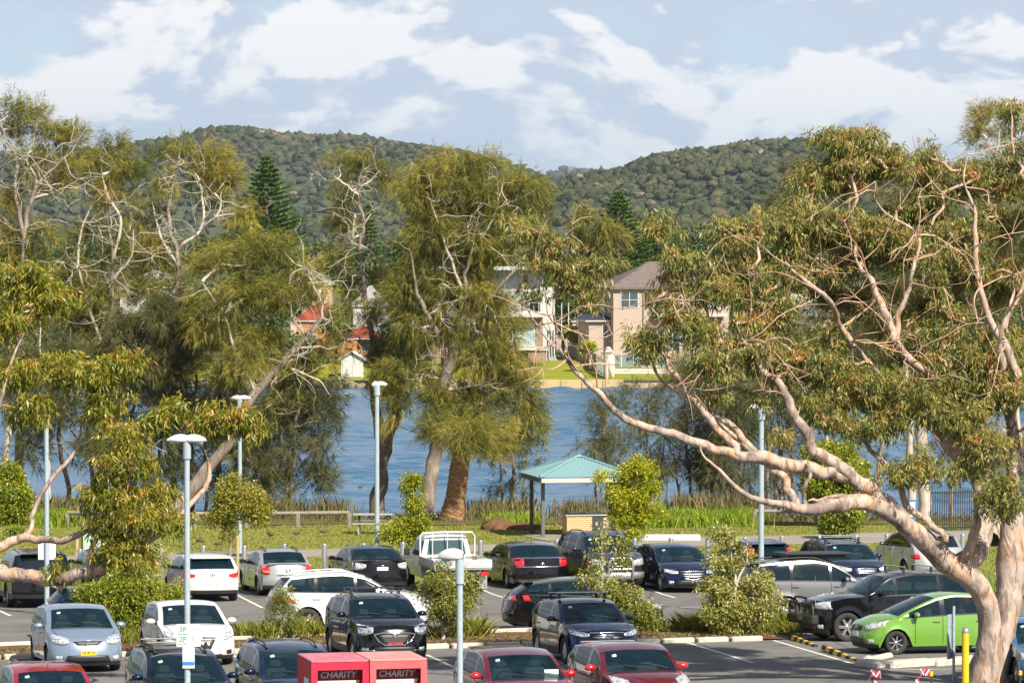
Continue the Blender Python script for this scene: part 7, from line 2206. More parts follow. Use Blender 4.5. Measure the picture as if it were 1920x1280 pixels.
# ---- barbecue bench of bricks
bb = empty('barbecue', G(1098, 1003), 'tan brick electric barbecue bench with a dark door under the shelter', 'barbecue', rz=R(11))
bb.location.z -= .02
BW, BD, BH = 1.75, .9, .84
MB().box((0, 0, BH / 2), (BW - .03, BD - .03, BH), m_mortar).build('core', bb)
MB().box((0, 0, BH + .035), (BW + .12, BD + .12, .07), m_concrete, bev=.012).build('bench_top', bb)
MB().box((.30, 0, BH + .10), (.70, .5, .06), m_steel, bev=.015).build('hotplate', bb)
brm = [MB().box((0, 0, 0), (.225, .02 + .004 * q, .070), m_brick, bev=.004).mesh('brick') for q in range(3)]
brs = MB().box((0, 0, 0), (.10, .02, .070), m_brick, bev=.004).mesh('brick')
nb = 0
for c in range(10):
    z = .045 + c * .082
    off = .118 if c % 2 else 0
    for i in range(9):
        x = -BW / 2 + .117 + i * .236 - off
        if x + .1 > BW / 2: continue
        if .20 < x < .62 : continue
        if x - .1 < -BW / 2: x = -BW / 2 + .055; me = brs
        else: me = brm[(i + c) % 3]
        o = link('brick', me, bb); o.location = (x, -BD / 2 + .01, z)
    for i in range(4):
        y = -BD / 2 + .14 + i * .236 - off * .5
        o = link('brick', brm[(i * 2 + c) % 3], bb); o.location = (-BW / 2 + .008, y, z); o.rotation_euler = (0, 0, math.pi / 2)
MB().box((.41, -BD / 2 - .005, .42), (.46, .03, .80), m_postg, bev=.006).build('door', bb)
MB().box((.36, -BD / 2 - .026, .52), (.10, .012, .14), m_greyr).build('notice', bb)
MB().box((.47, -BD / 2 - .026, .32), (.06, .012, .08), m_signw).build('notice', bb)
# low white concrete seat beyond the path
g0, g1 = G(1196, 1012), G(1312, 1011)
MB().box(((g0.x + g1.x) / 2, g0.y, gz(g0.y) + .10), (g1.x - g0.x, .45, .24), m_wframe, bev=.03).build('concrete_seat', label='long low white concrete seat beside the footpath, right of the shelter', cat='seat')
# ---- charity bins
def bin_(px_, main, frame, top, label, panel):
    lo, hi_ = 70, 110
    for _ in range(40):
        m = (lo + hi_) / 2
        if P(px_, 1241, m).z - gz(m) > 1.93: lo = m
        else: hi_ = m
    w = P(px_, 1241, lo)
    if px_ > 700: w = BIN0 + Vector((math.cos(ALPHA * .9), math.sin(ALPHA * .9), 0)) * 1.12
    else: globals()['BIN0'] = w.copy()
    rt = empty('charity_bin', (w.x, w.y, gz(BIN0.y)), label, 'charity bin', 'red charity bins', rz=ALPHA * .9)
    W2, H2, Dp = 1.10, 1.93, 1.45
    b = MB(); fr = .10
    b.box((-W2 / 2 + .03, Dp / 2, H2 / 2), (.06, Dp, H2), main)
    b.box((W2 / 2 - .03, Dp / 2, H2 / 2), (.06, Dp, H2), main)
    b.box((0, Dp - .03, H2 / 2), (W2 - .12, .06, H2), main)
    b.box((0, .28, .45), (W2 - .12, .5, .9), main)
    b.build('body', rt)
    MB().box((0, Dp / 2, H2 + .02), (W2 - .004, Dp + .04, .04), top, bev=.01).build('lid', rt)
    b = MB()
    b.box((0, -.02, H2 - .07), (W2, .05, .14), frame); b.box((-W2 / 2 + .06, -.021, H2 / 2 - .07), (.12, .05, H2 - .14), frame); b.box((W2 / 2 - .06, -.021, H2 / 2 - .07), (.12, .05, H2 - .14), frame)
    b.build('front_frame', rt)
    # chute: back board and sloping flap
    bk = MB(); bk.add([(-W2 / 2 + .07, .22, H2 - .1), (W2 / 2 - .07, .22, H2 - .1), (W2 / 2 - .07, .30, H2 - .72), (-W2 / 2 + .07, .30, H2 - .72)], [(0, 1, 2, 3)], main); bk.build('chute_back', rt)
    fp = MB(); fp.add([(-W2 / 2 + .13, .29, H2 - .62), (W2 / 2 - .13, .29, H2 - .62), (W2 / 2 - .13, .02, H2 - .80), (-W2 / 2 + .13, .02, H2 - .80)], [(0, 1, 2, 3), (3, 2, 1, 0)], frame if frame is m_binpink else main); fp.build('flap', rt)
    pl = MB().box((0, .205, H2 - .26), (.84, .02, .19), flat('maroon_panel', (.20, .01, .02), .5)); po = pl.build('name_panel', rt)
    link('lettering', text_mesh('CHARITY', .165, .004, True, .18, m_signw), po, M=Matrix.Translation((0, .185, H2 - .255)) @ Matrix.Rotation(math.pi / 2, 4, 'X') @ Matrix.Scale(1.0, 4, (1, 0, 0)))
    b = MB(); b.add([(-.45, .20, H2 - .50), (.37, .20, H2 - .50), (.42, .19, H2 - .36), (-.42, .19, H2 - .36)], [(0, 1, 2, 3)], m_binpale); wp_ = b.build('white_strip', rt)
    link('lettering', text_mesh('OPERATED', .10, .003, False, .18, m_greyr), wp_, M=Matrix.Translation((-.12, .185, H2 - .435)) @ Matrix.Rotation(math.pi / 2, 4, 'X'))
    MB().box((-.02, .27, H2 - .60), (.26, .04, .03), frame).build('flap_handle', rt)
    if panel:
        nt_ = MB().box((-W2 / 2 - .008, .42, H2 - .72), (.012, .50, .80), m_signw).build('side_notice', rt)
        for k in range(6): MB().box((-W2 / 2 - .016, .42, H2 - .45 - k * .10), (.004, .36 - .03 * (k % 3), .022), m_greyr).build('print_line', nt_)
m_binpale = flat('pale_pink_strip', (.80, .62, .60), .6)
m_binside = m_binred
bin_(637, m_binred, flat('crimson_frame', (.40, .010, .04), .5, noise=.1), ramp_mat('faded_pink_lid', [(.35, (.36, .09, .13)), (.65, (.46, .17, .20))], scale=1.5, scale2=6, rough=.6), 'red charity bin lettered CHARITY, the left and deeper red one', True)
bin_(743, m_binred, m_binpink, ramp_mat('bleached_pink_lid', [(.35, (.44, .16, .16)), (.65, (.52, .25, .23))], scale=1.5, scale2=6, rough=.7), 'sun-bleached red charity bin lettered CHARITY, the right and paler one', False)
# ---- yellow bollard, sign seen from behind, wheel stops
g_ = G(1810, 1303)
yb = empty('yellow_bollard', g_, 'tall yellow safety bollard with a steel cap beside the gum trunk', 'bollard')
MB().lathe((0, 0, 0), [(.078, 0), (.078, 1.38)], m_yel, n=18).build('post', yb)
MB().lathe((0, 0, 1.38), [(.080, 0), (.084, .05), (.06, .11), (.001, .13)], m_steel, n=18).build('cap', yb)
g_ = G(1788, 1278)
sp = empty('sign_post', g_, 'grey steel post with a parking sign seen edge-on from behind', 'sign post')
MB().cyl((0, 0, 0), (0, 0, 1.75), .034, .034, m_galv, n=10).build('post', sp)
MB().box((-.07, .0, 1.05), (.03, .40, 1.02), m_galv, rz=R(-28), bev=.004).build('sign_panel', sp)
for z_ in (.78, 1.3): MB().box((-.04, 0, z_), (.12, .05, .03), m_steel).build('clamp', sp)
def stop(px_, py_, p2, label):
    a, c = G(px_, py_), G(*p2); d = c - a
    rt = empty('wheel_stop', (a + c) / 2, label, 'wheel stop', 'black and yellow wheel stops', rz=math.atan2(d.y, d.x))
    L_ = d.length
    b = MB(); n = 9
    for i in range(n):
        x0 = -L_ / 2 + L_ * i / n; x1 = x0 + L_ / n
        mt = m_yel if i % 2 else m_rubber
        b2 = MB(); b2.add([(x0, -.08, 0), (x1, -.08, 0), (x1, -.045, .11), (x0, -.045, .11), (x0, .045, .11), (x1, .045, .11), (x1, .08, 0), (x0, .08, 0)], [(0, 1, 2, 3), (3, 2, 5, 4), (4, 5, 6, 7), (0, 3, 4, 7), (1, 6, 5, 2)], mt)
        b2.build('yellow_segment' if i % 2 else 'rubber_segment', rt)
stop(1483, 1199, (1530, 1213), 'black rubber wheel stop with yellow blocks, the upper one by the bull-bar car')
stop(1545, 1221, (1612, 1241), 'black rubber wheel stop with yellow blocks, the lower one by the white kerb')
for px_, py_, lb in ((1746, 1300, 'short yellow-topped picket holding barrier tape, left of the gum trunk'), (1913, 1298, 'short yellow-topped picket right of the gum trunk')):
    g_ = G(px_, py_); rt = empty('picket', g_, lb, 'picket')
    MB().box((0, 0, .2), (.04, .04, .42), m_rubber).build('post', rt); MB().box((0, 0, .44), (.075, .075, .11), m_yel, bev=.015).build('cap', rt)
def tape(pts, label):
    w = [G(*p[:2]) + Vector((0, 0, p[2])) for p in pts]
    c = catmull(np.array([list(v) for v in w]), 6)
    b = MB(); n = len(c)
    for i in range(n - 1):
        a, d = Vector(c[i]), Vector(c[i + 1]); tw = Vector((0.05 * math.sin(i * .9), 0, .07))
        b.add([a - tw, d - tw, d + tw, a + tw], [(0, 1, 2, 3)], m_tape if i % 2 else m_signw)
    b.build('barrier_tape', label=label, cat='tape')
tape([(1746, 1299, .42), (1730, 1298, .48), (1722, 1299, .25), (1712, 1300, .1)], 'loop of red and white barrier tape on the picket by the trunk')
tape([(1652, 1300, .40), (1638, 1299, .46), (1632, 1300, .3), (1660, 1301, .12)], 'loop of red and white barrier tape at the bottom edge left of the picket')
# ---- iron fence behind the gum
a, c = G(1745, 996), G(1935, 990)
inf = empty('iron_fence', a, 'black vertical-bar iron fence behind the gum trunk at the right', 'fence')
d = c - a; n = 46
bar = MB().box((0, 0, .85), (.035, .035, 1.7), m_black).mesh('bar')
for i in range(n):
    o = link('bar', bar, inf); p = d * (i / (n - 1)); o.location = p
for z_ in (.15, 1.6): MB().tube([(0, 0, z_), (d.x, d.y, d.z + z_)], [.03, .03], m_black, n=4).build('rail', inf)
g_ = G(1711, 1000)
MB().box((0, 0, .7), (.22, .08, 1.4), m_signb, bev=.01).box((0, -.05, 1.0), (.21, .01, .6), m_signw).build('post_sign', label='slim blue and white upright sign beside the pale trunks at right', cat='sign').location = g_
# ---- birds
def bird(px_, py_, label, rz, water=False, dark=True, name='duck'):
    if water:
        D = F * (CAMZ - WZ) / (py_ - HOR); g_ = P(px_, py_, D)
    else: g_ = G(px_, py_)
    mb1 = flat('duck_brown', (.10, .07, .05), .9) if 'mduck' not in globals() else mduck
    rt = MB(); n = 10
    st = [(-.26, .10, .01), (-.20, .12, .04), (-.10, .13, .085), (.02, .14, .10), (.12, .145, .085), (.18, .17, .055), (.205, .22, .036), (.215, .27, .032), (.235, .305, .042), (.27, .305, .036), (.30, .295, .016), (.34, .285, .012), (.345, .285, .003)]
    vs = []
    for x, z, r_ in st:
        for j in range(n):
            a = 2 * math.pi * j / n; vs.append((x, math.cos(a) * r_, z + math.sin(a) * r_ * .85))
    rt.add(vs, [(i * n + j, i * n + (j + 1) % n, (i + 1) * n + (j + 1) % n, (i + 1) * n + j) for i in range(len(st) - 1) for j in range(n)], mb1, True)
    for y_ in (-.04, .04): rt.cyl((.0, y_, 0), (.0, y_, .06), .008, .008, m_orange, n=5)
    o = rt.build(name, label=label, cat='duck', group='ducks'); o.location = g_; o.rotation_euler = (0, 0, rz); o.scale = (.62, .62, .62) if water else (.85, .85, .85)
mduck = flat('duck_brown', (.075, .05, .035), .9, noise=.3, nscale=20)
bird(507, 1006, 'brown duck on the grass, leftmost of three near the long log rail', 2.4)
bird(556, 1004, 'brown duck crouched on the grass below the long log rail', .5)
bird(606, 1001, 'dark duck on the grass nearest the picnic table', 3.3)
bird(410, 1024, 'dark duck on the grass left of the slim brown post', .2)
bird(374, 1018, 'duck on the grass left of the small tree', 2.9)
bird(676, 915, 'dark waterbird floating on the lake left of the lamp post', .4, water=True)
# ================================================================== NEAR PLANTS
def plant(name, label, cat, D, stems, ells, mat, seed, leaf=.10, wid=.05, nleaf=170, rad=.32, dens=1.1, hue=0.0, base_r=.006, smat=None, kind='broad', group=None, **k):
    t = Tree(name, label, cat, D, group, seed=seed).start(P(stems[0][0][0], 900, D).x, D)
    for i, s_ in enumerate(stems): t.limb('stem', s_, smat or m_paletwig, sides=7, wob=.2)
    t.crown(ells, mat, kind, dens=dens, rad=rad, nleaf=nleaf, leaf=leaf, wid=wid, base_r=base_r, twigmat=smat or m_paletwig, spread=1.1, hue=hue, **k)
    return t
Dg = lambda px_, py_: G(px_, py_).y
d = Dg(30, 985)
plant('round_shrub', 'rounded bright green shrub at the left edge by the water', 'shrub', d, [[(20, 990, 8), (18, 950, 6), (20, 900, 4)]], [(20, 905, 36, 44, 1.3), (5, 950, 50, 40, 1.3), (45, 940, 20, 30, 1.2)], m_bushleaf, 101, leaf=.14, wid=.08, hue=.1, dens=1.3)
d = Dg(30, 1012)
plant('low_shrub', 'low bushy shrub on the grass at the far left', 'shrub', d, [[(30, 1014, 5), (30, 1000, 4)]], [(25, 1000, 26, 14, 1.3), (90, 1005, 12, 8, 1)], m_bushleaf, 102, leaf=.12, wid=.06)
d = Dg(432, 1045)
plant('small_tree', 'small young tree with yellow-green crown left of the distant lamp post', 'tree', d, [[(432, 1052, 9), (431, 1020, 7), (436, 990, 6), (446, 950, 4)], [(432, 1010, 5), (415, 980, 4), (408, 950, 3)]],
      [(445, 935, 54, 38, 1.0), (478, 960, 36, 34, .9), (414, 960, 36, 34, .9), (440, 905, 26, 16, .7), (430, 1000, 22, 14, .4)], m_yellowleaf, 103, leaf=.12, wid=.06, hue=.0, dens=1.25, nleaf=150, smat=m_casbark)
d = Dg(752, 1078)
plant('small_tree', 'small yellow-green tree between the lamp post and the palm trunk', 'tree', d, [[(752, 1086, 7), (755, 1050, 6), (768, 1010, 5), (775, 960, 4), (772, 910, 3)]],
      [(770, 905, 26, 24, 1.0), (778, 945, 24, 24, .8), (760, 990, 40, 26, 1.1), (790, 980, 24, 26, .9), (735, 1000, 22, 20, .8), (765, 1025, 30, 18, .8), (742, 1045, 16, 16, .4)], m_lime, 104, leaf=.115, wid=.055, hue=-.1, dens=1.25, smat=m_casbark)
d = Dg(1182, 1040)
plant('small_tree', 'lime green young tree in front of the right end of the shelter', 'tree', d, [[(1180, 1060, 8), (1180, 1010, 7), (1178, 960, 6), (1186, 910, 4)], [(1179, 960, 4), (1205, 920, 3)], [(1179, 970, 4), (1158, 935, 3)]],
      [(1190, 885, 40, 28, 1.0), (1160, 925, 38, 30, 1.1), (1208, 925, 36, 34, 1.0), (1180, 965, 42, 26, 1.1), (1195, 1000, 26, 20, .7), (1230, 950, 14, 20, .5), (1130, 895, 20, 14, .5), (1180, 1030, 16, 14, .4)], m_lime, 105, leaf=.13, wid=.06, hue=-.02, dens=1.3)
d = Dg(1135, 1200)
plant('sapling', 'thin leafy sapling in the planting bed in front of the charcoal four-wheel drive', 'shrub', d, [[(1122, 1200, 9), (1124, 1150, 7), (1130, 1080, 5), (1128, 1010, 3), (1130, 985, 2)], [(1126, 1120, 4), (1150, 1060, 3), (1155, 1020, 2)]],
      [(1130, 1010, 20, 30, .5), (1118, 1050, 24, 22, .45), (1155, 1050, 26, 26, .5), (1170, 1020, 18, 14, .4), (1105, 1085, 34, 14, .7), (1140, 1110, 40, 24, 1.1), (1170, 1140, 44, 30, 1.2), (1200, 1150, 36, 28, 1.0), (1120, 1130, 26, 20, .7), (1188, 1108, 22, 20, .7), (1225, 1160, 16, 16, .6)], m_shrub, 106, leaf=.10, wid=.042, hue=.08, dens=1.2, rad=.28)
d = Dg(235, 1205)
plant('dense_bush', 'dense mid-green bush in the planting bed between the silver-blue and white cars', 'shrub', d, [[(238, 1210, 14), (240, 1170, 11), (235, 1120, 8)], [(240, 1180, 8), (262, 1130, 6), (280, 1090, 3)]],
      [(190, 1112, 56, 26, 1.4), (240, 1100, 60, 36, 1.5), (290, 1125, 40, 34, 1.4), (230, 1140, 66, 30, 1.5), (250, 1165, 50, 24, 1.2), (330, 1110, 18, 24, .8), (250, 1060, 40, 20, .8)], m_bushleaf, 107, leaf=.085, wid=.045, hue=.06, dens=1.5, rad=.26)
plant('grey_shrub', 'airy grey-green flowering shrub rising behind the dense bush', 'shrub', d + .8, [[(282, 1200, 8), (280, 1130, 6), (275, 1060, 4)], [(280, 1120, 4), (295, 1060, 3)]],
      [(275, 1050, 30, 30, .7), (300, 1045, 16, 34, .7), (255, 1060, 20, 20, .6), (338, 1098, 12, 14, .6)], m_shrub, 108, leaf=.09, wid=.03, hue=.3, dens=1.0, rad=.26)
d = Dg(532, 1200)
plant('bottlebrush', 'small feathery bottlebrush behind the white side-on car tail', 'shrub', d, [[(530, 1206, 7), (528, 1170, 5), (535, 1130, 3)]],
      [(535, 1115, 20, 16, .8), (520, 1135, 20, 20, .8), (545, 1140, 18, 16, .8), (512, 1160, 12, 16, .5), (548, 1165, 10, 10, .4)], m_shrub, 109, leaf=.11, wid=.02, hue=-.05, dens=1.2, rad=.24, nleaf=220)
d = Dg(836, 1204)
plant('sapling', 'bushy olive sapling in the planting bed right of the black compact car', 'shrub', d, [[(830, 1210, 8), (832, 1170, 6), (836, 1120, 4), (834, 1060, 2)], [(832, 1150, 4), (860, 1110, 3)]],
      [(832, 1055, 14, 22, .35), (840, 1095, 50, 24, 1.0), (880, 1085, 24, 24, .8), (812, 1110, 34, 24, .9), (850, 1130, 50, 24, 1.1), (820, 1150, 34, 20, .9), (872, 1120, 34, 24, .8), (855, 1160, 34, 16, .6)], m_shrub, 110, leaf=.095, wid=.036, hue=.06, dens=1.25, rad=.27)
d = Dg(1372, 1196)
plant('pale_shrub', 'large pale-leaved shrub in the planting bed before the right lamp post', 'shrub', d, [[(1378, 1200, 12), (1376, 1150, 9), (1378, 1090, 7), (1370, 1030, 4)], [(1377, 1100, 5), (1400, 1050, 4), (1398, 1020, 2)], [(1377, 1110, 5), (1350, 1080, 3)], [(1377, 1140, 5), (1420, 1120, 4)]],
      [(1368, 1010, 28, 22, .55), (1345, 1000, 20, 14, .4), (1398, 1040, 22, 22, .5), (1350, 1055, 34, 26, .8), (1330, 1095, 34, 20, 1.0), (1375, 1110, 50, 26, 1.2), (1420, 1100, 34, 24, .9), (1360, 1140, 56, 26, 1.3), (1420, 1140, 38, 28, 1.1), (1455, 1130, 14, 16, .7), (1380, 1170, 50, 20, 1.1), (1440, 1085, 26, 12, .6)], m_shrub, 111, leaf=.11, wid=.042, hue=.2, dens=1.3, rad=.27)
d = Dg(1580, 1010)
plant('round_shrub', 'rounded bright shrub on the grass below the gum limb', 'shrub', d, [[(1580, 1014, 6), (1580, 990, 5), (1580, 960, 3)]], [(1578, 960, 46, 34, 1.4), (1570, 985, 36, 20, 1.2)], m_bushleaf, 112, leaf=.13, wid=.075, hue=.1, dens=1.6)
plant('small_tree', 'bright green small tree seen behind the gum limbs', 'tree', 170, [[(1560, 1010, 10), (1562, 950, 8), (1560, 900, 6), (1565, 850, 4)]], [(1560, 870, 60, 50, 1.1), (1530, 900, 40, 40, 1.0), (1600, 890, 34, 44, .9), (1560, 925, 50, 30, 1.0), (1530, 845, 26, 20, .8)], m_bushleaf, 113, leaf=.16, wid=.09, hue=.14, dens=.9)
# ---- grasses
def tufts(name, label, spots, mat, h_, seed, n=110, lean=.55, w=.014, kind='stuff', cat='grass', spread=.16, hue=0.0):
    r = np.random.default_rng(seed); C_ = []; Hs = []
    for x, y, z, k in spots:
        m = int(n * k)
        C_.append(np.array([x, y, z]) + r.normal(0, 1, (m, 3)) * np.array([spread, spread, .0])); Hs.append(h_ * k ** .5 * r.uniform(.5, 1.15, m))
    c = np.vstack(C_); H_ = np.concatenate(Hs)
    dd = r.normal(0, lean, (len(c), 3)); dd[:, 2] = 1; dd = unit(dd)
    side = unit(np.cross(dd, r.normal(0, 1, (len(c), 3)))) * (w * r.uniform(.6, 1.4, len(c)) / 2)[:, None]
    mid = c + dd * (H_ * .6)[:, None]
    tip = c + dd * H_[:, None] * np.array([1.25, 1.25, .86])
    v = np.stack([c - side, c + side, mid + side * .8, tip, mid - side * .8], 1).reshape(-1, 3)
    f = np.arange(len(v)).reshape(-1, 5)
    t = np.repeat(np.clip(.45 + hue + r.normal(0, .22, len(c)), 0, 1), 5)
    global NTRI
    NTRI += len(f) * 3
    return link(name, fast_mesh(name, v, f, mat, tint=t), label=label, cat=cat, kind=kind)
def gspots(lst):
    o = []
    for px_, py_, k in lst:
        g_ = G(px_, py_); o.append((g_.x, g_.y, g_.z + .06, k))
    return o
bedg = [(448, 1198, .7), (462, 1200, .8), (480, 1199, .9), (497, 1201, .8), (515, 1200, .5), (558, 1198, 1.2), (570, 1196, 1.2), (585, 1198, .7), (545, 1199, .7), (600, 1196, .4), (823, 1202, .8), (878, 1198, 1.4), (890, 1196, 1.2), (808, 1203, .5), (860, 1200, .6), (905, 1196, .4),
        (1208, 1188, .8), (1225, 1187, .7), (1240, 1187, .5), (1262, 1190, .4), (1290, 1190, 1.2), (1305, 1188, 1.3), (1322, 1189, 1.1), (1345, 1191, 1.1), (1372, 1190, 1.1), (1398, 1189, .9), (1455, 1187, 1.3), (1470, 1188, 1.5), (1485, 1190, 1.1), (1500, 1190, .6), (1440, 1190, .7), (230, 1212, .6), (252, 1210, .8)]
for i, (a_, b_, k_) in enumerate(bedg):
    g_ = G(a_, b_)
    where = 'left of the white side-on car' if a_ < 530 else 'behind the black compact car' if a_ < 650 else 'beside the olive sapling' if a_ < 950 else 'right of the dark blue crossover' if a_ < 1270 else 'under the pale shrub' if a_ < 1420 else 'beside the bull-bar car'
    if a_ < 300: where = 'under the dense bush'
    tufts('grass_tuft', 'strappy grass tuft in the planting bed ' + where, [(g_.x, g_.y, g_.z + .07, k_)], m_grassy, .62, 300 + i, n=210, w=.02, kind=None, cat='grass tuft')['group'] = 'grass tufts in the bed ' + where
rg = np.random.default_rng(5)
# reeds and rank grass along the water
sp_ = []
for i in range(300):
    px_ = rg.uniform(0, 1920); D = rg.uniform(173, 182)
    if 985 < px_ < 1000: continue
    w = XY(px_, D); sp_.append((w.x, w.y, w.z, rg.uniform(.3, 1.0)))
tufts('reeds', 'dry reeds and rank grass along the near shore', sp_, m_reed, .5, 401, n=24, lean=.4, w=.035, spread=.3)
sp_ = []
for (a_, b_, n_, hh) in ((70, 130, 30, .9), (500, 650, 45, .8), (890, 1000, 45, .75), (1040, 1110, 20, .8), (1250, 1420, 60, 1.2)):
    for i in range(n_):
        w = XY(rg.uniform(a_, b_), rg.uniform(176, 183)); sp_.append((w.x, w.y, w.z, hh * rg.uniform(.6, 1.1)))
tufts('tall_reeds', 'tall tawny reeds standing at the water edge', sp_, m_reed, 1.3, 402, n=42, lean=.16, w=.04, spread=.35, hue=.12)
sp_ = []
for (a_, b_, n_) in ((1165, 1345, 130), (60, 125, 30), (930, 1000, 14), (1345, 1420, 30)):
    for i in range(n_):
        w = XY(rg.uniform(a_, b_), rg.uniform(169, 177)); sp_.append((w.x, w.y, w.z, rg.uniform(.4, .95)))
tufts('bright_grass', 'bright green long grass right of the shelter', sp_, m_brightgrass, .85, 403, n=60, lean=.3, w=.04, spread=.35)
sp_ = []
for i in range(60):
    w = XY(rg.uniform(1815, 1960), rg.uniform(128, 131)); sp_.append((w.x, w.y, w.z, rg.uniform(.5, 1.0)))
tufts('bright_grass', 'long yellow-green grass behind the gum trunk at the right', sp_, m_brightgrass, .55, 404, n=40, lean=.4, w=.02, spread=.3)
# short turf on the near grass
n_ = 52000
X_ = rg.uniform(-24, 24, n_); Y_ = rg.uniform(131, 172, n_)
ok = np.array([not (path_n(x) - .1 < y < path_f(x) + .1) and y > lot_edge(x) + .3 for x, y in zip(X_, Y_)])
X_ = X_[ok]; Y_ = Y_[ok]; n_ = len(X_)
c = np.stack([X_, Y_, np.interp(Y_, GY, GZ)], -1)
dd = rg.normal(0, .6, (n_, 3)); dd[:, 2] = 1; dd = unit(dd)
side = unit(np.cross(dd, rg.normal(0, 1, (n_, 3)))) * (rg.uniform(.02, .05, n_))[:, None]
v = np.stack([c - side, c + side, c + dd * rg.uniform(.03, .09, n_)[:, None]], 1).reshape(-1, 3)
tt = np.repeat(np.clip(rg.normal(.45, .25, n_), 0, 1), 3)
m_turf = leaf_mat('turf_blades', [(0.0, (.10, .115, .025)), (.5, (.18, .175, .035)), (.8, (.30, .24, .08)), (1.0, (.36, .27, .13))], trans=.2, rough=.8)
link('turf', fast_mesh('turf', v, np.arange(3 * n_).reshape(-1, 3), m_turf, tint=tt), label='short mown turf between the car park and the water', cat='turf', kind='stuff')
# mulch heaps left of the shelter
for px_, py_, rx, rz_, lb in ((935, 992, .75, .45, 'heap of brown mulch at the water side left of the shelter'), (985, 993, .8, .3, 'lower heap of brown mulch beside the shelter post')):
    g_ = G(px_, py_); v0, f0 = ico(4)
    r = np.random.default_rng(px_); ph = r.uniform(0, 6, 6)
    k_ = 1 + .12 * np.sin(v0[:, 0] * 5 + ph[0]) * np.sin(v0[:, 1] * 6 + ph[1]) + .05 * r.normal(0, 1, len(v0))
    vv = v0 * k_[:, None] * np.array([rx, .6, rz_])
    link('mulch_heap', fast_mesh('mulch_heap', vv, f0, m_soil), label=lb, cat='mulch heap').location = g_
# leaf litter on the bed
n_ = 5000
t_ = rg.uniform(0, 1, n_); q_ = rg.uniform(.05, .95, n_)
a = np.array(list(K0)) ; 
base = np.array([list(K0.lerp(K1, t)) for t in t_]) + np.array(list(nk)) * (q_ * 2.6)[:, None]
base[:, 2] = np.interp(base[:, 1], GY, GZ) + .13
v, f = leaves_quads(base, unit(rg.normal(0, 1, (n_, 3)) * np.array([1, 1, .3])), rg.uniform(.04, .12, n_), rg.uniform(.02, .05, n_), rg)
link('leaf_litter', fast_mesh('leaf_litter', v, f, m_reed, tint=np.repeat(rg.uniform(.2, 1, n_), 4)), label='dry fallen leaves scattered over the planting bed', cat='leaf litter', kind='stuff')

# ================================================================== FAR BANK PLANTS
FG = 'garden trees among the far houses'
ft = [(-20, 470, 60, 40, 430), (60, 520, 60, 50, 410), (150, 470, 60, 50, 460), (180, 580, 50, 60, 400), (260, 480, 50, 40, 500), (330, 560, 60, 50, 405), (400, 470, 60, 40, 480), (440, 600, 60, 70, 398), (520, 620, 40, 60, 396), (500, 520, 50, 50, 450),
      (590, 480, 60, 30, 520), (640, 510, 40, 40, 480), (650, 480, 50, 30, 560), (630, 600, 24, 30, 400), (690, 510, 50, 40, 470), (740, 540, 40, 40, 440), (770, 470, 60, 40, 520), (760, 640, 40, 40, 390), (860, 470, 60, 30, 520), (940, 480, 50, 40, 520),
      (1080, 572, 34, 18, 420), (1050, 520, 50, 30, 520), (1100, 500, 60, 40, 500), (1180, 480, 60, 40, 520), (1250, 490, 60, 50, 480), (1240, 440, 70, 30, 600), (1330, 450, 70, 40, 560), (1290, 640, 40, 30, 405), (1400, 480, 70, 60, 470), (1500, 500, 70, 60, 480), (1480, 620, 60, 60, 400), (1600, 480, 70, 60, 480), (1700, 500, 80, 70, 480), (1640, 620, 80, 60, 400), (1780, 610, 80, 70, 400), (1800, 480, 70, 70, 500), (1900, 520, 60, 70, 480), (1920, 640, 60, 60, 400), (1560, 660, 40, 40, 396), (30, 630, 60, 50, 396), (110, 650, 50, 50, 396), (320, 650, 60, 50, 396), (560, 660, 40, 40, 390), (1360, 650, 40, 40, 396), (715, 660, 20, 30, 392), (880, 640, 40, 40, 392), (1055, 610, 14, 30, 425)]
kinds = ['dark green', 'olive', 'mid green', 'yellow-green']
places = ['behind the left casuarinas', 'left of the red roofs', 'among the red-roofed cottages', 'around the modern house', 'between the two big houses', 'right of the beige house', 'behind the gum crown']
for i, (x, y, rx, ry, D) in enumerate(ft):
    hue = [-.15, .05, 0, .25][i % 4]
    pl = places[0 if x < 430 else 1 if x < 560 else 2 if x < 730 else 3 if x < 1000 else 4 if x < 1130 else 5 if x < 1350 else 6]
    t = Tree('garden_tree', f'{kinds[i % 4]} garden tree on the far bank {pl}', 'tree', D, f'{kinds[i % 4]} garden trees {pl}', seed=500 + i).start(P(x, 600, D).x, D)
    yb = HOR + (CAMZ - fz(D)) * F / D
    t.limb('trunk', [(x, yb, 7), (x + 2, (yb + y) / 2, 6), (x, y, 3)], m_casbark, sides=6, wob=.2)
    t.crown([(x, y + 4, rx, ry, 1.0), (x - rx * .5, y + ry * .4, rx * .6, ry * .6, .8), (x + rx * .5, y + ry * .35, rx * .6, ry * .6, .8)], m_fargreen, 'broad', dens=.6, rad=.85, nleaf=56, leaf=.46, wid=.30, base_r=.02, twigmat=m_casbark, hue=hue, spread=1.1)
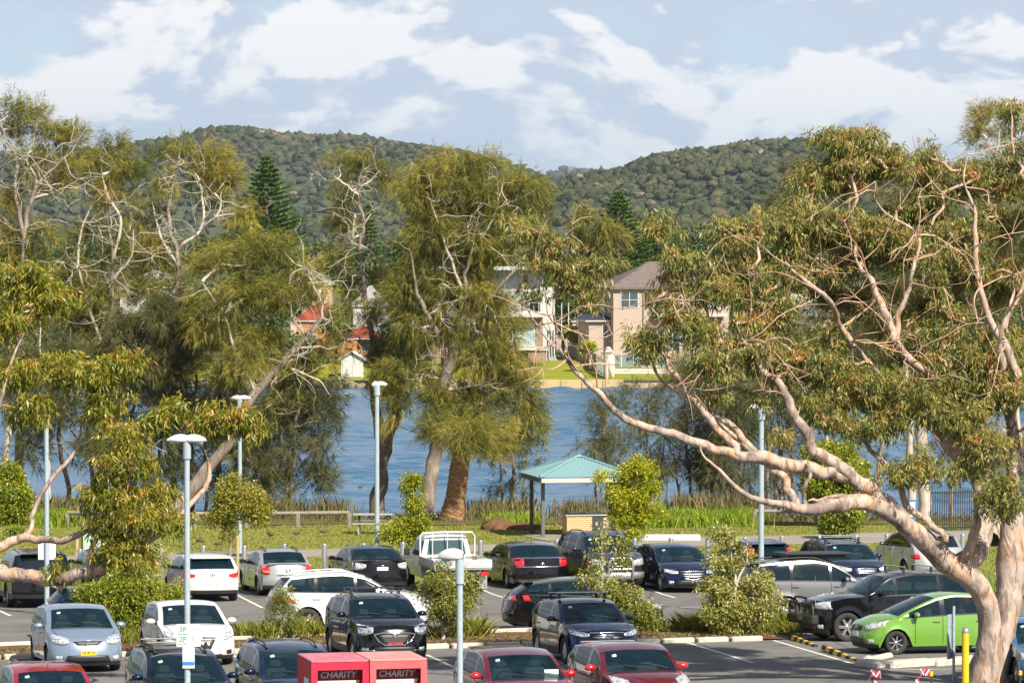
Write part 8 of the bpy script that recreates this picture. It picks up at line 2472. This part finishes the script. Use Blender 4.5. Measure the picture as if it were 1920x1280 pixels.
# Norfolk pines
def pine(label, px_, top, wide, D, seed, dens=1.0, bot=None):
    r = np.random.default_rng(seed)
    t = Tree('norfolk_pine', label, 'pine tree', D, None, seed=seed).start(P(px_, 600, D).x, D)
    yb = HOR + (CAMZ - fz(D)) * F / D
    t.limb('trunk', [(px_, yb, 12), (px_, (yb + top) / 2, 8), (px_, top, 2)], m_casbark, sides=7, wob=.0)
    z1_ = P(px_, top, D).z; x0 = P(px_, top, D).x; Rm = wide / 2 / F * D
    H_ = z1_ - fz(D)
    zs = np.arange(z1_ - .3, fz(D) + 6, -.50)
    VV = []; FF = []; TT = []; BV = []; BF = []; off = 0; bo = 0
    for z in zs:
        q = (z1_ - z) / H_; rad_ = Rm * min(1.0, (q * 1.9) ** .8 + .06) * r.uniform(.85, 1.1)
        nb = 8
        ph = r.uniform(0, 6)
        for k in range(nb):
            if r.uniform() > .93: continue
            a = ph + 2 * math.pi * k / nb + r.normal(0, .12); L_ = rad_ * r.uniform(.75, 1.12)
            tt = np.linspace(0, 1, 5)
            pts = np.stack([x0 + math.cos(a) * L_ * tt, D + math.sin(a) * L_ * tt, z + L_ * (.10 * tt + .16 * tt ** 2) - .0 * tt], -1)
            v, f = tube_np(pts, np.linspace(.05, .012, 5), 4); BV.append(v); BF.append(f + bo); bo += len(v)
            m = int(70 * L_ / 2.2 * dens) + 22
            u = r.uniform(.12, 1, m) ** .7
            c = np.stack([np.interp(u, tt, pts[:, i]) for i in range(3)], -1)
            sd_ = np.array([-math.sin(a), math.cos(a), 0]); fw = np.array([math.cos(a), math.sin(a), .35])
            s_ = r.choice([-1, 1], m)[:, None] * r.uniform(.2, 1, m)[:, None]
            dd = unit(fw * r.uniform(.5, 1, m)[:, None] + sd_ * s_ + np.array([0, 0, .45]) + r.normal(0, .34, (m, 3)))
            v, f = leaves_quads(c, dd, (.25 + .45 * (1 - u)) * r.uniform(.7, 1.2, m), np.full(m, .20), r)
            VV.append(v); FF.append(f + off); off += len(v); TT.append(np.repeat(np.clip(.45 + .3 * (u - .5) + r.normal(0, .16, m), 0, 1), 4))
    t.part('branches', np.vstack(BV), np.vstack(BF), m_casbark, kind='stuff')
    t.part('foliage', np.vstack(VV), np.vstack(FF), m_pine, tint=np.concatenate(TT), smooth=False, kind='stuff')
    global NTRI
    NTRI += sum(len(f) for f in FF) * 2
pine('tall bright green Norfolk pine left of the bare white tree', 500, 294, 165, 430, 700, 1.2)
pine('darker Norfolk pine directly behind the bare white tree', 690, 385, 78, 520, 701)
pine('broad dark Norfolk pine above the beige house', 1160, 360, 150, 470, 702, 1.2)
pine('smaller dark Norfolk pine just right of the broad one', 1222, 400, 90, 500, 703)
# casuarina beyond the water, frangipani, palm
cas('rounded casuarina on the far bank above the modern house', 420, [[(1120, 680, 8), (1118, 560, 7), (1115, 480, 5), (1110, 430, 3)], [(1060, 440, 3), (1085, 425, 3), (1100, 450, 3)]], [(1115, 420, 40, 34, 1.2), (1140, 460, 36, 40, 1.2), (1095, 470, 34, 34, 1.1), (1120, 510, 30, 30, .9)], 710, dens=1.0, rad=1.2, nleaf=250, leaf=1.1, wid=.06, group=None)
plant('frangipani', 'small bare-limbed frangipani with yellow-green tips on the far lawn', 'tree', 386, [[(1107, 690, 5), (1107, 670, 4), (1098, 655, 3), (1092, 645, 2)], [(1107, 670, 4), (1115, 655, 3), (1118, 645, 2)], [(1106, 672, 3), (1108, 650, 2)]], [(1105, 648, 18, 9, .9), (1095, 655, 10, 6, .6)], m_lime, 711, leaf=.35, wid=.14, nleaf=70, rad=.35)
plant('garden_bush', 'lime green bush by the garage', 'shrub', 412, [[(1080, 655, 5), (1080, 630, 4)]], [(1082, 625, 26, 14, 1.0)], m_lime, 712, leaf=.4, wid=.2, nleaf=90, rad=.5)
def palm(label, px_, py_, D, rad_, seed):
    r = np.random.default_rng(seed)
    t = Tree('garden_palm', label, 'palm', D, None, seed=seed).start(P(px_, 600, D).x, D)
    yb = HOR + (CAMZ - fz(D)) * F / D
    t.limb('trunk', [(px_, yb, 8), (px_ + 1, (yb + py_) / 2, 6), (px_, py_, 6)], m_casbark, sides=7)
    c0 = np.array(P(px_, py_, D)); VV = []; FF = []; TT = []; off = 0
    for k in range(16):
        a = 2 * math.pi * k / 16 + r.normal(0, .2); el = r.uniform(.1, 1.1); L_ = rad_ * r.uniform(.8, 1.1)
        tt = np.linspace(0, 1, 22); h_ = np.array([math.cos(a) * math.cos(el), math.sin(a) * math.cos(el), math.sin(el)])
        pts = c0 + h_ * (tt * L_)[:, None] - np.array([0, 0, 1]) * (tt ** 2 * L_ * .75)[:, None]
        for sg in (-1, 1):
            sd_ = np.array([-math.sin(a), math.cos(a), 0]) * sg
            dd = unit(sd_ + h_ * .6 - np.array([0, 0, .5]) + r.normal(0, .1, (22, 3)))
            v, f = leaves_quads(pts, dd, .75 * np.sin(np.pi * (tt * .85 + .12)), np.full(22, .11), r)
            VV.append(v); FF.append(f + off); off += len(v); TT.append(np.full(len(v), np.clip(.6 + r.normal(0, .15), 0, 1)))
    t.part('fronds', np.vstack(VV), np.vstack(FF), m_lime, tint=np.concatenate(TT), smooth=False, kind='stuff')
palm('yellow-green palm beside the tall Norfolk pine', 460, 415, 410, 2.2, 720)
palm('small palm left of the beige house roof', 1140, 520, 440, 1.6, 721)
# low hedge line closing the view between the houses
hs = []
tq = Tree('hedge', 'dense hedge and scrub along the foot of the far gardens', 'hedge', 440, None, seed=730).start(0, 440)
tq.crown([(x, 560 + (i * 37) % 40, 44, 50, 1.0, ((i * 13) % 30)) for i, x in enumerate(range(-20, 1960, 46)) if not 1060 < x < 1110], m_fargreen, 'broad', dens=.5, rad=1.0, nleaf=46, leaf=.6, wid=.4, twigs=False)
tq.root['kind'] = 'stuff'
tw = Tree('scrub', 'far scrub belt at the foot of the hills', 'scrub', 900, None, seed=731).start(0, 900)
r_ = np.random.default_rng(8)
tw.crown([(x, 462 + (i * 29) % 26, 50, 26, 1.0, ((i * 53) % 200)) for i, x in enumerate(range(-60, 2000, 44))], m_fargreen, 'broad', dens=.5, rad=2.0, nleaf=45, leaf=1.3, wid=.8, twigs=False, hue=-.05)
tw.root['kind'] = 'stuff'
print('all foliage tris', NTRI)
